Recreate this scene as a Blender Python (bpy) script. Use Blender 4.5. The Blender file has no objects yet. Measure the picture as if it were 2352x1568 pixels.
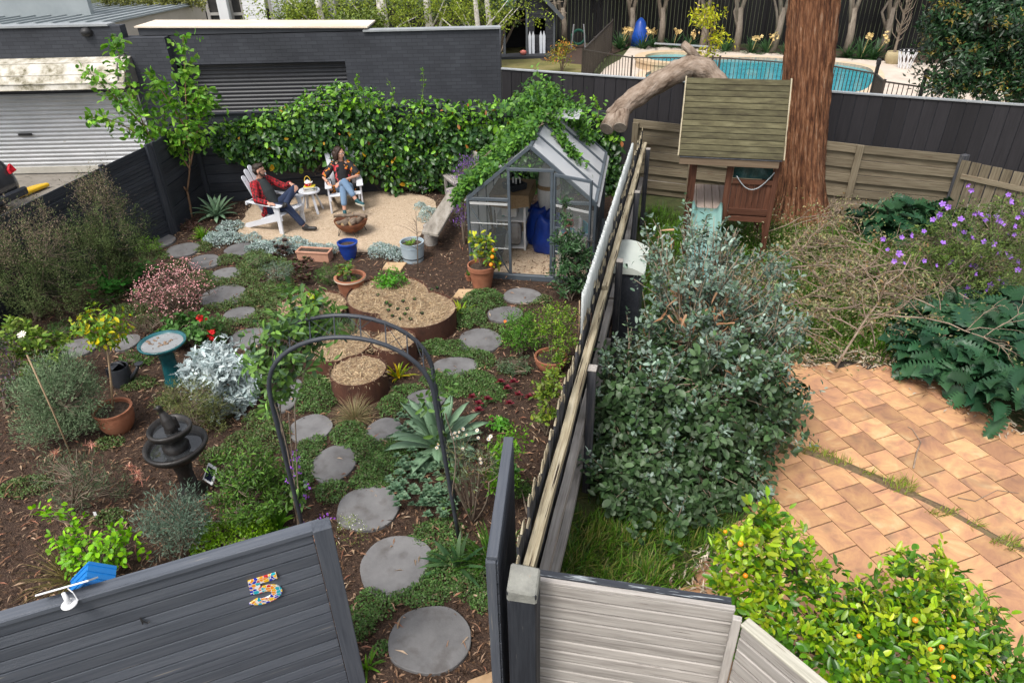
import bpy, bmesh, math, random
import numpy as np
from mathutils import Vector, Matrix
R_ = math.radians
rng = np.random.default_rng(11)
random.seed(5)
SC = bpy.context.scene
COL = SC.collection
# camera, sky, sun, exposure
CAM_H, PITCH, ROLL, LENS = 5.0, R_(31.7), R_(-1.3), 24.3
def _cam_rows():
 s, c = math.sin(PITCH), math.cos(PITCH)
 rw = np.array([[1, 0, 0], [0, -s, -c], [0, c, -s]])
 cr, sr = math.cos(ROLL), math.sin(ROLL)
 return np.array([[cr, -sr, 0], [sr, cr, 0], [0, 0, 1]]) @ rw
CR = _cam_rows()
cam_data = bpy.data.cameras.new('camera'); cam = bpy.data.objects.new('camera', cam_data); COL.objects.link(cam)
cam_data.lens = LENS; cam_data.sensor_width = 36; cam_data.clip_start = .05; cam_data.clip_end = 900
mw = Matrix.Identity(4)
for i in range(3):
 mw[i][0] = CR[0][i]; mw[i][1] = -CR[1][i]; mw[i][2] = -CR[2][i]
mw[0][3], mw[1][3], mw[2][3] = 0, 0, CAM_H
cam.matrix_world = mw
SC.camera = cam
SUN_EL, SUN_AZ = R_(58), R_(215)           # azimuth measured clockwise from +Y
w = bpy.data.worlds.new('World'); SC.world = w; w.use_nodes = True
nt = w.node_tree; bg = nt.nodes['Background']
sky = nt.nodes.new('ShaderNodeTexSky'); sky.sky_type = 'NISHITA'; sky.sun_disc = False
sky.sun_elevation = SUN_EL; sky.sun_rotation = SUN_AZ; sky.air_density = 1.0; sky.dust_density = 4.0; sky.ozone_density = .6
hs = nt.nodes.new('ShaderNodeHueSaturation'); hs.inputs['Saturation'].default_value = .3   # an overcast, almost white sky
nt.links.new(sky.outputs[0], hs.inputs['Color']); nt.links.new(hs.outputs[0], bg.inputs[0]); bg.inputs[1].default_value = .15
sl = bpy.data.lights.new('sun', 'SUN'); sun = bpy.data.objects.new('sun', sl); COL.objects.link(sun)
sl.energy = 1.35; sl.angle = R_(16); sl.color = (1, .95, .88)
sd = Vector((math.sin(SUN_AZ) * math.cos(SUN_EL), math.cos(SUN_AZ) * math.cos(SUN_EL), math.sin(SUN_EL)))
sun.rotation_euler = sd.to_track_quat('Z', 'Y').to_euler(); sun.location = sd * 40
SC.view_settings.view_transform = 'Standard'; SC.view_settings.look = 'None'
SC.view_settings.exposure = .7; SC.view_settings.gamma = 1
SC.cycles.max_bounces = 6; SC.cycles.transparent_max_bounces = 12; SC.cycles.diffuse_bounces = 3; SC.cycles.glossy_bounces = 3
# measuring helpers (photo pixel -> point in the yard)
K = 2560 / 2352.
def _ray(x, y):
 f = LENS / 36 * 2352
 return CR.T @ np.array([(x - 1176) / f, (y - 784) / f, 1.])
def G(x, y, z=0.):
 d = _ray(x, y); t = (z - CAM_H) / d[2]
 return np.array([0, 0, CAM_H]) + t * d
def VP(x, y, p0, p1):
 d = _ray(x, y); p0 = np.array(p0[:2]); u = np.array(p1[:2]) - p0; n = np.array([-u[1], u[0]])
 return np.array([0, 0, CAM_H]) + (p0 @ n) / (d[:2] @ n) * d
def AY(x, y, Y):
 d = _ray(x, y)
 return np.array([0, 0, CAM_H]) + Y / d[1] * d
def V3(*a): return np.array(a, float)
# materials
def _nodes(name):
 m = bpy.data.materials.new(name); m.use_nodes = True
 n = m.node_tree.nodes; return m, n, m.node_tree.links, n['Principled BSDF']
def _ramp(n, stops):
 r = n.new('ShaderNodeValToRGB'); e = r.color_ramp.elements
 while len(e) < len(stops): e.new(.5)
 for k, (p, c) in enumerate(stops):
  e[k].position = p; e[k].color = (*c, 1)
 return r
MATS = {}
def pmat(name, cols, scale=4., stretch=(1, 1, 1), rough=.75, bump=.3, bscale=None, bdist=.01, attr='lc', detail=6., vary=0., metal=0., spec=.4,
   speck=None, coat=0., stops=None, distort=0.):
 """mottled procedural surface: noise through a ramp of cols, own bump, optional per-piece tone and specks of another colour"""
 if name in MATS: return MATS[name]
 m, n, l, b = _nodes(name)
 at = n.new('ShaderNodeAttribute'); at.attribute_name = attr
 mp = n.new('ShaderNodeMapping'); mp.inputs['Scale'].default_value = stretch
 l.new(at.outputs['Vector'], mp.inputs['Vector'])
 no = n.new('ShaderNodeTexNoise'); no.inputs['Scale'].default_value = scale; no.inputs['Detail'].default_value = detail; no.inputs['Roughness'].default_value = .68
 no.inputs['Distortion'].default_value = distort
 l.new(mp.outputs[0], no.inputs['Vector'])
 if stops is None:
  k = len(cols); stops = [(.3 + .4 * i / max(1, k - 1), c) for i, c in enumerate(cols)]
 rp = _ramp(n, stops); l.new(no.outputs['Fac'], rp.inputs[0])
 out = rp.outputs[0]
 if speck:
  col, sscale, thr, wd = (*speck, .05)[:4]
  n2 = n.new('ShaderNodeTexNoise'); n2.inputs['Scale'].default_value = sscale; n2.inputs['Detail'].default_value = 4
  l.new(mp.outputs[0], n2.inputs['Vector'])
  r2 = _ramp(n, [(thr, (0, 0, 0)), (thr + wd, (1, 1, 1))]); l.new(n2.outputs['Fac'], r2.inputs[0])
  mx = n.new('ShaderNodeMix'); mx.data_type = 'RGBA'; l.new(r2.outputs[0], mx.inputs[0]); l.new(out, mx.inputs[6]); mx.inputs[7].default_value = (*col, 1)
  out = mx.outputs[2]
 if vary:
  a2 = n.new('ShaderNodeAttribute'); a2.attribute_name = 'pid'
  mr = n.new('ShaderNodeMapRange'); mr.inputs[3].default_value = 1 - vary; mr.inputs[4].default_value = 1 + vary
  l.new(a2.outputs['Fac'], mr.inputs[0])
  mu = n.new('ShaderNodeVectorMath'); mu.operation = 'SCALE'; l.new(out, mu.inputs[0]); l.new(mr.outputs[0], mu.inputs[3]); out = mu.outputs[0]
 l.new(out, b.inputs['Base Color'])
 b.inputs['Roughness'].default_value = rough; b.inputs['Metallic'].default_value = metal; b.inputs['Specular IOR Level'].default_value = spec
 b.inputs['Coat Weight'].default_value = coat
 if bump:
  n3 = n.new('ShaderNodeTexNoise'); n3.inputs['Scale'].default_value = bscale or scale * 2.5; n3.inputs['Detail'].default_value = 5
  l.new(mp.outputs[0], n3.inputs['Vector'])
  bp = n.new('ShaderNodeBump'); bp.inputs['Strength'].default_value = bump; bp.inputs['Distance'].default_value = bdist
  l.new(n3.outputs['Fac'], bp.inputs['Height']); l.new(bp.outputs[0], b.inputs['Normal'])
 MATS[name] = m
 return m
def wood(name, cols, vary=.15, rough=.85, scale=1.6, bump=.5, speck=None, stretch=(1.3, 26, 26)):
 return pmat(name, cols, scale=scale, stretch=stretch, rough=rough, bump=bump, bscale=5, bdist=.004, vary=vary, spec=.25, speck=speck, detail=8)
def leafmat(name, rough=.45, spec=.5, trans=.25):
 if name in MATS: return MATS[name]
 m, n, l, b = _nodes(name)
 at = n.new('ShaderNodeAttribute'); at.attribute_name = 'col'
 l.new(at.outputs['Color'], b.inputs['Base Color']); b.inputs['Roughness'].default_value = rough; b.inputs['Specular IOR Level'].default_value = spec
 tr = n.new('ShaderNodeBsdfTranslucent'); l.new(at.outputs['Color'], tr.inputs['Color'])
 mx = n.new('ShaderNodeMixShader'); mx.inputs[0].default_value = trans
 l.new(b.outputs[0], mx.inputs[1]); l.new(tr.outputs[0], mx.inputs[2]); l.new(mx.outputs[0], n['Material Output'].inputs[0])
 MATS[name] = m
 return m
def glassmat(name, tint=(.9, .95, .95), clear=.8, rough=.08):
 if name in MATS: return MATS[name]
 m, n, l, b = _nodes(name)
 b.inputs['Base Color'].default_value = (*tint, 1); b.inputs['Roughness'].default_value = rough; b.inputs['Specular IOR Level'].default_value = .8
 t = n.new('ShaderNodeBsdfTransparent'); mx = n.new('ShaderNodeMixShader'); mx.inputs[0].default_value = clear
 l.new(b.outputs[0], mx.inputs[1]); l.new(t.outputs[0], mx.inputs[2]); l.new(mx.outputs[0], n['Material Output'].inputs[0])
 MATS[name] = m
 return m
# mesh building
def frame(o, ang=0.):
 c, s = math.cos(ang), math.sin(ang)
 f = np.eye(4); f[:3, 0] = (c, s, 0); f[:3, 1] = (-s, c, 0); f[:3, 3] = o if len(o) == 3 else (*o, 0)
 return f
def _perp(d):
 d = d / (np.linalg.norm(d) + 1e-12)
 a = np.array([0, 0, 1.]) if abs(d[2]) < .9 else np.array([1., 0, 0])
 s = np.cross(d, a); s /= np.linalg.norm(s)
 return d, s, np.cross(s, d)
class MB:
 def __init__(s, F=None): s.v = []; s.lc = []; s.pid = []; s.f = []; s.n = 0; s.F = F
 def add(s, v, f, lc=None, pid=None):
  v = np.asarray(v, float)
  if s.F is not None: v = v @ s.F[:3, :3].T + s.F[:3, 3]
  s.v.append(v); s.lc.append(np.asarray(lc if lc is not None else v, float))
  s.pid.append(np.full(len(v), rng.random() if pid is None else pid))
  k = s.n; s.f += [tuple(i + k for i in q) for q in f]; s.n += len(v)
  return s
 BOXF = [(0, 3, 2, 1), (4, 5, 6, 7), (0, 1, 5, 4), (1, 2, 6, 5), (2, 3, 7, 6), (3, 0, 4, 7)]
 def beam(s, p0, p1, w, h, up=(0, 0, 1), off=(0, 0), pid=None, taper=1., bev=0.):
  """board from p0 to p1: w across, h along 'up'"""
  p0 = np.array(p0, float); p1 = np.array(p1, float); d = p1 - p0; L = np.linalg.norm(d); d = d / L
  up = np.array(up, float); si = np.cross(d, up)
  if np.linalg.norm(si) < 1e-6: si = _perp(d)[1]
  si /= np.linalg.norm(si); u2 = np.cross(si, d)
  v = []; lc = []; o = rng.random(3) * 7
  for t in (0, 1):
   k = 1. if t == 0 else taper
   for a, b in ((-.5, -.5), (.5, -.5), (.5, .5), (-.5, .5)):
    v.append((p0 if t == 0 else p1) + si * (a * w * k + off[0]) + u2 * (b * h * k + off[1])); lc.append((t * L + o[0], a * w + o[1], b * h + o[2]))
  s.add(v, s.BOXF, lc, pid); return s
 def box(s, c, size, rz=0., pid=None):
  c = np.array(c, float); x = np.array([math.cos(rz), math.sin(rz), 0]) * size[0] / 2
  return s.beam(c - x, c + x, size[1], size[2], pid=pid)
 def tube(s, pts, r, sides=8, caps=True, pid=None, flat=1.):
  pts = np.array(pts, float); n = len(pts); r = np.broadcast_to(np.array(r, float), (n,))
  tan = np.gradient(pts, axis=0); v = []; lc = []; acc = 0; si = None; o = rng.random() * 9
  for i in range(n):
   d = tan[i] / (np.linalg.norm(tan[i]) + 1e-12)
   if si is None: _, si, u2 = _perp(d)
   else:
    si = si - d * (si @ d); si /= np.linalg.norm(si) + 1e-12; u2 = np.cross(si, d)
   if i: acc += np.linalg.norm(pts[i] - pts[i - 1])
   for k in range(sides):
    a = 2 * math.pi * k / sides
    v.append(pts[i] + r[i] * (math.cos(a) * si + math.sin(a) * u2 * flat)); lc.append((acc + o, math.cos(a) * r[i] , math.sin(a) * r[i]))
  f = [(i * sides + k, i * sides + (k + 1) % sides, (i + 1) * sides + (k + 1) % sides, (i + 1) * sides + k) for i in range(n - 1) for k in range(sides)]
  if caps: f += [tuple(range(sides))[::-1], tuple((n - 1) * sides + k for k in range(sides))]
  s.add(v, f, lc, pid); return s
 def lathe(s, prof, c, seg=28, pid=None, jit=0., close=True):
  """prof [(r,z)...]; outside bottom -> top -> inside"""
  c = np.array(c, float); v = []; f = []; n = len(prof)
  for r, z in prof:
   for k in range(seg):
    a = 2 * math.pi * k / seg; rr = r * (1 + jit * math.sin(3 * a + z * 9))
    v.append(c + (rr * math.cos(a), rr * math.sin(a), z))
  for i in range(n - 1):
   for k in range(seg): f.append((i * seg + k, i * seg + (k + 1) % seg, (i + 1) * seg + (k + 1) % seg, (i + 1) * seg + k))
  if close:
   f.append(tuple(range(seg))[::-1]); f.append(tuple((n - 1) * seg + k for k in range(seg)))
  s.add(v, f, np.array(v) - c, pid); return s
 def prism(s, poly, z0, z1, pid=None):
  n = len(poly); v = [(p[0], p[1], z0) for p in poly] + [(p[0], p[1], z1) for p in poly]
  ar = sum(poly[i][0] * poly[(i + 1) % n][1] - poly[(i + 1) % n][0] * poly[i][1] for i in range(n))
  if ar < 0: v = v[:n][::-1] + v[n:][::-1]
  f = [tuple(range(n))[::-1], tuple(range(n, 2 * n))] + [(i, (i + 1) % n, n + (i + 1) % n, n + i) for i in range(n)]
  s.add(v, f, None, pid); return s
 def sheet(s, pts, pid=None): s.add(pts, [tuple(range(len(pts)))], None, pid); return s
 def slab(s, pts, nrm, th):
  """flat plate of thickness th from outline pts, thickness along nrm"""
  p = np.array(pts, float); nrm = np.array(nrm, float); nrm /= np.linalg.norm(nrm); n = len(p)
  a = np.cross(p[1] - p[0], p[2] - p[1]) @ nrm
  if a < 0: p = p[::-1]
  v = np.r_[p - nrm * th, p]
  f = [tuple(range(n))[::-1], tuple(range(n, 2 * n))] + [(i, (i + 1) % n, n + (i + 1) % n, n + i) for i in range(n)]
  s.add(v, f); return s
 def ball(s, c, r, seg=8, pid=None):
  c = np.array(c, float); r = np.broadcast_to(np.array(r, float), (3,)); v = [c + r * (0, 0, -1)]; f = []; m = seg // 2
  for i in range(1, m):
   t = math.pi * i / m
   for k in range(seg):
    a = 2 * math.pi * k / seg; v.append(c + r * (math.sin(t) * math.cos(a), math.sin(t) * math.sin(a), -math.cos(t)))
  v.append(c + r * (0, 0, 1)); L = len(v) - 1
  for k in range(seg): f.append((0, 1 + (k + 1) % seg, 1 + k)); f.append((L, 1 + (m - 2) * seg + k, 1 + (m - 2) * seg + (k + 1) % seg))
  for i in range(m - 2):
   for k in range(seg): f.append((1 + i * seg + k, 1 + i * seg + (k + 1) % seg, 1 + (i + 1) * seg + (k + 1) % seg, 1 + (i + 1) * seg + k))
  s.add(v, f, None, pid); return s
 def build(s, name, mat, parent=None, smooth=False, bevel=0., auto=None):
  v = np.concatenate(s.v); lc = np.concatenate(s.lc); pid = np.concatenate(s.pid)
  if parent is None: o = np.array([(v[:, 0].min() + v[:, 0].max()) / 2, (v[:, 1].min() + v[:, 1].max()) / 2, v[:, 2].min()])
  else: o = np.array(root_loc(parent))
  me = bpy.data.meshes.new(name); me.from_pydata((v - o).tolist(), [], s.f); me.update()
  a = me.attributes.new('lc', 'FLOAT_VECTOR', 'POINT'); a.data.foreach_set('vector', lc.astype(np.float32).ravel())
  a = me.attributes.new('pid', 'FLOAT', 'POINT'); a.data.foreach_set('value', pid.astype(np.float32))
  ob = _link(name, me, mat, parent, o)
  if smooth: me.polygons.foreach_set('use_smooth', np.ones(len(me.polygons), bool))
  if auto:
   me.polygons.foreach_set('use_smooth', np.ones(len(me.polygons), bool))
   md = ob.modifiers.new('edges', 'EDGE_SPLIT'); md.split_angle = R_(auto)
  if bevel:
   md = ob.modifiers.new('bevel', 'BEVEL'); md.width = bevel; md.segments = 1; md.limit_method = 'ANGLE'
  return ob
def root_loc(o):
 while o.parent: o = o.parent
 return o.location
def _link(name, me, mat, parent, o):
 if mat is not None: me.materials.append(mat)
 ob = bpy.data.objects.new(name, me); COL.objects.link(ob)
 if parent is None: ob.location = o
 else: ob.parent = parent
 return ob
def tag(o, label=None, cat=None, group=None, kind=None):
 if label: o['label'] = label
 if cat: o['category'] = cat
 if group: o['group'] = group
 if kind: o['kind'] = kind
 return o
def thing(name, loc, label, cat, group=None):
 o = bpy.data.objects.new(name, None); COL.objects.link(o); o.location = loc if len(loc) == 3 else (*loc, 0); o.empty_display_size = .2
 return tag(o, label, cat, group)
def struct(o): o['kind'] = 'structure'; return o
# leaves
def unit(a): return a / (np.linalg.norm(a, axis=-1, keepdims=True) + 1e-9)
LEAF = {
 'quad': ([(-.5, .45, 0), (0, 0, 0), (.5, .45, 0), (0, 1, -.06)], [(1, 2, 3, 0)]),
 'fold': ([(0, 0, 0), (.5, .42, .1), (.0, 1, -.05), (-.5, .42, .1), (0, .45, 0)], [(0, 1, 4), (1, 2, 4), (2, 3, 4), (3, 0, 4)]),
 'oval': ([(0, 0, 0), (.38, .2, .05), (.5, .5, .09), (.36, .8, .03), (0, 1, -.06), (-.36, .8, .03), (-.5, .5, .09), (-.38, .2, .05), (0, .2, 0), (0, .5, .02), (0, .8, -.02)],
   [(0, 1, 8), (1, 2, 9, 8), (2, 3, 10, 9), (3, 4, 10), (4, 5, 10), (5, 6, 9, 10), (6, 7, 8, 9), (7, 0, 8)]),
 'blade': ([(-.5, 0, 0), (.5, 0, 0), (.42, .4, .03), (-.42, .4, .03), (.3, .75, -.03), (-.3, .75, -.03), (0, 1, -.16)], [(0, 1, 2, 3), (3, 2, 4, 5), (5, 4, 6)]),
 'lobed': ([(0, 0, 0), (.3, .1, .02), (.2, .28, .0), (.5, .35, .05), (.26, .5, 0), (.45, .68, .03), (.2, .72, 0), (0, 1, -.08), (-.2, .72, 0), (-.45, .68, .03), (-.26, .5, 0), (-.5, .35, .05), (-.2, .28, 0), (-.3, .1, .02), (0, .5, -.03)],
   [(0, 1, 2, 14), (2, 3, 4, 14), (4, 5, 6, 14), (6, 7, 14), (7, 8, 14), (8, 9, 10, 14), (10, 11, 12, 14), (12, 13, 0, 14)]),
}
_o = [(0, 0, 0)]; _k = [(.12, .04, 0)]
for _i in range(6): _t = .08 + .14 * _i; _w = .5 * math.sin(math.pi * min(1, .22 + .68 * _t)) * (1 - .25 * _t); _k += [(_w * .5, _t + .02, .02), (_w * .95, _t + .07, .09), (_w, _t + .12, .07), (_w * .72, _t + .125, .06)]
_h = _k + [(.0, 1, -.16)]; _f = len(_h) - 1
_v = [(0, 0, 0)] + _h + [(-x, y, z) for x, y, z in _k] + [(0, .08 + .14 * i + .07, .07 - .16 * (.08 + .14 * i) ** 2 - .05) for i in range(6)]
_n1, _m0 = 1, 1 + len(_h) + len(_k)
def _seg():
 F_ = []
 for s_ in (0, 1):
  b = 1 if s_ == 0 else 1 + len(_h); ids = [b + i for i in range(len(_k))]
  for i in range(6):
   q = ids[1 + 4 * i:5 + 4 * i]; m = _m0 + i; p = 0 if i == 0 else _m0 + i - 1; pr = ids[0] if i == 0 else ids[4 * i]
   F_.append((p, pr, q[0], m) if s_ == 0 else (m, q[0], pr, p)); F_.append((m, q[0], q[1], q[2], q[3]) if s_ == 0 else (q[3], q[2], q[1], q[0], m))
  tip = 1 + len(_k); F_.append((_m0 + 5, ids[-1], tip) if s_ == 0 else (tip, ids[-1], _m0 + 5))
 return F_
LEAF['acanth'] = (_v, _seg())
class LB:
 """batch of leaves that becomes one mesh with a colour per leaf"""
 def __init__(s): s.P = []; s.D = []; s.N = []; s.L = []; s.W = []; s.C = []
 def add(s, P, D, N, L, W, C):
  P = np.atleast_2d(P); n = max(len(P), len(np.atleast_2d(D)))
  bc = lambda a, k: np.broadcast_to(np.asarray(a, float), (n, k) if k else (n,)).copy()
  s.P.append(bc(P, 3)); s.D.append(bc(D, 3)); s.N.append(bc(N, 3)); s.L.append(bc(L, 0)); s.W.append(bc(W, 0)); s.C.append(bc(C, 3)); return s
 def build(s, name, mat, parent=None, shape='fold', kind=None, origin=None):
  P, D, N, L, W, C = (np.concatenate(a) for a in (s.P, s.D, s.N, s.L, s.W, s.C))
  C = np.clip((C - C.mean(1, keepdims=True)) * 1.18 + C.mean(1, keepdims=True), .004, .9) * 1.12
  T, F = LEAF[shape]; T = np.array(T); n = len(P); k = len(T)
  D = unit(D); S = unit(np.cross(D, N)); N = np.cross(S, D)
  v = P[:, None] + S[:, None] * (T[None, :, 0, None] * W[:, None, None]) + D[:, None] * (T[None, :, 1, None] * L[:, None, None]) + N[:, None] * (T[None, :, 2, None] * L[:, None, None])
  o = np.array(root_loc(parent)) if parent is not None else (np.array(origin) if origin is not None else np.array([P[:, 0].mean(), P[:, 1].mean(), 0]))
  v = (v.reshape(-1, 3) - o).astype(np.float32)
  fl = [len(f) for f in F]; base = np.concatenate([np.array(f) for f in F])
  idx = (base[None] + (np.arange(n) * k)[:, None]).ravel().astype(np.int32)
  tot = np.tile(np.array(fl, np.int32), n); st = np.r_[0, np.cumsum(tot)[:-1]].astype(np.int32)
  me = bpy.data.meshes.new(name); me.vertices.add(n * k); me.vertices.foreach_set('co', v.ravel())
  me.loops.add(len(idx)); me.loops.foreach_set('vertex_index', idx); me.polygons.add(len(tot))
  me.polygons.foreach_set('loop_start', st); me.polygons.foreach_set('loop_total', tot)
  me.polygons.foreach_set('use_smooth', np.ones(len(tot), bool))
  me.update(calc_edges=True)
  ca = np.ones((n * k, 4), np.float32); ca[:, :3] = np.repeat(C, k, 0)
  a = me.attributes.new('col', 'FLOAT_COLOR', 'POINT'); a.data.foreach_set('color', ca.ravel())
  ob = _link(name, me, mat, parent, o)
  if kind: ob['kind'] = kind
  return ob
def palette(n, cols, wts=None, jit=.18):
 c = np.array(cols, float); i = rng.choice(len(c), n, p=None if wts is None else np.array(wts) / sum(wts)); j = rng.choice(len(c), n)
 t = rng.random((n, 1)) * .45
 return (c[i] * (1 - t) + c[j] * t) * (1 + jit * rng.normal(size=(n, 1))).clip(.5, 1.6)
def rdir(n): return unit(rng.normal(size=(n, 3)))
# plant builders
def mpp(p):
 """metres per photo pixel at point p"""
 return float(CR[2] @ (np.array(p) - np.array([0, 0, CAM_H]))) / (LENS / 36 * 2352)
def sn(a, b, s=0.):   # cheap smooth noise, -1..1
 return (np.sin(a * 1.7 + 2.3 * np.sin(b * 1.1 + s) + s) + np.sin(b * 2.3 + 1.9 * np.sin(a * .9 - s)) + np.sin((a + b) * 3.7 + s * 2)) / 3
def inpoly(p, poly):
 x, y = p[:, 0], p[:, 1]; r = np.zeros(len(p), bool); n = len(poly)
 for i in range(n):
  (x0, y0), (x1, y1) = poly[i][:2], poly[(i + 1) % n][:2]
  if y0 == y1: continue
  r ^= ((y0 > y) != (y1 > y)) & (x < (x1 - x0) * (y - y0) / (y1 - y0) + x0)
 return r
BARK = pmat('bark_brown', [(.05, .035, .025), (.13, .09, .06)], scale=6, stretch=(1, 8, 8), bump=.6)
TWIG = pmat('twig_grey', [(.14, .11, .08), (.26, .2, .15)], scale=6, stretch=(1, 8, 8), bump=.3)
LM = leafmat('leaf_soft', .5, .4, .28)
LMG = leafmat('leaf_glossy', .36, .45, .15)
LMM = leafmat('leaf_matt', .75, .2, .2)
def clumps(lobes, n, shell=.55):
 """clump centres on the outer part of a set of ellipsoids (cx,cy,cz,rx,ry,rz), with their outward directions"""
 lo = np.array(lobes, float); vol = lo[:, 3] * lo[:, 4] + lo[:, 3] * lo[:, 5]; i = rng.choice(len(lo), n, p=vol / vol.sum())
 u = rdir(n); u[:, 2] = np.where(u[:, 2] < -.35, -u[:, 2] * .6, u[:, 2]); u = unit(u)
 k = shell + (1 - shell) * rng.random((n, 1)) ** .8
 k *= 1 + .16 * sn(u[:, :1] * 5 + i[:, None], u[:, 1:2] * 5 + u[:, 2:] * 4)
 return lo[i, :3] + lo[i, 3:] * u * k, unit(u * lo[i, 3:].mean(1, keepdims=True) / lo[i, 3:])
def fill(lb, C, O, per, L, W, cols, spread, up=.35, wts=None, tw=.8, jl=.25, cl=.16, flat=.5):
 """leaves along a short twig at every clump centre"""
 n = len(C); N = n * per; i = np.repeat(np.arange(n), per)
 ax = unit(O + np.array([0, 0, up]) + .45 * rdir(n)); t = rng.random((N, 1)) * 2 - 1
 side = unit(np.cross(ax[i], rdir(N)))
 P = C[i] + ax[i] * t * spread + side * spread * .22 * rng.random((N, 1)) + rng.normal(size=(N, 3)) * spread * .22
 Dr = unit(side * 1. + ax[i] * (.35 + .4 * t) * tw + np.array([0, 0, up * .4]) + .3 * rdir(N))
 Nr = unit(O[i] * .5 + np.array([0, 0, 1.]) * flat + .7 * rdir(N) + ax[i] * .5)
 cc = palette(N, cols, wts) * (1 + cl * rng.normal(size=(n, 1)))[i].clip(.55, 1.5)
 lb.add(P, Dr, Nr, L * (1 + jl * rng.normal(size=N)).clip(.45, 1.6), W * (1 + jl * rng.normal(size=N)).clip(.5, 1.6), cc)
 return ax
def twigs(mb, base, C, ns, r0, r1=.004, frac=.5, wob=.08, sides=5):
 """ns main stems from the base, thinner twigs from them to a share of the clump centres"""
 base = np.array(base, float); k = rng.choice(len(C), min(ns, len(C)), replace=False); S = []
 for q in k:
  e = base + (C[q] - base) * .8; m = (base + e) / 2 + rng.normal(size=3) * wob * np.linalg.norm(e - base) + np.array([0, 0, .12 * np.linalg.norm(e - base)])
  t = np.linspace(0, 1, 7)[:, None]; p = (1 - t) ** 2 * (base + rng.normal(size=3) * r0 * (1, 1, 0)) + 2 * t * (1 - t) * m + t * t * e
  mb.tube(p, np.linspace(r0, r1 * 1.6, 7), sides); S.append(p)
 S = np.array(S).reshape(-1, 3)
 for q in rng.choice(len(C), int(len(C) * frac), replace=False):
  j = np.argmin(((S - C[q]) ** 2).sum(1) + 3. * np.maximum(0, S[:, 2] - C[q][2]) ** 2); a, b = S[j], C[q]; m = (a + b) / 2 + rng.normal(size=3) * .1 * np.linalg.norm(b - a)
  t = np.linspace(0, 1, 4)[:, None]; mb.tube((1 - t) ** 2 * a + 2 * t * (1 - t) * m + t * t * b, np.linspace(r1 * 1.3, r1 * .7, 4), 4, caps=False)
def lobes_px(Y, lobes):
 out = []
 for (px, py, dY, rx, ry, *o) in lobes:
  c = AY(px, py, Y + dY); k = mpp(c); out.append((*c, rx * k, (o[0] if o else rx * .9) * k, ry * k))
 return out
def shrub(name, label, cat, bx, by, lobes, n, per, L, W, cols, shape='fold', lm=None, spread=.1, up=.35, wts=None, stems=5, r0=.015, group=None,
   shell=.5, frac=.5, stemmat=None, z0=0., foliage='foliage', stemname='stem', tw=.8, flat=.5, cl=.16, base=None, r1=.004):
 b = G(bx, by, z0) if base is None else np.array(base, float)
 t = thing(name, b, label, cat, group); lo = lobes_px(b[1], lobes)
 lo = [(c[0], c[1], max(c[2], z0 + c[5] * .55), *c[3:]) for c in lo]
 C, O = clumps(lo, n, shell); C[:, 2] = np.maximum(C[:, 2], z0 + .02)
 lb = LB(); fill(lb, C, O, per, L, W, cols, spread, up, wts, tw=tw, flat=flat, cl=cl); lb.build(foliage, lm or LM, t, shape)
 if stems:
  mb = MB(); twigs(mb, b, C, stems, r0, r1, frac); mb.build(stemname, stemmat or TWIG, t, smooth=True)
 return t, C, O
def tuft(lb, c, n, L, W, cols, lean=.6, rad=.05, droop=0.):
 c = np.array(c, float); a = rng.random(n) * 2 * math.pi; e = rng.random(n) ** .7 * lean
 D = np.c_[np.cos(a) * np.sin(e), np.sin(a) * np.sin(e), np.cos(e) - droop * e]; N = unit(np.c_[-np.cos(a), -np.sin(a), np.full(n, .6)] + .2 * rdir(n))
 P = c + np.c_[np.cos(a) * rad * rng.random(n), np.sin(a) * rad * rng.random(n), np.zeros(n)]
 lb.add(P, D, N, L * rng.uniform(.6, 1.15, n), W, palette(n, cols))
def agave(mb, c, n, L, W, e0=80, e1=8, curve=.5, seg=7, pid=None):
 """rosette of thick pointed blades, inner ones upright, outer ones bent over"""
 c = np.array(c, float)
 for i in range(n):
  q = i / max(1, n - 1); a = i * 2.39996 + rng.normal() * .12; el = R_(e0 + (e1 - e0) * q ** .8 + rng.normal() * 4); l = L * (.72 + .38 * math.sin(math.pi * (.25 + .6 * q))) * rng.uniform(.9, 1.08)
  h = np.array([math.cos(a), math.sin(a), 0]); s = np.array([-math.sin(a), math.cos(a), 0]); p = c + h * .03 * q; v = []; lc = []
  for k in range(seg + 1):
   t = k / seg; e = el - curve * t * t * (.4 + q); d = h * math.cos(e) + np.array([0, 0, math.sin(e)]); nn = -h * math.sin(e) + np.array([0, 0, math.cos(e)])
   if k: p = p + d * l / seg
   ww = W * (.55 + .9 * t) * (1 - t ** 2.6) ** .9 if t < 1 else 0; ww = max(ww, .002)
   v += [p - s * ww / 2 + nn * ww * .16, p - nn * .006, p + s * ww / 2 + nn * ww * .16, p - nn * (.006 + .012 * (1 - t))]; lc += [(t * l + i, -ww, 0), (t * l + i, 0, 0), (t * l + i, ww, 0), (t * l + i, 0, 0)]
  f = []
  for k in range(seg):
   o = 4 * k
   for j in range(4):
    j2 = (j + 1) % 4; f.append((o + j, o + j2, o + 4 + j2, o + 4 + j))
  mb.add(v, f, lc, pid)
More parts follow.
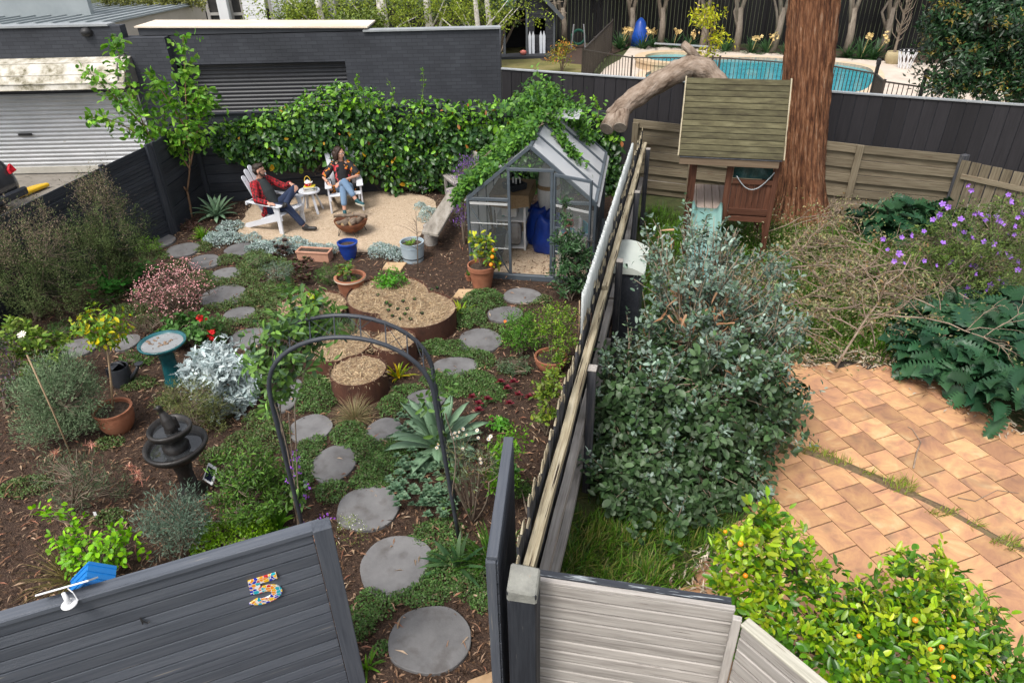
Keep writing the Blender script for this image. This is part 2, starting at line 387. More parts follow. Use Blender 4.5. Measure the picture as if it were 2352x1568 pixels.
def cover(lb, ells, dens, L, W, cols, h=.06, wts=None, up=.6, mask=None, edge=.35):
 """tiny leaves over flat mounds: ells = [(px,py,rx,ry,height factor)]"""
 for (px, py, rx, ry, *hf) in ells:
  c = G(px, py); a = abs(G(px + rx, py)[0] - G(px - rx, py)[0]) / 2; b = abs(G(px, py - ry)[1] - G(px, py + ry)[1]) / 2
  n = int(dens * math.pi * a * b); k = np.sqrt(rng.random(n)); th = rng.random(n) * 2 * math.pi
  k = k * (1 + edge * .5 * sn(np.cos(th) * 3 + px, np.sin(th) * 3 + py))
  x = c[0] + a * k * np.cos(th); y = c[1] + b * k * np.sin(th)
  z = h * (hf[0] if hf else 1) * np.sqrt(np.maximum(0, 1.05 - k ** 2)) * (.55 + .3 * sn(x * 9, y * 9) + .35 * rng.random(n)); P = np.c_[x, y, np.maximum(z, .004)]
  if mask is not None: P = P[mask(P)]
  n = len(P); lb.add(P, rdir(n) + np.array([0, 0, up]), rdir(n) * .6 + np.array([0, 0, 1.]), L * rng.uniform(.6, 1.4, n), W * rng.uniform(.7, 1.3, n), palette(n, cols, wts) * (1 + .25 * sn(P[:, :1] * 6, P[:, 1:2] * 6, 1.)))
def flowers(mb, C, O, r, petals=5, cup=.3, jit=.2):
 """small open flowers facing O"""
 for c, o in zip(C, O):
  d, s, u = _perp(np.array(o, float)); rr = r * rng.uniform(1 - jit, 1 + jit); v = [c - d * rr * .15]; f = []; a0 = rng.random() * 6; ph = rng.random()
  for k in range(petals):
   for da, q, zz in ((-.5, .62, .6), (-.22, 1., 1), (.22, 1., 1), (.5, .62, .6)):
    a = a0 + 2 * math.pi * (k + da * .95) / petals; v.append(c + (s * math.cos(a) + u * math.sin(a)) * rr * q + d * rr * (cup * zz + .12 * math.sin(k * 2.1 + ph)))
   o_ = 1 + 4 * k; f.append((0, o_, o_ + 1, o_ + 2, o_ + 3))
  mb.add(v, f)
# the setting: ground, beds, paving, lane, pool yard
LF0, LF1, RC, RE = (-7.52, 8.85), (-6.35, 12.22), (-6.25, 13.85), (-1.3, 14.5)     # side fence foot, its corner, rear corner, rear fence end
CF0, CF1 = (0.0, 2.75), (2.45, 12.4)                                                # dividing fence
LEFT_BED = [(-9.9, 2.0), LF0, LF1, RC, RE, (2.3, 14.3), CF1, CF0, (0.1, .8), (-9.9, .8)]
RIGHT_YARD = [CF0, CF1, (2.6, 13.85), (6.33, 12.35), (7.9, 11.9), (11, 9), (11, 1), (0, 1)]
MULCH = pmat('bark_mulch', [(.02, .011, .007), (.05, .028, .018), (.1, .058, .037)], scale=16, bump=1., bscale=55, bdist=.03, rough=.95, detail=10, speck=((.2, .14, .09), 60, .62))
LAWN = pmat('rough_grass_soil', [(.03, .03, .012), (.05, .065, .018), (.08, .07, .03)], scale=5, bump=.8, bscale=60, bdist=.03, rough=.95, detail=9)
GRAV = pmat('granitic_gravel', [(.3, .215, .14), (.48, .37, .26), (.6, .49, .37)], scale=38, bump=.9, bscale=90, bdist=.012, rough=.95, detail=8, speck=((.12, .075, .04), 70, .63))
CONC = pmat('lane_concrete', [(.2, .18, .155), (.3, .275, .24)], scale=3, bump=.3, bscale=60, rough=.9, speck=((.1, .09, .08), 9, .63))
def ground_sheet(name, poly, z, mat):
 return struct(MB().add([(p[0], p[1], z) for p in poly], [tuple(range(len(poly)))] if sum(poly[i][0] * poly[(i + 1) % len(poly)][1] - poly[(i + 1) % len(poly)][0] * poly[i][1] for i in range(len(poly))) > 0 else [tuple(range(len(poly)))[::-1]]).build(name, mat))
ground_sheet('terrain', [(-300, -40), (300, -40), (300, 420), (-300, 420)], -.03, LAWN)
ground_sheet('mulch_bed', LEFT_BED, 0, MULCH)
ground_sheet('lawn', RIGHT_YARD, 0, LAWN)
ground_sheet('lane', [(-30, 8.85), (-7.62, 8.85), (-6.43, 12.22), (-6.33, 13.95), (-1.3, 14.6), (2.5, 14.3), (2.6, 13.95), (6.4, 12.45), (14, 9.5), (14, 11.6), (9.5, 12.8), (-.1, 16.3), (-30, 16.3)], -.012, CONC)
def blob(px, z=0., n=4, j=.02):
 """smooth closed outline through photo points"""
 p = np.array([G(x, y, z)[:2] for x, y in px]); m = len(p); out = []
 for i in range(m):
  a, b, c, d = p[i - 1], p[i], p[(i + 1) % m], p[(i + 2) % m]
  for k in range(n):
   t = k / n; out.append(.5 * (2 * b + (c - a) * t + (2 * a - 5 * b + 4 * c - d) * t * t + (3 * b - a - 3 * c + d) * t ** 3) + rng.normal(size=2) * j)
 return out
PATIO = blob([(548, 545), (600, 556), (700, 568), (830, 580), (905, 574), (965, 545), (992, 505), (1003, 478), (985, 455), (905, 440), (830, 432), (740, 430), (640, 440), (585, 462), (560, 500)])
ground_sheet('gravel_patio', PATIO, .012, GRAV)
TILE = pmat('terracotta_tile', [(.29, .155, .1), (.43, .225, .125), (.53, .3, .145), (.6, .41, .225)], scale=3.0, bump=.15, bscale=80, bdist=.003, rough=.7, vary=.24, detail=8,
   speck=((.17, .11, .08), 4, .55, .35), distort=.8)
JOINT = pmat('joint_soil', [(.025, .018, .014), (.05, .038, .028)], scale=20, bump=.5)
PAVE = blob([(1575, 1400), (1680, 1250), (1745, 1110), (1790, 980), (1795, 870), (1860, 840), (1955, 832), (2105, 862), (2225, 925), (2330, 985), (2420, 1040)], n=4, j=.01)[:-4] + [(9.5, 5.5), (9.5, .5), (.9, .5)]
ground_sheet('paving_joints', PAVE, .01, JOINT)
def paving():
 mb = MB(); a = .3346; u = np.array([math.sin(a), -math.cos(a)]); v = np.array([math.cos(a), math.sin(a)]); o = np.array([.7279, 1.3463]) * CAM_H; Lt = .06318 * CAM_H; g = .0055
 pts = np.array(PAVE)
 crack = np.array([G(x, y)[:2] for x, y in CRACK])
 for j in range(-16, 22):
  for i in range(-14, 22):
   off = .5 * (j % 2)
   q0 = o + u * Lt * (i + off) + v * Lt * j; c = q0 + (u + v) * Lt / 2
   if not inpoly(c[None], PAVE)[0]: continue
   if c[1] < .6 or c[0] > 9.4: continue
   q = [q0 + u * g + v * g, q0 + u * (Lt - g) + v * g, q0 + u * (Lt - g) + v * (Lt - g), q0 + u * g + v * (Lt - g)]
   z = .022 + rng.normal() * .0012; tilt = rng.normal(size=2) * .0012; off3 = rng.random(3) * 30
   P = [(*p, z + tilt[0] * k[0] + tilt[1] * k[1]) for p, k in zip(q, ((-1, -1), (1, -1), (1, 1), (-1, 1)))]
   if i % 1 == 0: mb.add([(p[0], p[1], .008) for p in P] + P, [(0, 1, 5, 4), (1, 2, 6, 5), (2, 3, 7, 6), (3, 0, 4, 7), (4, 5, 6, 7)], [np.array(p) + off3 for p in P + P])
 return struct(mb.build('paving', TILE))
CRACK = [(1800, 1022), (1850, 1040), (1920, 1062), (1990, 1092), (2050, 1118), (2120, 1150), (2180, 1178), (2240, 1212), (2300, 1245), (2360, 1270)]
paving()
_c = np.array([G(x, y)[:2] for x, y in CRACK]); _t = np.gradient(_c, axis=0); _n = unit(np.c_[-_t[:, 1], _t[:, 0]]); _w = np.array([.03, .06, .075, .06, .075, .05, .05, .04, .045, .04])[:, None]
_v = np.r_[np.c_[_c - _n * _w, np.full(10, .02)], np.c_[_c, np.full(10, .036)], np.c_[_c + _n * _w, np.full(10, .02)]]
struct(MB().add(_v, [(k, k + 1, k + 11, k + 10) for k in range(9)] + [(k + 10, k + 11, k + 21, k + 20) for k in range(9)]).build('soil_strip', pmat('crack_soil', [(.07, .045, .025), (.15, .1, .055), (.12, .11, .04)], scale=18, bump=.8)))
BLUE = pmat('bluestone', [(.105, .102, .104), (.15, .147, .148), (.19, .186, .186)], scale=2.5, bump=.4, bscale=70, bdist=.004, rough=.8, detail=10, vary=.16, speck=((.075, .065, .06), 6, .52, .3))
STONES = [(987, 1470, 98, 79, 'large round grey stepping stone, nearest the camera beside the numbered gate'), (910, 1300, 80, 71, 'grey stepping stone with white droppings, second nearest the camera'),
   (845, 1170, 73, 52, 'grey stepping stone beside the white alyssum, under the arch mouth'), (768, 1068, 50, 42, 'grey stepping stone between the arch legs, below the leaf litter gap'),
   (715, 987, 47, 32, 'grey stepping stone left of the tussock grass'), (885, 992, 42, 28, 'grey stepping stone left of the big agave'),
   (662, 910, 32, 36, 'grey stepping stone half under the arch climber'), (978, 922, 46, 25, 'grey stepping stone just above the big agave, by the arch leg'),
   (1045, 845, 52, 22, 'grey oval stepping stone right of the small rusty planters'), (1103, 785, 50, 28, 'grey stepping stone right of the largest rusty planter'),
   (1160, 725, 42, 18, 'grey stepping stone below the terracotta lemon pot'), (1200, 682, 44, 17, 'grey stepping stone in front of the greenhouse door'),
   (575, 778, 46, 22, 'grey stepping stone right of the red geranium'), (552, 725, 38, 17, 'grey stepping stone just up the path from the red geranium'),
   (516, 682, 50, 25, 'long grey stepping stone right of the pink flowering shrub'), (520, 633, 33, 15, 'grey stepping stone above the long one on the left path'),
   (470, 604, 38, 16, 'grey stepping stone with a dry tuft, in the middle of the left path'), (422, 577, 37, 16, 'grey stepping stone near the slatted black fence'),
   (372, 557, 28, 15, 'grey stepping stone farthest along, against the slatted black fence'), (553, 575, 34, 14, 'grey stepping stone touching the gravel patio edge'),
   (180, 802, 44, 22, 'grey stepping stone behind the left watering can'), (290, 790, 30, 18, 'grey stepping stone behind the potted yellowing lemon tree')]
for (px, py, rx, ry, lab) in STONES:
 c = G(px, py); a = abs(G(px + rx, py)[0] - G(px - rx, py)[0]) / 2; b = abs(G(px, py - ry)[1] - G(px, py + ry)[1]) / 2; ph = rng.random(3) * 6
 N = 40; ring = [(c[0] + a * (1 + .035 * math.sin(2 * t + ph[0]) + .03 * math.sin(3 * t + ph[1]) + .012 * math.sin(7 * t + ph[2])) * math.cos(t), c[1] + b * (1 + .03 * math.sin(2 * t + ph[1]) + .035 * math.sin(3 * t + ph[0])) * math.sin(t)) for t in np.linspace(0, 2 * math.pi, N, endpoint=False)]
 mb = MB(); mb.prism(ring, -.01, .035); tag(mb.build('stepping_stone', BLUE, bevel=.006), lab, 'stepping stone', 'round stepping stones along the garden path')
SAND = pmat('sandstone', [(.42, .28, .15), (.56, .4, .24)], scale=6, bump=.3, bscale=50, rough=.85)
def OG(x, y, z=0): return G(x / K, y / K, z)
for pts, lab in (([(956, 675), (966, 659), (1017, 659), (1002, 680)], 'square sandstone paver between the pale blue tub and the planters'), ([(1133, 745), (1147, 726), (1187, 726), (1177, 750)], 'square sandstone paver below the large terracotta pot')):
 mb = MB(); mb.prism([OG(*p)[:2] for p in pts], -.01, .03); tag(mb.build('sandstone_paver', SAND, bevel=.006), lab, 'paver', 'square sandstone pavers in the mulch')
mb = MB(); mb.prism([OG(1170, 1707)[:2], OG(1262, 1672)[:2], OG(1262, 1760)[:2], OG(1150, 1760)[:2]], -.01, .04); tag(mb.build('timber_step', pmat('step_timber', [(.3, .19, .1), (.42, .28, .16)], scale=8), bevel=.005), 'tan paver edge at the bottom of the photo beside the black post', 'paver')
DECK = pmat('pool_deck_stone', [(.48, .4, .33), (.62, .54, .46)], scale=2, bump=.2, bscale=30, rough=.85, detail=8)
ground_sheet('pool_lawn', [G(1100, 250)[:2], G(1350, 215)[:2], G(1345, 150)[:2], (3.2, 32.6), (-4, 33), (-4, 17.2), (-.1, 16.5)], .004, pmat('mown_lawn', [(.11, .11, .035), (.17, .155, .05), (.25, .2, .09)], scale=1.2, bump=.6, bscale=40, bdist=.02, rough=.95, detail=9))
POOLBED = pmat('garden_soil', [(.04, .025, .018), (.08, .05, .035)], scale=8, bump=.6)
ground_sheet('garden_bed', [G(1245, 140)[:2], G(1345, 150)[:2], G(1455, 105)[:2], G(1700, 118)[:2], G(1920, 135)[:2], G(2090, 146)[:2], (17.5, 26.5), (19, 27.4), (11, 31.0), (5, 33.2), (1, 33.2)], .008, POOLBED)
def ring_sheet(name, outer, inner, z, mat):
 bm = bmesh.new(); es = []
 for lp in (outer, inner):
  vs = [bm.verts.new((*p[:2], z)) for p in lp]; es += [bm.edges.new((vs[i], vs[(i + 1) % len(vs)])) for i in range(len(vs))]
 bmesh.ops.triangle_fill(bm, edges=es, use_beauty=True, use_dissolve=False, normal=(0, 0, 1))
 me = bpy.data.meshes.new(name); bm.to_mesh(me); bm.free()
 at = me.attributes.new('lc', 'FLOAT_VECTOR', 'POINT'); at.data.foreach_set('vector', np.array([v.co[:] for v in me.vertices], np.float32).ravel())
 o = _link(name, me, mat, None, (0, 0, 0)); return struct(o)
POOL = blob([(1485, 172), (1530, 160), (1585, 148), (1640, 137), (1760, 137), (1890, 145), (1955, 152), (1992, 160), (2006, 172), (2003, 192), (1975, 215), (1880, 222), (1700, 222), (1540, 205), (1490, 190)], n=3, j=0)
POOLO = [np.array(p) + .32 * np.array(unit(np.array(p) - np.mean(POOL, 0))) for p in POOL]
ring_sheet('pool_deck', [G(1345, 215)[:2], G(1390, 160)[:2], G(1425, 140)[:2], G(1450, 108)[:2], G(1700, 120)[:2], G(1920, 137)[:2], G(2085, 148)[:2], (17.5, 26.2), (18.5, 24), (14, 13.5), (9.5, 13.1), (3.0, 15.6)], POOLO, .06, DECK)
ring_sheet('pool_coping', POOLO, POOL, .075, pmat('coping_stone', [(.55, .4, .26), (.66, .52, .38)], scale=3, bump=.2))
mb = MB(); P3 = [(*p, .075) for p in POOL]; P4 = [(*p, -.25) for p in POOL]; n_ = len(POOL)
mb.add(P3 + P4, [(i, n_ + i, n_ + (i + 1) % n_, (i + 1) % n_) for i in range(n_)]); struct(mb.build('pool_edge_tiles', pmat('pool_tile_band', [(.1, .2, .22), (.4, .3, .22), (.5, .42, .34)], scale=14, stretch=(1, 1, .3), bump=0)))
WATER = pmat('pool_water', [(.03, .24, .3), (.06, .36, .42)], scale=1.6, bump=.25, bscale=6, bdist=.02, rough=.08, spec=.6)
ground_sheet('pool_water', POOL, -.02, WATER)
spc = G(1545, 132, .35); spr = mpp(spc) * 84
t = thing('spa', (spc[0], spc[1], 0), 'round raised spa with pale coping at the pool end', 'spa')
t['kind'] = 'structure'
MB().lathe([(spr, 0), (spr, .28), (spr * 1.03, .28), (spr * 1.03, .38), (spr * .74, .38), (spr * .74, .1)], (spc[0], spc[1], 0), 48, close=False).build('spa_wall', pmat('spa_stone', [(.46, .33, .2), (.6, .46, .31)], scale=2.5, bump=.3), t, auto=40)
MB().lathe([(spr * .74, .29), (.01, .29)], (spc[0], spc[1], 0), 40, close=False).build('spa_water', WATER, t)
# fences
BLACKW = wood('charcoal_paint', [(.019, .021, .027), (.032, .036, .045), (.048, .052, .062)], vary=.25, rough=.6, bump=.3, speck=((.13, .12, .11), 1.8, .7))
CHAR = wood('charcoal_gate_paint', [(.06, .068, .084), (.09, .1, .12), (.115, .124, .142)], vary=.16, rough=.55, bump=.5, speck=((.26, .24, .21), 1.6, .69), stretch=(1, 20, 20))
GREYW = wood('weathered_grey_timber', [(.2, .18, .165), (.34, .315, .29), (.43, .4, .37)], vary=.14, bump=.5, speck=((.12, .1, .085), 2.5, .7))
OLIVEW = wood('olive_fence_timber', [(.085, .066, .043), (.17, .14, .095), (.235, .2, .14)], vary=.2, bump=.45, speck=((.1, .055, .035), 1.8, .66))
PALEW = wood('pale_cracked_timber', [(.14, .1, .06), (.36, .31, .21), (.5, .45, .34)], vary=.1, bump=1., speck=((.03, .02, .015), 1.3, .6))
BLACKEDW = wood('blackened_paling', [(.02, .021, .025), (.045, .047, .055), (.1, .095, .09)], vary=.3, bump=.6, speck=((.2, .18, .155), 2.2, .68))
MOSSW = wood('mossy_roof_timber', [(.04, .034, .02), (.08, .072, .038), (.13, .12, .068)], stretch=(2, 9, 9), vary=.22, bump=.4, speck=((.34, .33, .22), 6., .74))
REDW = wood('stained_red_timber', [(.045, .018, .011), (.095, .038, .022), (.14, .065, .04)], vary=.2, rough=.6, bump=.3)
PLATW = wood('worn_deck_timber', [(.24, .18, .15), (.36, .3, .26)], vary=.1)
ALU = pmat('slate_grey_aluminium', [(.06, .075, .09), (.085, .105, .125)], scale=3, rough=.42, bump=0, spec=.5)
CAPG = pmat('pale_grey_metal', [(.3, .32, .34), (.42, .44, .45)], scale=3, rough=.4, bump=0, metal=.3)
def L2(p0, p1, t, z=0.): return np.array([p0[0] + (p1[0] - p0[0]) * t, p0[1] + (p1[1] - p0[1]) * t, z])
def dirn(p0, p1):
 d = np.array([p1[0] - p0[0], p1[1] - p0[1], 0.]); L = np.linalg.norm(d); d /= L
 return d, np.array([d[1], -d[0], 0.]), L     # along, right-hand normal, length
def plank_fence(name, lab, p0, p1, z0, z1, bh, gap, th=.02, posts=(), side=1, cap=False, proud=0., pw=.1, cat='fence', mat=BLACKW, psz=None):
 t = thing(name, L2(p0, p1, .5), lab, cat); d, n, L = dirn(p0, p1); n = n * side; mb = MB(); zt = lambda s: z0[1] + (z1[1] - z0[1]) * s if False else 0
 k = int(max(z0, z1) / (bh + gap)) + 1; top = lambda s: z0 + (z1 - z0) * s
 for i in range(k):
  f0, f1 = i / k, (i + 1) / k; a = L2(p0, p1, 0); b = L2(p0, p1, 1)
  za, zb = .02 + (z0 - .02) * (i + .5) / k, .02 + (z1 - .02) * (i + .5) / k; h = ((z0 + z1) / 2 - .02) / k - gap
  o = n * (proud if i % 2 else 0.)
  mb.beam(a + o + (0, 0, za), b + o + (0, 0, zb), th, h)
 mb.build('boards', mat, t, bevel=.003)
 if gap < .014: MB().sheet([L2(p0, p1, 0) - n * .006, L2(p0, p1, 1) - n * .006, L2(p0, p1, 1, z1 - .03) - n * .006, L2(p0, p1, 0, z0 - .03) - n * .006]).build('backing', mat, t)
 for s in posts:
  q = L2(p0, p1, s) + n * (th / 2 + .025 + proud); MB().beam(q, q + (0, 0, top(s) + .04), pw, .05, up=n).build('post', psz or mat, t, bevel=.004)
 if cap: MB().beam(L2(p0, p1, 0, z0 + .012), L2(p0, p1, 1, z1 + .012), .07, .024).build('capping', mat, t)
 return t
SL0 = (-6.66, 11.33)
plank_fence('plank_fence', 'long charcoal plank fence on the left with feathery shrubs in front', (-9.2, 4.0), SL0, 1.05, 1.62, .19, .012, posts=(.3, .65, .985), side=1, proud=.022)
plank_fence('slatted_fence', 'short charcoal bay of narrow horizontal slats with light showing through', L2(SL0, LF1, .0), L2(SL0, LF1, .99), 1.6, 1.66, .068, .006, posts=(1.,), side=1)
plank_fence('plank_fence', 'charcoal plank fence behind the slender young tree, turning the corner', L2(LF1, RC, .04), RC, 1.66, 1.7, .21, .008, posts=(.03,), side=1, proud=.02)
plank_fence('plank_fence', 'charcoal rear fence behind the white chairs, buried in green climber', RC, RE, 1.78, 1.72, .2, .01, posts=(.01, .24, .49, .74, .99), side=1, proud=.022, cap=True)
plank_fence('plank_fence', 'charcoal rear fence behind the greenhouse, mostly under climber', RE, (2.35, 14.2), 1.72, 1.6, .2, .01, posts=(.5,), side=1, proud=.02)
def paling_fence():
 d, n, L = dirn(CF0, CF1); t = thing('paling_fence', L2(CF0, CF1, .5), 'old dividing fence of ragged blackened palings with pale cracked rails', 'fence'); mb = MB(); tf = []; s = .1
 tilt = -n * .0
 while s < L - .05:
  w = rng.uniform(.09, .105); h = 1.65 + .045 * rng.normal() - .05 * (s / L); q = np.array([*CF0, 0]) + d * (s + w / 2) - n * .035 + n * rng.normal() * .004; lean = d * rng.normal() * .008 - n * rng.uniform(0, .02)
  mb.beam(q + (0, 0, .04), q + lean + (0, 0, h), w * .94, .016, up=n, taper=.97)
  hh = rng.uniform(.03, .09); tf.append(len(mb.f)); mb.beam(q + lean + (0, 0, h), q + lean + d * rng.normal() * .02 + (0, 0, h + hh), w * .92, .0152, up=n, taper=.45)
  s += w + .004 if rng.random() < .9 else w + .03
 o = mb.build('palings', BLACKEDW, t); o.data.materials.append(PALEW)
 for q in tf:
  for j in range(6): o.data.polygons[q + j].material_index = 1
 for z, h, lo, hi, m in ((1.5, .085, .02, .40, PALEW), (1.5, .085, .41, .70, PALEW), (1.48, .085, .71, .985, PALEW), (.86, .09, .02, .5, GREYW), (.84, .09, .51, .985, GREYW), (.3, .09, .02, .5, GREYW)):
  a, b = L2(CF0, CF1, lo, z) + n * .022, L2(CF0, CF1, hi, z) + n * .022; N = 14; ts = np.linspace(0, 1, N)[:, None]
  mb = MB(); pts = a + (b - a) * ts + np.array([0, 0, 1.]) * (sn(ts * 7, ts * 3) * .008) + n * sn(ts * 5, ts * 9) * .006
  for k in range(N - 1): mb.beam(pts[k], pts[k + 1] + (pts[k + 1] - pts[k]) * .004, .07, h, pid=.5)
  v = np.concatenate(mb.lc);
  acc = 0
  for k in range(N - 1): mb.lc[k] = np.array(mb.lc[k]) * 0 + np.array([(acc + (0 if j < 4 else np.linalg.norm(pts[k + 1] - pts[k])), (j % 4 in (1, 2)) * .085, (j % 4 > 1) * h) for j in range(8)]); acc += np.linalg.norm(pts[k + 1] - pts[k])
  mb.build('rail', m, t)
 for s in (.255, .49, .735, .96):
  q = L2(CF0, CF1, s) + n * .1; p = MB(); p.beam(q, q + (0, 0, 1.5 - .03 * s), .1, .075, up=n); p.build('post', BLACKEDW, t, bevel=.006)
  MB().beam(q + (0, 0, 1.5 - .03 * s), q + (0, 0, 1.507 - .03 * s), .104, .078, up=n).build('post_top', GREYW, t)
 return t
paling_fence()
def corrugated(name, p0, p1, z0, z1, pitch, amp, mat, parent=None, vertical=True, jag=0., smooth=True):
 d, n, L = dirn(p0, p1); mb = MB(); v = []; f = []
 if vertical:
  N = int(L / pitch * 6); z0 = np.atleast_1d(z0); z1 = np.atleast_1d(z1)
  for i in range(N + 1):
   s = i / N; q = np.array([*p0[:2], 0]) + d * L * s + n * amp * math.sin(2 * math.pi * L * s / pitch)
   v += [q + (0, 0, z0[0] + (z0[-1] - z0[0]) * s), q + (0, 0, z1[0] + (z1[-1] - z1[0]) * s + jag * sn(s * 40, s * 11))]
  f = [(2 * i, 2 * i + 2, 2 * i + 3, 2 * i + 1) for i in range(N)]
 else:
  N = int((z1 - z0) / pitch * 8)
  for i in range(N + 1):
   z = z0 + (z1 - z0) * i / N; ph = (z / pitch) % 1; o = amp * (math.sin(math.pi * min(1, ph / .72)) if ph < .72 else -.25)
   v += [np.array([*p0[:2], z]) + n * o, np.array([*p1[:2], z]) + n * o]
  f = [(2 * i, 2 * i + 1, 2 * i + 3, 2 * i + 2) for i in range(N)]
 mb.add(v, f); o = mb.build(name, mat, parent, smooth=smooth); return o
OPAL = pmat('opal_plastic', [(.34, .36, .35), (.52, .55, .54), (.62, .64, .63)], scale=2, stretch=(3, 3, .5), rough=.35, bump=.2, speck=((.28, .25, .2), 6, .68))
d_, n_2, L_ = dirn(CF0, CF1)
o = corrugated('corrugated_sheet', L2(CF0, CF1, .29) - n_2 * .06, L2(CF0, CF1, .86) - n_2 * .1, (1.5, 1.4), (2.03, 1.86), .075, .014, OPAL, jag=.02)
o.modifiers.new('thick', 'SOLIDIFY').thickness = .004
tag(o, 'white corrugated plastic sheet fixed along the top of the dividing fence', 'plastic sheet')
t = thing('storage_box', (1.66, 8.4, 0), 'dark box with a pale green curved lid beside the dividing fence', 'storage box')
Fb = frame((1.585, 8.36, 0), math.atan2(d_[1], d_[0]) - math.pi / 2); LID = pmat('pale_green_lid', [(.5, .55, .5), (.6, .64, .58)], scale=3, rough=.35, bump=.05)
MB(Fb).beam((.03, -.4, .53), (.03, .4, .53), .33, 1.06, up=(0, 0, 1)).build('body', BLACKW, t, bevel=.02)
mb = MB(Fb); N = 8; arc = [(-.17 + .4 * i / N, 1.08 + .09 * math.sin(math.pi * (.3 + .7 * i / N))) for i in range(N + 1)]; v = []
for y in (-.43, .43): v += [(x, y, z) for x, z in arc] + [(arc[-1][0], y, 1.06), (arc[0][0], y, 1.06)]
m_ = len(arc) + 2; mb.add(v, [tuple(range(m_)), tuple(range(m_, 2 * m_))[::-1]] + [(i, i + m_, (i + 1) % m_ + m_, (i + 1) % m_) for i in range(m_)]); mb.build('lid', LID, t, auto=35)
GT0, GT1 = V3(-1.25, 3.155, 0), V3(-3.55, 2.25, 0)
def number_gate():
 t = thing('entry_gate', L2(GT0, GT1, .5), 'charcoal slatted timber gate carrying a mosaic house number', 'gate'); d, n, L = dirn(GT1, GT0)  # n faces the camera side
 N = 17; h = 1.66 / N
 mb = MB()
 for i in range(N):
  z = .02 + h * (i + .5); mb.beam(GT1 + (0, 0, z) + n * .012 * (i % 2 == 0) * .2, GT0 - d * .06 + (0, 0, z), .022, h - .011)
  if i in (16, 15, 13, 12, 9, 5):
   for g in range(9): mb.beam(GT1 + (0, 0, z - h * .36 + h * .09 * g) + n * .011, GT0 - d * .062 + (0, 0, z - h * .36 + h * .09 * g) + n * .011, .002, h * .04, pid=.5)
 MB().sheet([GT1 - n * .008 + (0, 0, .03), GT0 - d * .06 - n * .008 + (0, 0, .03), GT0 - d * .06 - n * .008 + (0, 0, 1.66), GT1 - n * .008 + (0, 0, 1.66)]).build('backing', BLACKEDW, t); mb.build('slats', CHAR, t, bevel=.004)
 MB().beam(GT1 - n * .025 + (0, 0, 1.69), GT0 - n * .025 + (0, 0, 1.69), .085, .03).build('top_rail', CHAR, t, bevel=.004)
 MB().beam(GT1 + n * .024 + (0, 0, 1.69), GT0 - d * .045 + n * .024 + (0, 0, 1.69), .012, .034).build('trim', CHAR, t, bevel=.002)
 MB().beam(GT0 + d * .005, GT0 + d * .005 + (0, 0, 1.712), .1, .12, up=d).build('end_stile', CHAR, t, bevel=.004)
 MB().beam(GT0 - n * .03 - d * .3, GT0 - n * .03 - d * .3 + (0, 0, 1.6), .07, .04, up=d).build('brace', CHAR, t)
 c = VP(583, 1386, GT0, GT1); F = np.eye(4); F[:3, 0] = d; F[:3, 1] = (0, 0, 1); F[:3, 2] = n; F[:3, 3] = (c[0], c[1], c[2]) + n * .014
 s = .122; poly = [(.06, 2), (1.06, 2.0), (1.06, 1.58), (.43, 1.58), (.42, 1.32)]
 poly += [(.45 + .66 * math.cos(a), .64 + .66 * math.sin(a)) for a in np.linspace(R_(82), R_(-152), 16)] + [(.45 + .29 * math.cos(a),   .64 + .26 * math.sin(a)) for a in np.linspace(R_(-152), R_(112), 14)] + [(.02, .98)]
 mb = MB(F); mb.prism([(x * s * 1.42, y * s * .98) for x, y in poly], 0, .012)
 m, nn, l, b = _nodes('mosaic_tiles'); at = nn.new('ShaderNodeAttribute'); at.attribute_name = 'lc'
 vo = nn.new('ShaderNodeTexVoronoi'); vo.inputs['Scale'].default_value = 42; vo.inputs['Randomness'].default_value = .75; l.new(at.outputs['Vector'], vo.inputs['Vector'])
 ve = nn.new('ShaderNodeTexVoronoi'); ve.feature = 'DISTANCE_TO_EDGE'; ve.inputs['Scale'].default_value = 42; ve.inputs['Randomness'].default_value = .75; l.new(at.outputs['Vector'], ve.inputs['Vector'])
 sp = nn.new('ShaderNodeSeparateColor'); l.new(vo.outputs['Color'], sp.inputs[0])
 rp = _ramp(nn, [(0, (.02, .03, .4)), (.2, (.85, .3, .02)), (.38, (.02, .4, .5)), (.52, (.85, .5, .02)), (.68, (.55, .03, .03)), (.8, (.03, .04, .45)), (.92, (.8, .78, .74))]); rp.color_ramp.interpolation = 'CONSTANT'; l.new(sp.outputs[0], rp.inputs[0])
 st = _ramp(nn, [(.03, (1, 1, 1)), (.06, (0, 0, 0))]); l.new(ve.outputs['Distance'], st.inputs[0]); mx = nn.new('ShaderNodeMix'); mx.data_type = 'RGBA'
 l.new(st.outputs[0], mx.inputs[0]); l.new(rp.outputs[0], mx.inputs[6]); mx.inputs[7].default_value = (.8, .79, .76, 1); l.new(mx.outputs[2], b.inputs['Base Color']); b.inputs['Roughness'].default_value = .2
 tag(mb.build('house_number', m, None), 'colourful mosaic house number 5 on the charcoal gate', 'house number')
 q = VP(322, 1412, GT0, GT1) + n * .02; hk = MB(); hk.beam(q, q + (0, 0, -.06), .006, .006, up=n); hk.tube([q + (0, 0, -.005), q + d * .012 + n * .01 + (0, 0, -.03), q + d * .03 + n * .012 + (0, 0, -.05), q + d * .042 + n * .006 + (0, 0, -.048)], .005, 6)
 tag(hk.build('gate_hook', pmat('dark_iron', [(.015, .015, .017), (.03, .03, .03)], scale=8, rough=.5, bump=.1)), 'small black iron hook on the charcoal gate', 'hook')
 WP = pmat('white_plastic', [(.72, .73, .75), (.8, .8, .81)], scale=2, rough=.3, bump=0)
 b0 = G(160, 1387, 1.706); t2 = thing('solar_charger', b0, 'small white solar panel on a round bracket on top of the gate', 'solar panel')
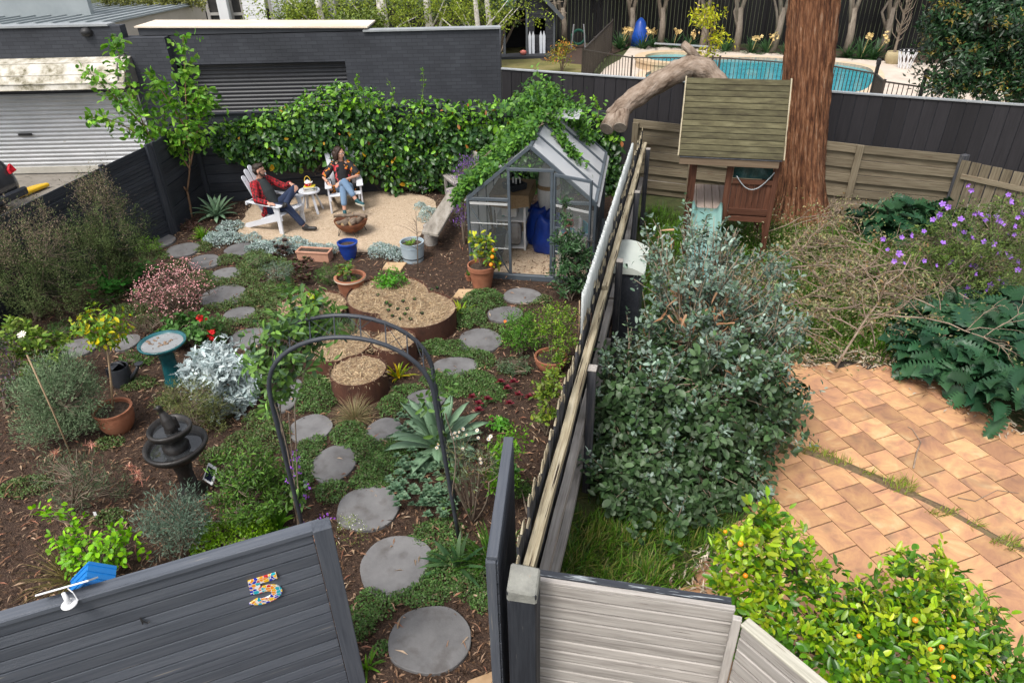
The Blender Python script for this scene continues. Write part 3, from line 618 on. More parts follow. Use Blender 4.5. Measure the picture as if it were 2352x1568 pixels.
 MB().lathe([(.042, 0), (.044, .004), (.04, .009), (.014, .012)], b0, 24).build('base', WP, t2, smooth=True)
 k = b0 + V3(-.012, .01, .085); MB().tube([b0 + (0, 0, .008), b0 + V3(-.006, .005, .045), k], (.016, .014, .01), 10).build('arm', WP, t2, smooth=True)
 e0, e1 = G(80, 1368, 1.79), G(203, 1333, 1.81); ax = unit(e1 - e0); nn2 = unit(np.cross(ax, np.array([.12, -.62, .75]))); c = (e0 + e1) / 2; hl = np.linalg.norm(e1 - e0) / 2
 wv = c - np.array([0, 0, CAM_H]); wv = unit(unit(wv) + np.array([0, 0, .03])); wv = unit(wv - ax * (wv @ ax)); up = np.cross(ax, wv)
 q4 = lambda h: [c - ax * hl - wv * .0 + up * h, c + ax * hl + up * h, c + ax * hl + wv * .14 + up * h, c - ax * hl + wv * .14 + up * h]
 pp = MB(); A = q4(-.004); B = q4(.006); pp.add(A + B, MB.BOXF); pp.build('panel', WP, t2, bevel=.002)
 cell = MB(); A = [c - ax * hl * .95 + wv * .006 + up * .0065, c + ax * hl * .95 + wv * .006 + up * .0065, c + ax * hl * .95 + wv * .134 + up * .0065, c - ax * hl * .95 + wv * .134 + up * .0065]; cell.sheet(A[::-1]); cell.build('cells', pmat('solar_cells', [(.01, .012, .03), (.02, .025, .05)], scale=20, rough=.15, bump=0), t2)
 MB().tube([c + ax * .03 - up * .01, b0 + V3(.035, .02, .075), b0 + V3(.05, .01, .02)], .003, 6).build('cable', WP, t2)
 r0, r1 = VP(178, 1385, GT0 - n * .05, GT1 - n * .05), VP(252, 1352, GT0 - n * .05, GT1 - n * .05); BL = pmat('blue_paint', [(.01, .16, .46), (.015, .2, .56)], scale=4, rough=.4, bump=.05)
 a0 = G(200, 1345, 1.72); d2 = d; n2 = -n; c0 = L2(GT1, GT0, 0) * 0 + G(205, 1375, 1.62); c0 = c0 + n2 * .1
 t3 = thing('letterbox', (c0[0], c0[1], 1.3), 'bright blue letterbox with a ribbed pitched roof behind the gate', 'letterbox'); W, D2, hb = .115, .14, 1.6
 MB().beam(c0 * (1, 1, 0) - d2 * .09 + (0, 0, 1.45), c0 * (1, 1, 0) + d2 * .09 + (0, 0, 1.45), .2, .3).build('body', BL, t3)
 e = c0 * (1, 1, 0); rf = MB(); ap = .1
 for sgn in (-1, 1):
  P = [e + d2 * sgn * .125 - n * -.13 + (0, 0, hb), e + d2 * sgn * .125 - n * .13 + (0, 0, hb), e - n * .13 + (0, 0, hb + ap), e - n * -.13 + (0, 0, hb + ap)]
  nr = unit(d2 * sgn * ap + np.array([0, 0, .125])); rf.slab(P, nr, .006)
  for k in range(5):
   s = .1 + .2 * k; rf.beam(P[1] + (P[2] - P[1]) * 0 + (P[0] - P[1]) * s + nr * .003, P[2] + (P[3] - P[2]) * s + nr * .003, .006, .006, up=nr)
 rf.build('roof', BL, t3)
number_gate()
t = thing('gate_leaf', (-.05, 3.4, 0), 'open charcoal gate leaf seen edge-on against the paling fence', 'gate'); g0, g1 = V3(-.13, 2.86, 0), V3(-.02, 3.98, 0); dd, nn_, _l = dirn(g0, g1); mb = MB()
for i in range(17): mb.beam(g0 + (0, 0, .06 + .097 * i), g1 + (0, 0, .06 + .097 * i), .03, .088)
mb.build('slats', CHAR, t, bevel=.002)
MB().beam(g0 - nn_ * .02 + (0, 0, 1.7), g1 - nn_ * .02 + (0, 0, 1.7), .07, .03).build('top_rail', CHAR, t, bevel=.003)
for q in (g0, g1): MB().beam(q - nn_ * .03, q - nn_ * .03 + (0, 0, 1.68), .04, .06).build('stile', CHAR, t)
STONE = pmat('lichened_post_top', [(.16, .16, .145), (.27, .27, .24)], scale=9, bump=.8, bscale=30, rough=.95, speck=((.28, .15, .06), 10, .66))
t = thing('gate_post', (.03, 2.6, 0), 'thick charcoal gate post with a weathered grey top, next to the open gate leaf', 'post'); Fp = frame((.035, 2.62, 0), -.2)
MB(Fp).beam((0, 0, 0), (0, 0, 1.77), .17, .15, up=(0, 1, 0)).build('shaft', BLACKW, t, bevel=.008)
mb = MB(Fp); mb.add([(x * .087, y * .077, 1.69) for x, y in ((-1, -1), (1, -1), (1, 1), (-1, 1))] + [(x * .085, y * .075, z) for x, y, z in ((-1, -1, 1.78), (1, -1, 1.77), (1, 1, 1.83), (-1, 1, 1.845))], MB.BOXF); mb.build('weathered_top', STONE, t, bevel=.01)
def grey_gate(lab, a, b, z, n, cap, N=15, back=True, sl=0.):
 t = thing('timber_gate', L2(a, b, .5), lab, 'gate'); d, nn, L = dirn(a, b); mb = MB(); h = (z - .03) / N
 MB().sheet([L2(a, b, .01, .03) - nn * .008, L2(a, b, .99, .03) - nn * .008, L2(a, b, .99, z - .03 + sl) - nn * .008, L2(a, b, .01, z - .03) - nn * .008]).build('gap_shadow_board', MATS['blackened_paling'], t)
 for i in range(N): mb.beam(L2(a, b, 0, .03 + h * (i + .5)) + nn * rng.normal() * .0015, L2(a, b, 1, .03 + h * (i + .5) + sl) + nn * rng.normal() * .0015, .022, h - .013)
 mb.build('boards', GREYW, t, bevel=.006)
 MB().beam(L2(a, b, .0, z + .012) - nn * cap[0], L2(a, b, 1., z + .012 + sl) - nn * cap[0], cap[1], .022).build('top_trim', cap[2], t, bevel=.004)
 if back: MB().beam(L2(a, b, .03, z - .012) - nn * .052, L2(a, b, .985, z - .012) - nn * .052, .045, .05).build('back_rail', wood('flaking_charcoal', [(.03, .034, .042), (.06, .066, .08)], speck=((.4, .44, .46), 3.5, .57), bump=.5), t)
 return t, d, nn
pa, pb = G(1222, 1331, 1.6), G(1688, 1400, 1.6)
t, d, nn = grey_gate('weathered grey timber gate of horizontal boards beside the stone-topped post', pa, pb, 1.6, None, (.0, .034, GREYW))
for i in range(14):
 for s in (.02, .97):
  q = L2(pa, pb, s, .06 + i * .1047 + .06) + nn * .0125; MB().ball(q, (.004, .004, .004), 6).build('nail', MATS['dark_iron'], t) if s < .5 and i > 8 else None
qa, qb = G(1708, 1425, 1.6), G(1958, 1632, 1.6)
t, d, nn = grey_gate('angled grey timber gate with a wide pale capping at the bottom right of the fence', qa, qb, 1.57, None, (.012, .075, wood('pale_capping', [(.26, .25, .2), (.42, .4, .33), (.5, .48, .41)], vary=.1, bump=.7, speck=((.16, .13, .08), 2.4, .66))), back=False)
t = thing('timber_post', (*G(1690, 1412, 1.6)[:2], 0), 'grey timber post between the two weathered gates', 'post'); q = G(1692, 1408, 1.63); MB().beam((q[0], q[1] - .02, 0), (q[0], q[1] - .02, 1.62), .035, .05, up=(.9, -.3, 0)).build('shaft', GREYW, t, bevel=.004)
def lapped_fence():
 pts = [((2.5, 13.95), 1.5), ((6.35, 12.3), 1.36), ((7.95, 11.75), 1.3)]
 t = thing('lapped_fence', (5, 13, 0), 'olive-grey timber fence of lapped horizontal boards behind the big tree trunk', 'fence'); N = 10
 for (a, za), (b, zb) in zip(pts[:-1], pts[1:]):
  d, n, L = dirn(a, b); mb = MB()
  for i in range(N):
   fa = (i + .5) / N; o = n * (.05 if i % 2 == (N - 1) % 2 else 0.); w = .155 * za / 1.5
   mb.beam(L2(a, b, .005, za * fa + .01) + o, L2(a, b, .995, zb * fa + .01) + o, .02, w if i % 2 == (N - 1) % 2 else w * .95)
  mb.build('boards', OLIVEW, t, bevel=.003)
 for (q, z) in ((L2((2.5, 13.95), (6.35, 12.3), .02), 1.5), (L2((2.5, 13.95), (6.35, 12.3), .3), 1.5), ((6.33, 12.32), 1.42)):
  d, n, L = dirn((2.5, 13.95), (6.35, 12.3)); q = np.array([q[0], q[1], 0]) + n * .09; MB().beam(q, q + (0, 0, z - .04), .12, .06, up=n).build('post', OLIVEW, t, bevel=.004)
 p = np.array([7.75, 11.83, 0]); MB().beam(p + (.12, -.12, 0), p + (.12, -.12, 1.33), .13, .1, up=(.4, -.9, 0)).build('corner_post', BLACKEDW, t, bevel=.005)
lapped_fence()
a, b = VP(2335, 397, (7.6, 11.7), (9.2, 9.9)) * (1, 1, 0), V3(9.3, 9.6, 0)
t = thing('paling_screen', L2(a, b, .5), 'brown run of vertical palings with a sloping rail behind the purple shrub', 'fence'); d, n, L = dirn((7.85, 11.6), (9.8, 9.7)); mb = MB(); q0 = V3(7.85, 11.6, 0); s = 0
while s < L:
 zt = 1.26 - .04 * s; off = .012 * (int(s / .16) % 2); mb.beam(q0 + d * s + n * off + (0, 0, .02), q0 + d * s + n * off + (0, 0, zt), .14, .015, up=n); s += .158
mb.build('palings', OLIVEW, t); MB().beam(q0 + n * .04 + (0, 0, 1.0), q0 + d * L + n * .04 + (0, 0, .92), .04, .085).build('rail', OLIVEW, t, bevel=.003)
t = thing('boundary_fence', (6, 14, 0), 'tall black vertical-plank boundary fence with a pale metal capping below the pool', 'fence'); PF0, PF1 = (-.1, 16.3), (15.5, 10.65); d, n, L = dirn(PF0, PF1); mb = MB(); s = .12
while s < L:
 z = 2.06 - .021 * s; mb.beam(L2(PF0, PF1, s / L, .0), L2(PF0, PF1, s / L, z), .222, .02, up=n); s += .236
mb.build('planks', wood('black_stained_planks', [(.016, .015, .017), (.03, .028, .031)], vary=.25, rough=.7, bump=.3, speck=((.012, .01, .01), 4, .66)), t)
MB().sheet([L2(PF0, PF1, 0, 0) - n * .013, L2(PF0, PF1, 1, 0) - n * .013, L2(PF0, PF1, 1, 2.05 - .021 * L) - n * .013, L2(PF0, PF1, 0, 2.05) - n * .013]).build('backing', BLACKW, t)
MB().beam(L2(PF0, PF1, 0, 2.08), L2(PF0, PF1, 1, 2.08 - .021 * L), .075, .035).build('capping', CAPG, t, bevel=.004)
# buildings behind the lane
def brickmat(name, c1, c2, mortar, bw=.23, bh=.076, rough=.8, bump=.4):
 m, n, l, b = _nodes(name); at = n.new('ShaderNodeAttribute'); at.attribute_name = 'lc'; sp = n.new('ShaderNodeSeparateXYZ'); cb = n.new('ShaderNodeCombineXYZ'); l.new(at.outputs['Vector'], sp.inputs[0])
 ad = n.new('ShaderNodeMath'); l.new(sp.outputs[0], ad.inputs[0]); l.new(sp.outputs[1], ad.inputs[1]); l.new(ad.outputs[0], cb.inputs[0]); l.new(sp.outputs[2], cb.inputs[1])
 br = n.new('ShaderNodeTexBrick'); br.inputs['Color1'].default_value = (*c1, 1); br.inputs['Color2'].default_value = (*c2, 1); br.inputs['Mortar'].default_value = (*mortar, 1); br.inputs['Scale'].default_value = 1
 br.inputs['Brick Width'].default_value = bw; br.inputs['Row Height'].default_value = bh; br.inputs['Mortar Size'].default_value = .006; br.inputs['Mortar Smooth'].default_value = .4; l.new(cb.outputs[0], br.inputs['Vector'])
 no = n.new('ShaderNodeTexNoise'); no.inputs['Scale'].default_value = .9; no.inputs['Detail'].default_value = 8; l.new(at.outputs['Vector'], no.inputs['Vector'])
 mr = n.new('ShaderNodeMapRange'); mr.inputs[1].default_value = .3; mr.inputs[2].default_value = .7; mr.inputs[3].default_value = .8; mr.inputs[4].default_value = 1.3; l.new(no.outputs['Fac'], mr.inputs[0])
 sc = n.new('ShaderNodeVectorMath'); sc.operation = 'SCALE'; l.new(br.outputs['Color'], sc.inputs[0]); l.new(mr.outputs[0], sc.inputs[3]); l.new(sc.outputs[0], b.inputs['Base Color'])
 bp = n.new('ShaderNodeBump'); bp.inputs['Strength'].default_value = bump; bp.inputs['Distance'].default_value = .008; bp.invert = True; l.new(br.outputs['Fac'], bp.inputs['Height']); l.new(bp.outputs[0], b.inputs['Normal'])
 b.inputs['Roughness'].default_value = rough; b.inputs['Specular IOR Level'].default_value = .3; return m
def garage():
 t = thing('brick_garage', (-6, 17, 0), 'charcoal painted brick garage with a dark roller door behind the climber', 'garage'); BR = brickmat('charcoal_brick', (.036, .039, .047), (.047, .051, .06), (.028, .031, .037))
 Y = 16.3; zr = AY(1148, 84, Y)[2]; zl = AY(300, 68, Y)[2]; dl, dr = AY(360, 145, Y), AY(793, 147, Y); zd = (dl[2] + dr[2]) / 2; x1 = -.12; x0 = AY(270, 100, Y)[0]
 wl = MB(); zt = (zr + zl) / 2
 for a, b2, z0, z1 in ((dr[0], x1, 0, zt), (dl[0], dr[0], zd, zt), (x0, dl[0], 0, zt)): wl.beam((a, Y + .13, (z0 + z1) / 2), (b2, Y + .13, (z0 + z1) / 2), .26, z1 - z0)
 wl.lc = [np.array(v) for v in wl.v]; wl.build('wall', BR, t)
 sw = MB(); sw.beam((x1 - .13, Y + .263, zt / 2 - .3), (x1 - .13, Y + 5, zt / 2 - .3), .26, zt - .6); sw.lc = [np.array(v) for v in sw.v]; sw.build('side_wall', BR, t)
 corrugated('roller_door', (dl[0] - .05, Y + .24), (dr[0] + .05, Y + .24), .05, zd + .1, .085, .016, pmat('charcoal_steel', [(.022, .024, .03), (.036, .039, .046)], scale=3, rough=.45, bump=0, spec=.5), t, vertical=False)
 MB().beam((AY(835, 80, Y)[0], Y + .1, zt + .02), (x1 + .02, Y + .1, zt + .02), .3, .035).build('flashing', CAPG, t)
 a, b2 = AY(315, 64, Y + .05), AY(828, 65, Y + .05)
 pr = lambda lo, e, o: [(a[0] - e, Y + o, zt + .02 if lo is None else a[2] + lo[0]), (b2[0] + .12 + e, Y + o, zt + .02 if lo is None else b2[2] + lo[0])]
 q = [(a[0], Y + .05, zt + .02), (b2[0] + .12, Y + .05, zt + .02), (b2[0] + .12, Y + .05, b2[2]), (a[0], Y + .05, a[2])]; m_ = MB(); m_.add(q + [(x, y + 1.0, z) for x, y, z in q], MB.BOXF).build('parapet', pmat('charcoal_render', [(.034, .037, .044), (.05, .054, .062)], scale=1.5, rough=.7, bump=.1), t)
 q = [(a[0] - .04, Y + .0, a[2] + .002), (b2[0] + .16, Y + .0, b2[2] + .002), (b2[0] + .16, Y + .0, b2[2] + .032), (a[0] - .04, Y + .0, a[2] + .032)]; m_ = MB(); m_.add(q + [(x, y + 1.1, z) for x, y, z in q], MB.BOXF).build('roof', pmat('cream_membrane', [(.62, .5, .36), (.75, .68, .58)], scale=.6, rough=.9, bump=.05, speck=((.5, .33, .16), 1.2, .66)), t)
 MB().beam((x0, Y + 2.5, zt - .75), (x1 - .27, Y + 2.5, zt - .75), 4.4, .05).build('rear_roof', CAPG, t)
garage()
def left_garage():
 t = thing('garage', (-14, 17, 0), 'dark garage with a silver roller door under a mossy cream hood', 'garage'); Y = 16.05
 x1 = AY(270, 100, Y + .25)[0]; zt = AY(150, 62, Y)[2]; BR = MATS.get('x') or bpy.data.materials['charcoal_brick']; xd = AY(342, 300, Y)[0]; xl = -24.
 zdoor = AY(150, 215, Y)[2]
 w_ = MB(); w_.beam((xl, Y + .13, (zdoor + zt) / 2), (xd + .02, Y + .13, (zdoor + zt) / 2), .26, zt - zdoor); w_.beam((xd, Y + .13, zdoor / 2), (xd + .9, Y + .13, zdoor / 2), .26, zdoor); w_.beam((xd + .02, Y + .13, (zdoor + zt - .25) / 2), (xd + .9, Y + .13, (zdoor + zt - .25) / 2), .26, zt - zdoor - .25)
 w_.lc = [np.array(v) for v in w_.v]; w_.build('wall', BR, t)
 SIL = pmat('silver_steel', [(.4, .41, .42), (.54, .55, .56)], scale=1.5, stretch=(1, 1, 3), rough=.42, bump=0, metal=.25, spec=.5, speck=((.3, .28, .24), 3, .75))
 corrugated('roller_door', (xl, Y + .1), (xd, Y + .1), .16, zdoor + .15, .095, .017, SIL, t, vertical=False)
 MB().beam((xl, Y + .07, .09), (xd, Y + .07, .09), .06, .14).build('bottom_bar', pmat('cream_bar', [(.4, .38, .33), (.55, .53, .47)], scale=2, bump=.1), t)
 MB().beam((-11.2, Y + .05, .92), (-10.9, Y + .05, .92), .03, .05).build('door_lock', MATS['dark_iron'], t)
 hr = AY(286, 150, Y - .35)[0]; z0 = AY(100, 206, Y - .62)[2]; z1 = AY(100, 134, Y - .02)[2]; pr = [(0.0, z1), (-.24, z1 - .06), (-.46, z1 - .26), (-.6, z0 + .12), (-.62, z0)]
 HOOD = pmat('mossy_cream_sheet', [(.16, .14, .085), (.46, .42, .34), (.62, .59, .52)], scale=3.2, rough=.85, bump=.2, detail=12, stops=[(.36, (.13, .115, .065)), (.47, (.4, .37, .3)), (.6, (.6, .57, .51))])
 for k in range(4):
  (ya, za), (yb, zb) = pr[k], pr[k + 1]; e = .008 * (k % 2); m_ = MB(); m_.slab([(xl, Y + ya, za), (hr, Y + ya, za), (hr, Y + yb, zb - .012), (xl, Y + yb, zb - .012)], (0, -(za - zb), -(yb - ya)), .014); m_.beam((xl, Y + yb - .012, zb - .01), (hr, Y + yb - .012, zb - .01), .02, .012); m_.build('hood_sheet', HOOD, t)
 m_ = MB(); m_.slab([(hr + .02, Y + y, z) for y, z in pr] + [(hr + .02, Y, z0)], (1, 0, 0), .02); m_.build('hood_end', pmat('grey_bracket', [(.1, .095, .085), (.2, .19, .17)], scale=6), t)
 br_ = MB(); cxx = xd - .05
 for r in (.55,): br_.tube([(cxx, Y - .02 - r * math.sin(a), z0 + .05 + r * math.cos(a) * 1.0) for a in np.linspace(0, math.pi / 2, 12)], .02, 6)
 br_.beam((cxx, Y - .02, z0 + .6), (cxx, Y - .02, z0 - .5), .04, .04, up=(0, 1, 0)); br_.beam((cxx, Y - .55, z0 + .05), (cxx, Y, z0 - .45), .03, .03); br_.build('hood_bracket', MATS['grey_bracket'], t)
 MB().beam((xl, Y + .13, zt + .02), (x1 + .05, Y + .13, zt + .02), .34, .04).build('flashing', CAPG, t)
 q = AY(197, 69, Y - .02); t2 = thing('security_light', q, 'small black dome light high on the dark brick wall at the left', 'light'); MB().lathe([(.0, -.14), (.1, -.11), (.13, -.03), (.08, .03), (.0, .05)], q, 16, close=False).build('dome', MATS['dark_iron'], t2, smooth=True); MB().box(q + (0, .03, .05), (.12, .08, .08)).build('bracket', MATS['dark_iron'], t2)
 x = -9.9; f = lambda px, py: np.array([0, 0, CAM_H]) + (x / _ray(px, py)[0]) * _ray(px, py)
 a, b2 = f(236, 52), f(466, 4); t3 = thing('rendered_building', (x - 3, 20, 0), 'cream rendered building with a grey ribbed metal roof at the top left', 'building')
 m_ = MB(); m_.slab([(x, a[1], 0), (x, b2[1], 0), (x, b2[1], b2[2] - .05), (x, a[1], a[2] - .05)], (1, 0, 0), .2); m_.build('wall', pmat('cream_render', [(.5, .43, .36), (.6, .53, .45)], scale=1.5, bump=.1), t3)
 rf = MB(); n_r = int(20 / .42)
 sl_ = np.array([0, b2[1] - a[1], b2[2] - a[2]])
 rf.slab([(x + .1, a[1], a[2]), (x - 20, a[1], a[2]), (x - 20, b2[1], b2[2]), (x + .1, b2[1], b2[2])], np.cross((1, 0, 0), sl_), .04)
 nr = unit(np.cross((1, 0, 0), sl_))
 for k in range(n_r): rf.beam(np.array([x - .42 * k, a[1], a[2]]) + nr * .018, np.array([x - .42 * k, b2[1], b2[2]]) + nr * .018, .05, .04, up=nr)
 rf.build('roof', pmat('grey_roof_steel', [(.22, .25, .26), (.3, .33, .34)], scale=1, rough=.5, bump=0, spec=.5), t3)
 MB().beam((x - 20, a[1] - .07, a[2] - .08), (x + .1, a[1] - .07, a[2] - .08), .14, .12).build('gutter', MATS['grey_roof_steel'], t3)
 MB().box((-13.8, 21.0, a[2] + 1.0), (5, .2, 2.4)).build('upper_wall', MATS['grey_roof_steel'], t3)
left_garage()
def white_house():
 Y = 27.; t = thing('weatherboard_house', (-8, 28, 0), 'white weatherboard house with tall framed windows at the top of the photo', 'house'); WH = pmat('white_boards', [(.72, .73, .74), (.8, .8, .8)], scale=1, rough=.6, bump=0); GL = pmat('dark_window', [(.03, .03, .03), (.07, .065, .06)], scale=2, rough=.1, bump=0)
 a, b2 = AY(560, 30, Y), AY(612, 30, Y); z0, z1 = AY(585, 62, Y)[2], 3.4; mb = MB(); k = 0
 for i in range(20): z = z0 - 1 + i * .16; mb.beam((a[0], Y - .01 * 0, z), (b2[0], Y, z), .05, .155)
 mb.build('wall', WH, t, bevel=.01)
 for x0, x1 in ((478, 508), (514, 528), (532, 558)):
  A, B = AY(x0, 30, Y + .1), AY(x1, 30, Y + .1)
  if x0 == 514: MB().box(((A[0] + B[0]) / 2, Y - .1, 1.8), (B[0] - A[0] + .12, .25, 3.4)).build('column', WH, t)
  else:
   p = MB(); p.box(((A[0] + B[0]) / 2, Y + .2, 1.8), (B[0] - A[0], .05, 3.2)); o = p.build('window', GL, t); fr = MB()
   for xx in (A[0], B[0]): fr.box((xx, Y + .15, 1.8), (.1, .08, 3.3))
   fr.box(((A[0] + B[0]) / 2, Y + .15, AY(x0, 34, Y)[2]), (B[0] - A[0], .07, .09)); f_ = fr.build('frame', pmat('grey_frame', [(.3, .28, .26), (.4, .38, .35)], scale=3, bump=0), o)
   f_.location = (0, 0, 0)
 A, B = AY(612, 30, Y + 1), AY(765, 30, Y + 1); zz = AY(690, 20, Y + 1)[2]
 MB().box(((A[0] + B[0]) / 2, Y + 1.5, zz / 2 + .2), (B[0] - A[0], .2, zz + .2)).build('porch_wall', pmat('grey_porch', [(.3, .29, .28), (.4, .39, .37)], scale=2, bump=.1), t)
 for px in (632, 648, 668, 705): q = AY(px, 20, Y + .8); MB().box((q[0], Y + .9, 1.4), (.22 if px != 705 else .9, .22, 3.4)).build('porch_post', WH, t)
white_house()
# car and yellow board in the lane
def car():
 q = G(36, 405, .8); t = thing('parked_car', (q[0] - 2, q[1] + .6, 0), 'dark grey parked car, its tail and red light showing beyond the left fence', 'car'); F = frame((-10.02, 13.0, 0), R_(168))
 P = [(0, .35), (-.03, .62), (.05, .82), (.12, 1.0), (.45, 1.32), (.9, 1.46), (1.9, 1.5), (2.7, 1.32), (3.3, .98), (4.2, .82), (4.4, .5), (4.35, .3), (3.9, .25), (.3, .25)]
 prof = [(-.84, .9), (-.8, 1), (.8, 1), (.84, .9)]; v = []; f = []
 ys = [-.86, -.84, -.74, .74, .84, .86]; sc = [.0, 1., 1., 1., 1., .0]
 v = []; n = len(P)
 for y in (-.85, -.78, -.6, .6, .78, .85):
  ins = {.85: .72, .78: .94, .6: 1.}[abs(y)]
  for x, z in P: v.append((2.1 + (x - 2.1) * (ins if abs(y) > .8 else 1 - (1 - ins) * .3), y * (1 - .14 * max(0, (z - .9) / .6)), .75 + (z - .75) * ins))
 f = [(i * n + k, i * n + (k + 1) % n, (i + 1) * n + (k + 1) % n, (i + 1) * n + k) for i in range(5) for k in range(n)] + [tuple(range(n))[::-1], tuple(5 * n + k for k in range(n))]
 o = MB(F).add(v, f).build('body', pmat('grey_car_paint', [(.03, .031, .034), (.045, .046, .05)], scale=2, rough=.25, bump=0, coat=.8, spec=.5), t, smooth=True); md = o.modifiers.new('sub', 'SUBSURF'); md.levels = md.render_levels = 2
 gl = MB(F); gl.slab([(.16, -.58, 1.02), (.16, .58, 1.02), (.44, .52, 1.28), (.44, -.52, 1.28)], (-.7, 0, .6), .02); gl.build('rear_window', pmat('tinted_glass', [(.01, .01, .012), (.02, .02, .022)], scale=2, rough=.05, bump=0), t)
 for s in (-1, 1):
  l_ = MB(F); l_.slab([(-.01, s * .6, .8), (.01, s * .76, .82), (.16, s * .83, .86), (.17, s * .82, .93), (.06, s * .68, .92), (.01, s * .6, .88)], (-1, s * .3, .2), .05); l_.build('tail_light', pmat('red_lens', [(.4, .01, .02), (.6, .02, .03)], scale=9, rough=.12, bump=0), t)
  for x in (.85, 3.5):
   wl = MB(F); a = np.linspace(0, 2 * math.pi, 24, endpoint=False); wl.tube([(x, s * .68, .32), (x, s * .72, .32), (x, s * .86, .32), (x, s * .875, .32)], (.27, .32, .32, .27), 24); wl.build('wheel', MATS['dark_iron'], t, auto=40)
 MB(F).beam((-.05, -.75, .42), (-.05, .75, .42), .1, .16).build('bumper', BLACKW, t, bevel=.03)
car()
a, b = G(44, 447, .1), G(112, 420, .1); d = unit((b - a) * (1, 1, 0)); n = np.array([-d[1], d[0], 0])
mb = MB(); L = np.linalg.norm(b - a); ring = []
for k in range(14): ang = math.pi * k / 13; ring.append((a + d * (L / 2 - L / 2 * math.cos(ang) * 1.05) + n * .25 * math.sin(ang)))
mb.prism([p[:2] for p in ring] , .02, .1); o = mb.build('plastic_board', pmat('yellow_plastic', [(.7, .43, .015), (.8, .5, .03)], scale=4, rough=.35, bump=0, speck=((.06, .05, .03), 14, .7)), bevel=.02); tag(o, 'bright yellow plastic board lying in the lane beside the car', 'board')
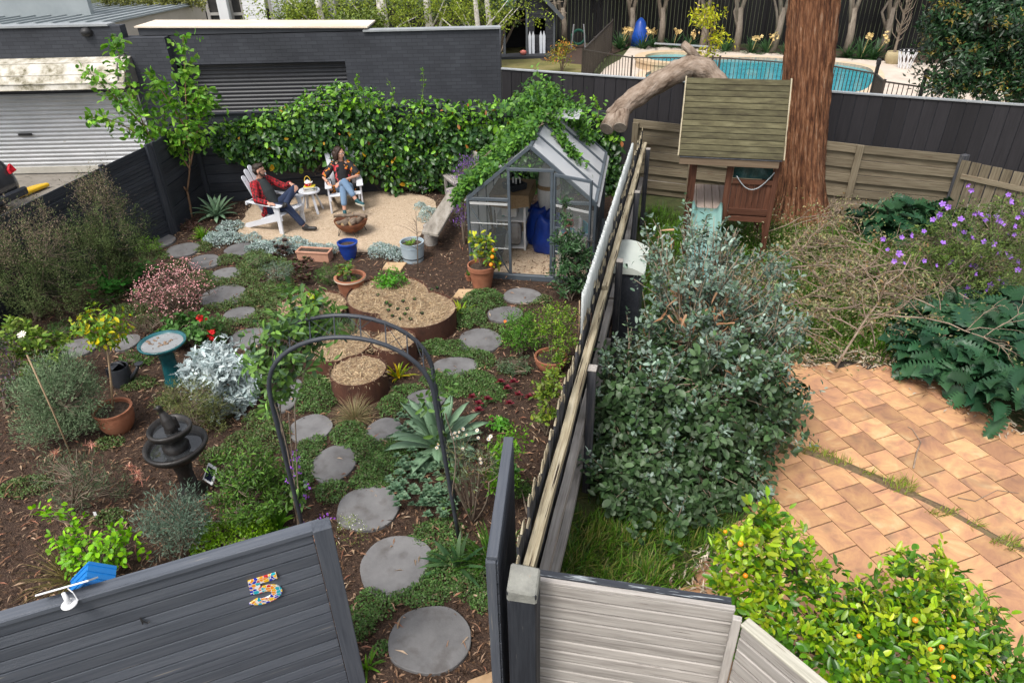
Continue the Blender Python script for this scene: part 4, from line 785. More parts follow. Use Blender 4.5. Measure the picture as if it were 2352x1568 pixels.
# greenhouse
GH_O, GH_A = (-.63, 10.15, 0), R_(-10.8)
def translucent(m, k):
 n, l = m.node_tree.nodes, m.node_tree.links; b = n['Principled BSDF']; tr = n.new('ShaderNodeBsdfTranslucent'); tr.inputs['Color'].default_value = (.8, .82, .82, 1); mx = n.new('ShaderNodeMixShader'); mx.inputs[0].default_value = k
 l.new(b.outputs[0], mx.inputs[1]); l.new(tr.outputs[0], mx.inputs[2]); l.new(mx.outputs[0], n['Material Output'].inputs[0])
def greenhouse():
 t = thing('greenhouse', GH_O, 'small grey-framed greenhouse with white roof panels and its door open', 'greenhouse'); F = frame(GH_O, GH_A); W, Dp, E, A = 1.95, 2.56, 1.32, 2.14; hx = W / 2
 P = lambda x, y, z: V3(x, y, z); mb = MB(F); b = .042
 roofz = lambda x: E + (A - E) * (1 - abs(x - hx) / hx)
 for y in (0, Dp):
  for x in (0, W): mb.beam(P(x, y, 0), P(x, y, E), b, b, up=(0, 1, 0))
  mb.beam(P(0, y, E), P(hx, y, A), b, .05); mb.beam(P(hx, y, A), P(W, y, E), b, .05)
 mb.beam(P(.02, 0, E), P(.64, 0, E), b, .05); mb.beam(P(.0, Dp, E), P(W, Dp, E), b, .05); mb.beam(P(1.3, 0, E), P(W - .02, 0, E), b, .05)
 for x in (.645, 1.295): mb.beam(P(x, 0, 0), P(x, 0, roofz(x) if x < 1 else 1.83), b, b, up=(0, 1, 0))
 mb.beam(P(.62, -.002, 1.8), P(1.33, -.002, 1.8), b, .045)
 for x in (0, W): mb.beam(P(x, .02, E), P(x, Dp - .02, E), .05, .05)
 mb.beam(P(hx, 0, A), P(hx, Dp, A), .05, .04)
 for k in range(1, 4):
  y = Dp * k / 4
  for x in (0, W): mb.beam(P(x, y, 0), P(x, y, E), .03, .03, up=(0, 1, 0)); mb.beam(P(x, y, E + .02), P(hx, y, A + .02), .028, .03)
 mb.beam(P(.03, .012, 1.2), P(.62, .012, .1), .022, .012, up=(0, 1, 0)); mb.build('frame', ALU, t, bevel=.003)
 MB(F).beam(P(-.02, -.01, .045), P(W + .02, -.01, .045), .07, .09).beam(P(-.02, .0, .045), P(-.02, Dp, .045), .07, .09).beam(P(W + .02, .03, .045), P(W + .02, Dp, .045), .07, .09).build('base_rail', ALU, t, bevel=.004)
 PC = pmat('twinwall_white', [(.62, .64, .67), (.78, .79, .81)], scale=2.2, rough=.4, bump=.05, speck=((.3, .31, .3), 5, .7)); translucent(PC, .42); GLS = glassmat('clear_panel', (.2, .22, .22), .9, .06)
 for k in range(4):
  y0, y1 = Dp * k / 4 + .015, Dp * (k + 1) / 4 - .015
  for sx in (0, 1):
   m_ = MB(F); xe = -.06 if sx == 0 else W + .06; ze = E - .06 * (A - E) / hx
   m_.slab([P(xe, y0, ze), P(hx - .01 + .02 * sx, y0, A - .005), P(hx - .01 + .02 * sx, y1, A - .005), P(xe, y1, ze)], ((A - E) * (1 if sx else -1), 0, hx), .008); m_.build('roof_panel', PC, t)
   xw = 0 if sx == 0 else W; m_ = MB(F); m_.slab([P(xw, y0, .1), P(xw, y0, E - .03), P(xw, y1, E - .03), P(xw, y1, .1)], (1, 0, 0), .004); m_.build('wall_panel', PC if sx == 0 else GLS, t)
 m_ = MB(F); m_.slab([P(.03, .004, .1), P(.62, .004, .1), P(.62, .004, roofz(.6) - .03), P(.03, .004, E)], (0, 1, 0), .004); m_.build('wall_panel', GLS, t)
 m_ = MB(F); m_.slab([P(1.32, .004, .1), P(W - .03, .004, .1), P(W - .03, .004, E), P(1.32, .004, roofz(1.3) - .03)], (0, 1, 0), .004); m_.build('wall_panel', GLS, t)
 m_ = MB(F); m_.slab([P(.66, .004, 1.83), P(1.29, .004, 1.83), P(hx, .004, A - .04)], (0, 1, 0), .004); m_.build('gable_panel', GLS, t)
 m_ = MB(F); m_.slab([P(.03, Dp, .1), P(W - .03, Dp, .1), P(W - .03, Dp, E), P(hx, Dp, A - .04), P(.03, Dp, E)], (0, 1, 0), .004); m_.build('rear_panel', GLS, t)
 for z in (.52, .93, 1.25): MB(F).beam(P(.03, -.006, z), P(.62, -.006, z), .012, .014 if z < 1.2 else .04).build('clip_strip', pmat('bright_strip', [(.6, .62, .63), (.75, .76, .76)], scale=3, rough=.25, bump=0, metal=.4), t)
 m_ = MB(F); y0, y1 = Dp * .62, Dp * .86; m_.slab([P(hx + .02, y0, A + .03), P(hx + .55, y0, A + .02), P(hx + .55, y1, A + .02), P(hx + .02, y1, A + .03)], (.02, 0, 1), .012); m_.build('roof_vent', PC, t)
 h = P(1.33, -.035, 0); an = R_(-24); dd = V3(math.cos(an), math.sin(an), 0); m_ = MB(F); q = lambda s, z: h + dd * s + (0, 0, z)
 for s in (.02, .62): m_.beam(q(s, .1), q(s, 1.77), .045, .03, up=dd)
 for z in (.12, .93, 1.75): m_.beam(q(.03, z), q(.61, z), .03, .045)
 o = m_.build('door', ALU, t, bevel=.003); m_ = MB(F)
 for z0, z1 in ((.14, .91), (.95, 1.73)): m_.slab([q(.04, z0), q(.6, z0), q(.6, z1), q(.04, z1)], (-dd[1], dd[0], 0), .004)
 p_ = m_.build('pane', GLS, o); m_ = MB(F)
 for z in (1.28, 1.3, .55): m_.beam(q(.04, z) + (0, -.008, 0), q(.6, z) + (0, -.008, 0), .01, .012)
 m_.build('strip', MATS['bright_strip'], o); MB(F).tube([q(.6, .86) + (.0, -.03, 0), q(.6, .86) + (.05, -.06, 0), q(.6, .86) + (.1, -.06, 0)], .014, 8).build('handle', MATS['dark_iron'], o)
 struct(MB(F).add([P(.02, .03, .011), P(W - .02, .03, .011), P(W - .02, Dp - .02, .011), P(.02, Dp - .02, .011)], [(0, 1, 2, 3)]).build('greenhouse_floor', GRAV))
 WHT = pmat('white_shelf', [(.66, .66, .66), (.76, .76, .75)], scale=3, rough=.5, bump=0); WX = lambda x, y, z=0: (F[:3, :3] @ V3(x, y, z)) + F[:3, 3]
 s_ = thing('shelf_unit', WX(.55, 1.35), 'white shelf unit inside the greenhouse', 'shelf'); m_ = MB(F)
 for x in (.2, .7):
  for y in (1.1, 1.75): m_.beam(P(x, y, .01), P(x, y, 1.0), .035, .035, up=(0, 1, 0))
 m_.build('posts', WHT, s_)
 for z in (.06, .55, 1.0): MB(F).box((.45, 1.42, z), (.54, .7, .025)).build('shelf', WHT, s_)
 bx = MB(F); bx.box((.42, 1.3, .72), (.26, .3, .26)); o = bx.build('box', pmat('white_carton', [(.6, .58, .54), (.72, .7, .67)], scale=2, bump=0, speck=((.05, .25, .2), 5, .6))); tag(o, 'white and green carton on the greenhouse shelf', 'box')
 bx = MB(F).box((.5, 1.25, .3), (.22, .4, .4), .1); tag(bx.build('bag', pmat('grey_sacking', [(.2, .19, .18), (.42, .41, .4)], scale=6, bump=.6), smooth=False, bevel=.05), 'grey sack on the bottom greenhouse shelf', 'bag')
 BUR = pmat('burlap', [(.2, .13, .07), (.33, .23, .13)], scale=30, bump=.5, rough=.95)
 m_ = MB(F); m_.box((.45, 1.4, 1.03), (.66, .85, .02)); m_.slab([P(.13, .975, 1.04), P(.77, .975, 1.04), P(.8, .965, .86), P(.47, .96, .8), P(.11, .965, .84)], (0, -1, 0), .01); m_.slab([P(.785, .98, 1.04), P(.785, 1.8, 1.04), P(.8, 1.8, .86), P(.8, .98, .82)], (1, 0, 0), .01)
 tag(m_.build('burlap_cloth', BUR), 'brown burlap cloth draped over the greenhouse shelf', 'cloth')
 m_ = MB(F); m_.lathe([(.2, 0), (.22, .1), (.2, .1), (.18, .02)], (.5, 1.3, 1.045), 4); tag(m_.build('seed_tray', BLACKW), 'black seed tray on the burlap cloth', 'tray')
 for k in range(4): tag(MB(F).box((.42 + .06 * k, 1.22 + .05 * (k % 2), 1.2), (.03, .004, .1), .3 * k).build('plant_label', WHT), 'small white plant label stuck in the black seed tray', 'label', 'white labels in the seed tray')
 BLU = pmat('blue_tarpaulin', [(.004, .02, .16), (.008, .045, .3)], scale=4, rough=.4, bump=.5, bscale=7, bdist=.05)
 def bag(x, y, r, h, lab):
  m_ = MB(F); n = 22; prof = [(.86, 0), (1., .05), (1.04, .3), (.98, .6), (.9, .86), (.82, 1.0), (.74, .93), (.62, .55)]; v = []; f = []
  for i, (rr, z) in enumerate(prof):
   for k in range(n): a = 2 * math.pi * k / n; q = rr * (1 + .09 * math.sin(3 * a + z * 4 + x * 9) + .06 * math.sin(7 * a - z * 8)); v.append((x + r * q * math.cos(a), y + r * q * math.sin(a) * .9, h * z * (1 + (.12 * math.sin(2 * a + x * 5) + .06 * math.sin(5 * a)) * (z > .5)) + .012))
  f = [(i * n + k, i * n + (k + 1) % n, (i + 1) * n + (k + 1) % n, (i + 1) * n + k) for i in range(len(prof) - 1) for k in range(n)] + [tuple(range(n))[::-1]]
  m_.add(v, f); o = m_.build('blue_bag', BLU, smooth=True); tag(o, lab, 'bag', 'blue tarpaulin bags in the greenhouse')
 bag(.92, 1.5, .25, .66, 'crumpled blue bag beside the white shelf in the greenhouse'); bag(1.1, 1.15, .25, .62, 'crumpled blue bag nearer the greenhouse door post')
 su = thing('bee_suit', WX(1.2, 1.5, .8), 'white hooded suit hanging inside the greenhouse', 'suit'); m_ = MB(F); m_.lathe([(.02, .62), (.16, .64), (.2, .85), (.2, 1.02)], (1.06, 1.5, 0), 18, close=False); m_.lathe([(.19, 1.09), (.17, 1.28), (.1, 1.42), (.02, 1.46)], (1.06, 1.5, 0), 18, close=False); o = m_.build('cloth', pmat('white_cotton', [(.5, .49, .48), (.7, .7, .69)], scale=5, bump=.5, bscale=8, bdist=.03), su, smooth=True)
 MB(F).lathe([(.2, 1.02), (.195, 1.09)], (1.06, 1.5, 0), 18, close=False).build('brown_band', BUR, su, smooth=True)
 for x, y, z, r, lab in ((.3, .4, .02, .15, 'black plant bucket just inside the greenhouse left pane'), (.36, .45, .32, .14, 'black plant pot stacked askew on the bucket in the greenhouse')):
  m_ = MB(F); m_.lathe([(r * .75, 0), (r, .3), (r * 1.06, .3), (r * 1.06, .27), (r * .95, .27), (r * .72, .04)], (x, y, z), 20, close=False); m_.lathe([(r * .75, .0), (.001, .0)], (x, y, z), 20, close=False); tag(m_.build('bucket', BLACKW, auto=40), lab, 'bucket', 'black buckets in the greenhouse')
 m_ = MB(F)
 for k in range(9): a = rng.random(2); m_.tube([(.32, .42, .35), (.3 - .18 * a[0], .5 + .25 * a[1], .8 + .3 * a[0])], .008, 5)
 tag(m_.build('stick_bundle', BARK), 'bundle of brown sticks leaning in the greenhouse corner', 'sticks')
 tb = thing('potting_table', WX(1.62, .75), 'cluttered wooden potting table behind the open greenhouse door', 'table'); MB(F).box((1.63, .9, .62), (.54, 1.2, .03)).build('top', GREYW, tb); m_ = MB(F)
 for x in (1.4, 1.86):
  for y in (.35, 1.45): m_.beam(P(x, y, .01), P(x, y, .6), .04, .04, up=(0, 1, 0))
 m_.build('legs', GREYW, tb)
 for k, (x, y, s, c, lab) in enumerate(((1.5, .5, (.2, .14, .05), (.02, .22, .3), 'teal tray on the potting table'), (1.7, .42, (.02, .16, .3), (.6, .6, .62), 'white packet standing on the potting table'), (1.78, .44, (.02, .16, .22), (.03, .3, .4), 'turquoise packet beside the white one on the potting table'), (1.5, .75, (.1, .1, .12), (.5, .05, .02), 'red tin on the potting table'), (1.45, .36, (.16, .03, .03), (.55, .03, .02), 'red handled tool on the potting table'), (1.56, .34, (.06, .05, .05), (.7, .4, .02), 'yellow lump beside the red tool'))):
  tag(MB(F).box((x, y, .637 + s[2] / 2), s, .3 * k).build('clutter_item', pmat('clutter_%s' % lab.split()[0], [tuple(.8 * q for q in c), c], scale=5, bump=0, rough=.4), bevel=.006), lab, 'item')
greenhouse()
# cubby house on posts with its slide
def cubby():
 o = np.array([2.95, 10.8, 0]); an = math.atan2(-.3, 1.25); t = thing('cubby_house', o, 'raised timber cubby house with a mossy board roof beside the big trunk', 'cubby house'); F = frame(o, an); W, Dp = 1.27, 1.2; P = V3
 pm = lambda x, y, h: MB(F).beam((x, y, 0), (x, y, h), .085, .085, up=(0, 1, 0)).build('post', REDW, t, bevel=.004)
 for x in (0.02, W):
  for y in (0, Dp): pm(x, y, 1.85)
 mb = MB(F).beam((.57, -.005, .68), (.57, -.005, 1.78), .1, .06, up=(0, 1, 0)).build('middle_post', REDW, t, bevel=.004)
 mb = MB(F)
 for k in range(10): x = .07 + k * .128; mb.beam((x, -.02, .83), (x, Dp, .83), .12, .03)
 mb.build('platform', PLATW, t, bevel=.003)
 mb = MB(F).beam((0, .02, .77), (W, .02, .77), .05, .09); mb.beam((0, Dp, .77), (W, Dp, .77), .05, .09); mb.beam((0, 0, 1.75), (W, 0, 1.75), .06, .1); mb.beam((0, Dp, 1.75), (W, Dp, 1.75), .06, .1)
 for x in (0, W): mb.beam((x, .05, 1.76), (x, Dp - .05, 1.76), .05, .09); mb.beam((x, .05, .77), (x, Dp - .05, .77), .05, .09)
 mb.build('beams', REDW, t, bevel=.003)
 mb = MB(F)
 for k in range(7): mb.beam((.67 + .088 * k, .0, .86), (.67 + .088 * k, .0, 1.3), .083, .018, up=(0, 1, 0))
 mb.beam((.63, -.015, 1.33), (W - .04, -.015, 1.33), .05, .07); mb.beam((.63, -.02, .84), (W - .04, -.02, .84), .06, .1); mb.beam((.63, -.02, .72), (W - .04, -.02, .72), .05, .09); mb.build('front_panel', REDW, t, bevel=.002)
 mb = MB(F)
 for k in range(9): mb.beam((W, .1 + .12 * k, .86), (W, .1 + .12 * k, 1.3), .018, .115, up=(0, 1, 0))
 mb.beam((W, .03, 1.33), (W, Dp, 1.33), .05, .06); mb.build('side_panel', REDW, t)
 MB(F).beam((W - .06, .0, .68), (W - .01, .0, .38), .06, .04, up=(0, 1, 0)).build('corner_brace', REDW, t)
 MB(F).beam((-.03, .55, .55), (-.03, .55, 1.75), .12, .02, up=(1, 0, 0)).build('side_board', REDW, t)
 m_ = MB(F); m_.slab([(.63, .03, 1.37), (W - .05, .03, 1.37), (W - .05, .03, 1.68), (.95, .05, 1.66), (.63, .03, 1.72)], (0, -1, 0), .008); m_.build('window_sheet', pmat('dark_green_plastic', [(.005, .02, .022), (.012, .05, .05), (.06, .11, .11)], scale=6, stretch=(1, 1, .6), rough=.2, bump=.4, bscale=6, bdist=.03), t)
 ts = np.linspace(0, 1, 14); MB(F).tube([(.68 + .55 * s, -.06, 1.56 - .36 * math.sin(math.pi * (.12 + .8 * s)) + .04 * s) for s in ts], .008, 6).build('rope', pmat('grey_rope', [(.28, .32, .34), (.4, .43, .45)], scale=30, bump=.2), t, smooth=True)
 ev = lambda y: 1.72 if y < 0 else 2.8; x0, x1 = -.24, W + .03; yr = .52; N = 13
 for sgn, y0 in ((0, -.2), (1, 2 * yr + .2)):
  mb = MB(F)
  for k in range(N):
   a, b = k / N, (k + 1) / N; ya, yb = y0 + (yr - y0) * (a + .001), y0 + (yr - y0) * (b - .002); za, zb = 1.74 + 1.02 * (a + .001) + .0085, 1.74 + 1.02 * (b - .002) + .003
   n = unit(np.array([0, -(1.02) * np.sign(yr - y0), abs(yr - y0)])); c = V3(0, (ya + yb) / 2, (za + zb) / 2)
   mb.beam(c + (x0, 0, 0), c + (x1, 0, 0), math.hypot(yb - ya, zb - za), .02, up=n)
  rb = mb.build('roof', MOSSW, t, bevel=.003); m_ = MB(F); m_.slab([(x0 + .01, y0, 1.728), (x1 - .01, y0, 1.728), (x1 - .01, yr, 2.748), (x0 + .01, yr, 2.748)], n, .01); m_.build('underlay', MATS['blackened_paling'], rb)
 for x in (x0 - .012, x1 + .012):
  mb = MB(F); n = unit(np.array([0, -1.02, .72])); mb.beam((x, -.2, 1.74), (x, yr, 2.775), .02, .05, up=n); mb.beam((x, 2 * yr + .2, 1.74), (x, yr, 2.775), .02, .05, up=n * (1, -1, 1)); mb.build('barge_board', PALEW, t)
 MB(F).beam((x0 + .01, -.17, 1.67), (x1 - .04, -.17, 1.67), .025, .12).build('fascia', wood('fascia_timber', [(.13, .09, .06), (.22, .165, .11)], bump=.4), t, bevel=.003)
 SL = pmat('teal_plastic', [(.12, .24, .22), (.2, .34, .31)], scale=2.5, rough=.35, bump=.05, speck=((.3, .4, .38), 4, .68)); v = []; cs = [(.05, .1), (.07, .115), (.1, .02), (.14, 0), (.42, 0), (.46, .02), (.49, .115), (.51, .1)]
 n = len(cs); st = [(-.04, .85), (-.2, .8), (-.5, .58), (-.9, .32), (-1.25, .16), (-1.5, .12)]
 for y, z in st:
  for x, h in cs: v.append((x + .01, y, z + h))
 f = [(i * n + k, i * n + k + 1, (i + 1) * n + k + 1, (i + 1) * n + k) for i in range(len(st) - 1) for k in range(n - 1)]
 sl_ = thing('slide', (F[:3, :3] @ V3(.28, -.8, 0)) + F[:3, 3], 'pale teal plastic slide running down from the cubby platform', 'slide'); ob = MB(F).add(v, f).build('chute', SL, sl_, smooth=True); md = ob.modifiers.new('th', 'SOLIDIFY'); md.thickness = .018
cubby()
# the big stringybark with its lopped limb
def big_tree():
 b = V3(5.5, 12.45, 0); t = thing('stringybark_tree', b, 'huge red-brown fibrous tree trunk with a sawn-off limb reaching left', 'tree'); S, N = 110, 130; v = []; lc = []; H_ = 10.
 fa = np.linspace(0, 2 * math.pi, S, endpoint=False)
 for i in range(N):
  z = H_ * (i / (N - 1)) ** 1.15; c = b + V3(-.118 * z, .02 * z, z - .1); r = .395 - .006 * z + .3 * math.exp(-z / .42) * (1 + .0)
  tw = fa + .04 * z
  rid = 1.5 * .035 * (np.abs(np.sin(tw * 13 + 1.2 * np.sin(z * 1.3) + .8 * np.sin(tw * 3))) - .5) + .022 * sn(tw * 21, np.full(S, z * 1.6)) + .03 * np.sin(tw * 3 + z * .5) + .018 * sn(tw * 38, np.full(S, z * 3.1), 2.) + .12 * np.exp(-z / .5) * np.sin(tw * 5 + 1)
  for k in range(S): v.append(c + ((r + rid[k]) * math.cos(fa[k]), (r + rid[k]) * math.sin(fa[k]), 0)); lc.append((z, .42 * math.cos(tw[k]), .42 * math.sin(tw[k])))
 f = [(i * S + k, i * S + (k + 1) % S, (i + 1) * S + (k + 1) % S, (i + 1) * S + k) for i in range(N - 1) for k in range(S)]
 BK = pmat('stringybark', [(.035, .015, .009), (.13, .055, .028), (.26, .125, .065), (.36, .22, .14)], scale=2.6, stretch=(1.1, 11, 11), rough=.95, bump=1., bscale=7, bdist=.05, detail=11, stops=[(.32, (.03, .013, .008)), (.45, (.14, .055, .026)), (.57, (.29, .13, .062)), (.7, (.42, .28, .19))])
 MB().add(v, f, lc).build('trunk', BK, t, smooth=True)
 for k in range(64):
  z = rng.uniform(.2, 5.5); a = rng.uniform(R_(170), R_(370)); L = rng.uniform(.15, .6); p = []
  for s in np.linspace(0, 1, 5): zz = z - L * s; c = b + V3(-.118 * zz, .02 * zz, zz - .1); r = .415 - .006 * zz + .3 * math.exp(-zz / .42) + .02 * s * s; p.append(c + (r * math.cos(a + .06 * s), r * math.sin(a + .06 * s), 0))
  MB().tube(p, (.012, .014, .012, .009, .003), 4, flat=.4).build('bark_strip', BK, t)
 LB_ = pmat('grey_limb_bark', [(.12, .085, .06), (.26, .2, .155), (.38, .32, .26)], scale=2.6, stretch=(1.2, 3, 3), rough=.95, bump=1., bscale=8, bdist=.03, detail=10, stops=[(.34, (.1, .065, .045)), (.48, (.24, .18, .135)), (.64, (.37, .3, .245))])
 pts = [(1.93, 12.92, 1.78), (2.05, 12.96, 1.9), (2.3, 12.98, 2.1), (2.7, 13, 2.36), (3.05, 13.0, 2.54), (3.3, 12.98, 2.66), (3.52, 12.93, 2.6), (3.75, 12.88, 2.38), (4.1, 12.75, 2.05), (5.1, 12.5, 1.8)]; q = np.array(pts); fine = []
 for i in range(len(q) - 1):
  for s in np.linspace(0, 1, 7)[:-1]: fine.append(q[i] * (1 - s) + q[i + 1] * s)
 fine.append(q[-1]); fine = np.array(fine);
 for _ in range(3): fine[1:-1] = (fine[:-2] + 2 * fine[1:-1] + fine[2:]) / 4
 n = len(fine); rr = np.interp(np.linspace(0, 1, n), [0, .08, .3, .6, .75, 1], [.165, .165, .185, .2, .18, .2]) * (1 + .05 * np.sin(np.arange(n) * 1.1)); tb = MB().tube(fine, rr, 30)
 v = tb.v[0]; ang = np.tile(np.arange(30) * 2 * math.pi / 30, n); zz = np.repeat(np.arange(n), 30); c = np.repeat(fine, 30, 0); tb.v[0] = c + (v - c) * (1 + .07 * sn(ang * 3, zz * .4) + .05 * sn(ang * 7, zz * .9))[:, None]
 tb.build('limb', LB_, t, smooth=True)
 mb = MB(); mb.tube([(3.42, 12.95, 2.7), (3.25, 12.95, 2.9), (3.1, 12.95, 3.02)], (.09, .075, .065), 14); mb.build('limb_stub', LB_, t, smooth=True)
 for p0, p1, r in (((1.98, 12.95, 1.84), (1.8, 12.66, 1.66), .135), ((2.12, 12.93, 1.92), (2.03, 12.58, 1.7), .13)): MB().tube([p0, (np.array(p0) + p1) / 2, p1], (r * 1.05, r, r), 18).build('fork', LB_, t, smooth=True); d = unit(np.array(p1) - np.array(p0, float)); MB().tube([np.array(p1), np.array(p1) + d * .012], (r * .93, r * .9), 20).build('sawn_end', pmat('sawn_wood', [(.2, .165, .13), (.4, .34, .28)], scale=14, bump=.4), t)
big_tree()
# pool yard furniture
def pool_yard():
 DK = pmat('bronze_bars', [(.035, .028, .023), (.055, .045, .036)], scale=4, rough=.5, bump=0)
 def bars(lab, p0, p1, h, gap, w=.016):
  t = thing('pool_fence', L2(p0, p1, .5), lab, 'pool fence'); d, n, L = dirn(p0, p1); mb = MB(); s = 0
  while s < L: mb.beam(L2(p0, p1, s / L, .08), L2(p0, p1, s / L, h), w, w, up=n); s += gap
  mb.build('bars', DK, t); MB().beam(L2(p0, p1, 0, h), L2(p0, p1, 1, h), .035, .035).build('top_rail', DK, t); MB().beam(L2(p0, p1, 0, .1), L2(p0, p1, 1, .1), .03, .03).build('bottom_rail', DK, t)
  for q in np.arange(0, L + .1, 2.4): MB().beam(L2(p0, p1, min(1, q / L)), L2(p0, p1, min(1, q / L), h + .06), .05, .05, up=n).build('post', DK, t)
 A = G(1339, 115, 1.2); B = G(1452, 133, 1.2); C = G(1654, 133, 1.2); Dd = G(1911, 152, 1.2); E = G(2012, 170, 1.2); C0 = G(1407, 48, 1.2); Gx = G(2032, 188, 1.2); Hx = G(2120, 196, 1.2); I = G(2200, 212, 1.2)
 bars('bronze pool fence panel running back toward the dark trees', A, C0, 1.2, .1); bars('bronze bar pool fence bending round the spa end', A, B, 1.2, .115); bars('bronze bar pool fence along the middle of the pool', B, C, 1.2, .115); bars('bronze bar pool fence in front of the pool behind the big trunk', C, Dd, 1.2, .115); bars('bronze bar pool fence at the right end of the pool', Dd, E, 1.2, .115)
 bars('short bronze pool fence return beside the latch post', E, Gx, 1.2, .03); bars('bronze bar pool fence right of the latch post, by the big bush', Gx, I, 1.2, .12)
 for q, lab in ((E, 'tall black latch post of the pool gate'), (Hx, 'black gate post nearest the dark bush')): t = thing('latch_post', (q[0], q[1], 0), lab, 'post'); MB().beam((q[0], q[1], 0), (q[0], q[1], 1.5), .07, .07, up=(0, 1, 0)).build('shaft', MATS['dark_iron'], t); MB().lathe([(.0, 0), (.06, .02), (.06, .14), (.02, .17)], (q[0], q[1], 1.42), 10, close=False).build('latch', MATS['dark_iron'], t)
 p0, p1 = np.array([0.2, 34.2]), np.array([11.2, 32.2]); p2 = np.array([24, 24.3]); FB = wood('dark_far_palings', [(.008, .008, .009), (.016, .015, .016)], vary=.3, bump=.2)
 t = thing('paling_fence', (8, 33, 0), 'dark paling fence behind the row of pool trees', 'fence'); mb = MB()
 for a, b2 in ((p0, p1), (p1, p2)):
  d, n, L = dirn(a, b2); s = 0
  while s < L: mb.beam(L2(a, b2, s / L, 0), L2(a, b2, s / L, 2.3 if a is p0 else 2.3 - .03 * s), .148, .02 + .012 * (int(s / .16) % 2), up=n); s += .16
 mb.build('palings', FB, t)
 mb = MB(); mb.beam((-14, 31, .9), (0.4, 34.2, .9), .03, 1.9); tag(mb.build('fence_panel', FB), 'dark fence behind the birch trees', 'fence')
 q = G(1225, 128); t = thing('playhouse', q, 'dark weatherboard playhouse with a green roof edge beyond the brick garage', 'playhouse'); F = frame((q[0] - 1.2, q[1] - .1, 0), R_(4)); BW = wood('black_weatherboard', [(.03, .032, .037), (.05, .052, .058)], vary=.2, bump=.1)
 W, E_, A_ = 2.05, 1.7, 2.75; mb = MB(F)
 for k in range(12):
  z = .12 + .15 * k
  mb.beam((.95 , 0, z), (W, 0, z), .03, .14) if not (.75 < z < 1.35) else (mb.beam((.95, 0, z), (1.25, 0, z), .03, .14), mb.beam((1.7, 0, z), (W, 0, z), .03, .14))
 mb.slab([(0, .0, 1.72), (W, .0, 1.72), (W / 2, .0, A_ - .05)], (0, -1, 0), .03); mb.build('front_wall', BW, t); mb = MB(F)
 for k in range(12): mb.beam((W, 0.02, .12 + .15 * k), (W, 2.2, .12 + .15 * k), .03, .14); mb.beam((0, 0.02, .12 + .15 * k), (0, 2.2, .12 + .15 * k), .03, .14)
 mb.box((W / 2, 2.2, .9), (W, .03, 1.8)); mb.build('side_walls', BW, t)
 MB(F).box((W / 2 - .5, -.3, .05), (W + .8, .9, .1)).build('deck', BW, t)
 for s in (0, 1): m_ = MB(F); xe = -.3 if s == 0 else W + .3; m_.slab([(xe, -.35, E_ - .25), (W / 2, -.35, A_), (W / 2, 2.4, A_), (xe, 2.4, E_ - .25)], ((A_ - E_) * (1 if s else -1), 0, W / 2), .05); m_.build('roof', pmat('green_roof_steel', [(.04, .17, .11), (.06, .24, .16)], scale=1, rough=.5, bump=0), t)
 m_ = MB(F)
 for s, e in ((-1, -.32), (1, W + .32)): m_.beam((e, -.38, E_ - .3), (W / 2, -.38, A_ - .03), .03, .14)
 for x in (0.02, .93, W): m_.beam((x, -.05, 0), (x, -.05, 1.75), .08, .05, up=(0, 1, 0))
 m_.build('trim', pmat('grey_trim', [(.07, .08, .09), (.1, .11, .12)], scale=3, bump=0), t)
 WB = pmat('white_picket_paint', [(.45, .48, .53), (.62, .64, .68)], scale=4, bump=0)
 for k, x in enumerate((1.0, 1.14, 1.45, 1.58)): m_ = MB(F); m_.slab([(x, -.16, .1), (x + .1, -.16, .1), (x + .11, -.1, .75), (x + .05, -.08, .95), (x - .01, -.1, .75)], (0, -1, 0), .02); tag(m_.build('pointed_board', WB), 'white pointed board leaning on the dark playhouse front', 'board', 'white pointed boards at the playhouse')
 tag(MB(F).ball((.75, -.4, .2), (.14, .1, .1), 8).build('toy', pmat('red_toy', [(.5, .04, .02), (.65, .3, .25)], scale=9, bump=0), smooth=True), 'small red toy on the playhouse step', 'toy')
 q = G(1328, 112); t = thing('hose_reel', q, 'green hose wound on a wheeled reel stand', 'hose reel'); MB().lathe([(.3, -.16), (.3, .16), (.2, .16), (.2, -.16), (.3, -.16)], (0, 0, 0), 20, close=False).v; m_ = MB(); m_.tube([q + (.28 * math.cos(a), .1 * (k % 2), .45 + .28 * math.sin(a)) for k, a in enumerate(np.linspace(0, 22, 90))], .05, 6); m_.build('hose', pmat('green_hose', [(.01, .06, .04), (.02, .1, .07)], scale=5, bump=0), t); m_ = MB()
 for x in (-.3, .3): m_.beam(q + (x, -.1, 0), q + (x * .7, 0, .95), .04, .04); m_.beam(q + (x, .3, 0), q + (x * .7, .05, .95), .04, .04)
 m_.build('stand', pmat('grey_steel_stand', [(.2, .2, .21), (.3, .3, .31)], scale=4, bump=0), t)
 q = G(1468, 108); m_ = MB(); m_.lathe([(.42, 0), (.36, .5), (.2, 1.0), (.05, 1.15)], q, 16); tag(m_.build('pool_float', pmat('blue_vinyl', [(.01, .05, .3), (.015, .09, .45)], scale=3, rough=.3, bump=.1), smooth=True), 'blue folded pool cover bundle between the tree trunks', 'pool cover')
 q = G(2047, 150); s = mpp(q) * 17; t = thing('bowl_planter', q, 'round sandy coloured planter bowl on the pool deck', 'planter'); MB().lathe([(s * .62, 0), (s * .98, s * .7), (s * 1.0, s * 1.25), (s * .86, s * 1.75), (s * .8, s * 1.75), (s * .82, s * 1.5), (.01, s * 1.5)], q, 26, close=False).build('bowl', pmat('sandy_ceramic', [(.3, .24, .13), (.42, .35, .21)], scale=3, bump=.1), t, smooth=True)
 m_ = MB(); top = q + (0, 0, s * 1.5)
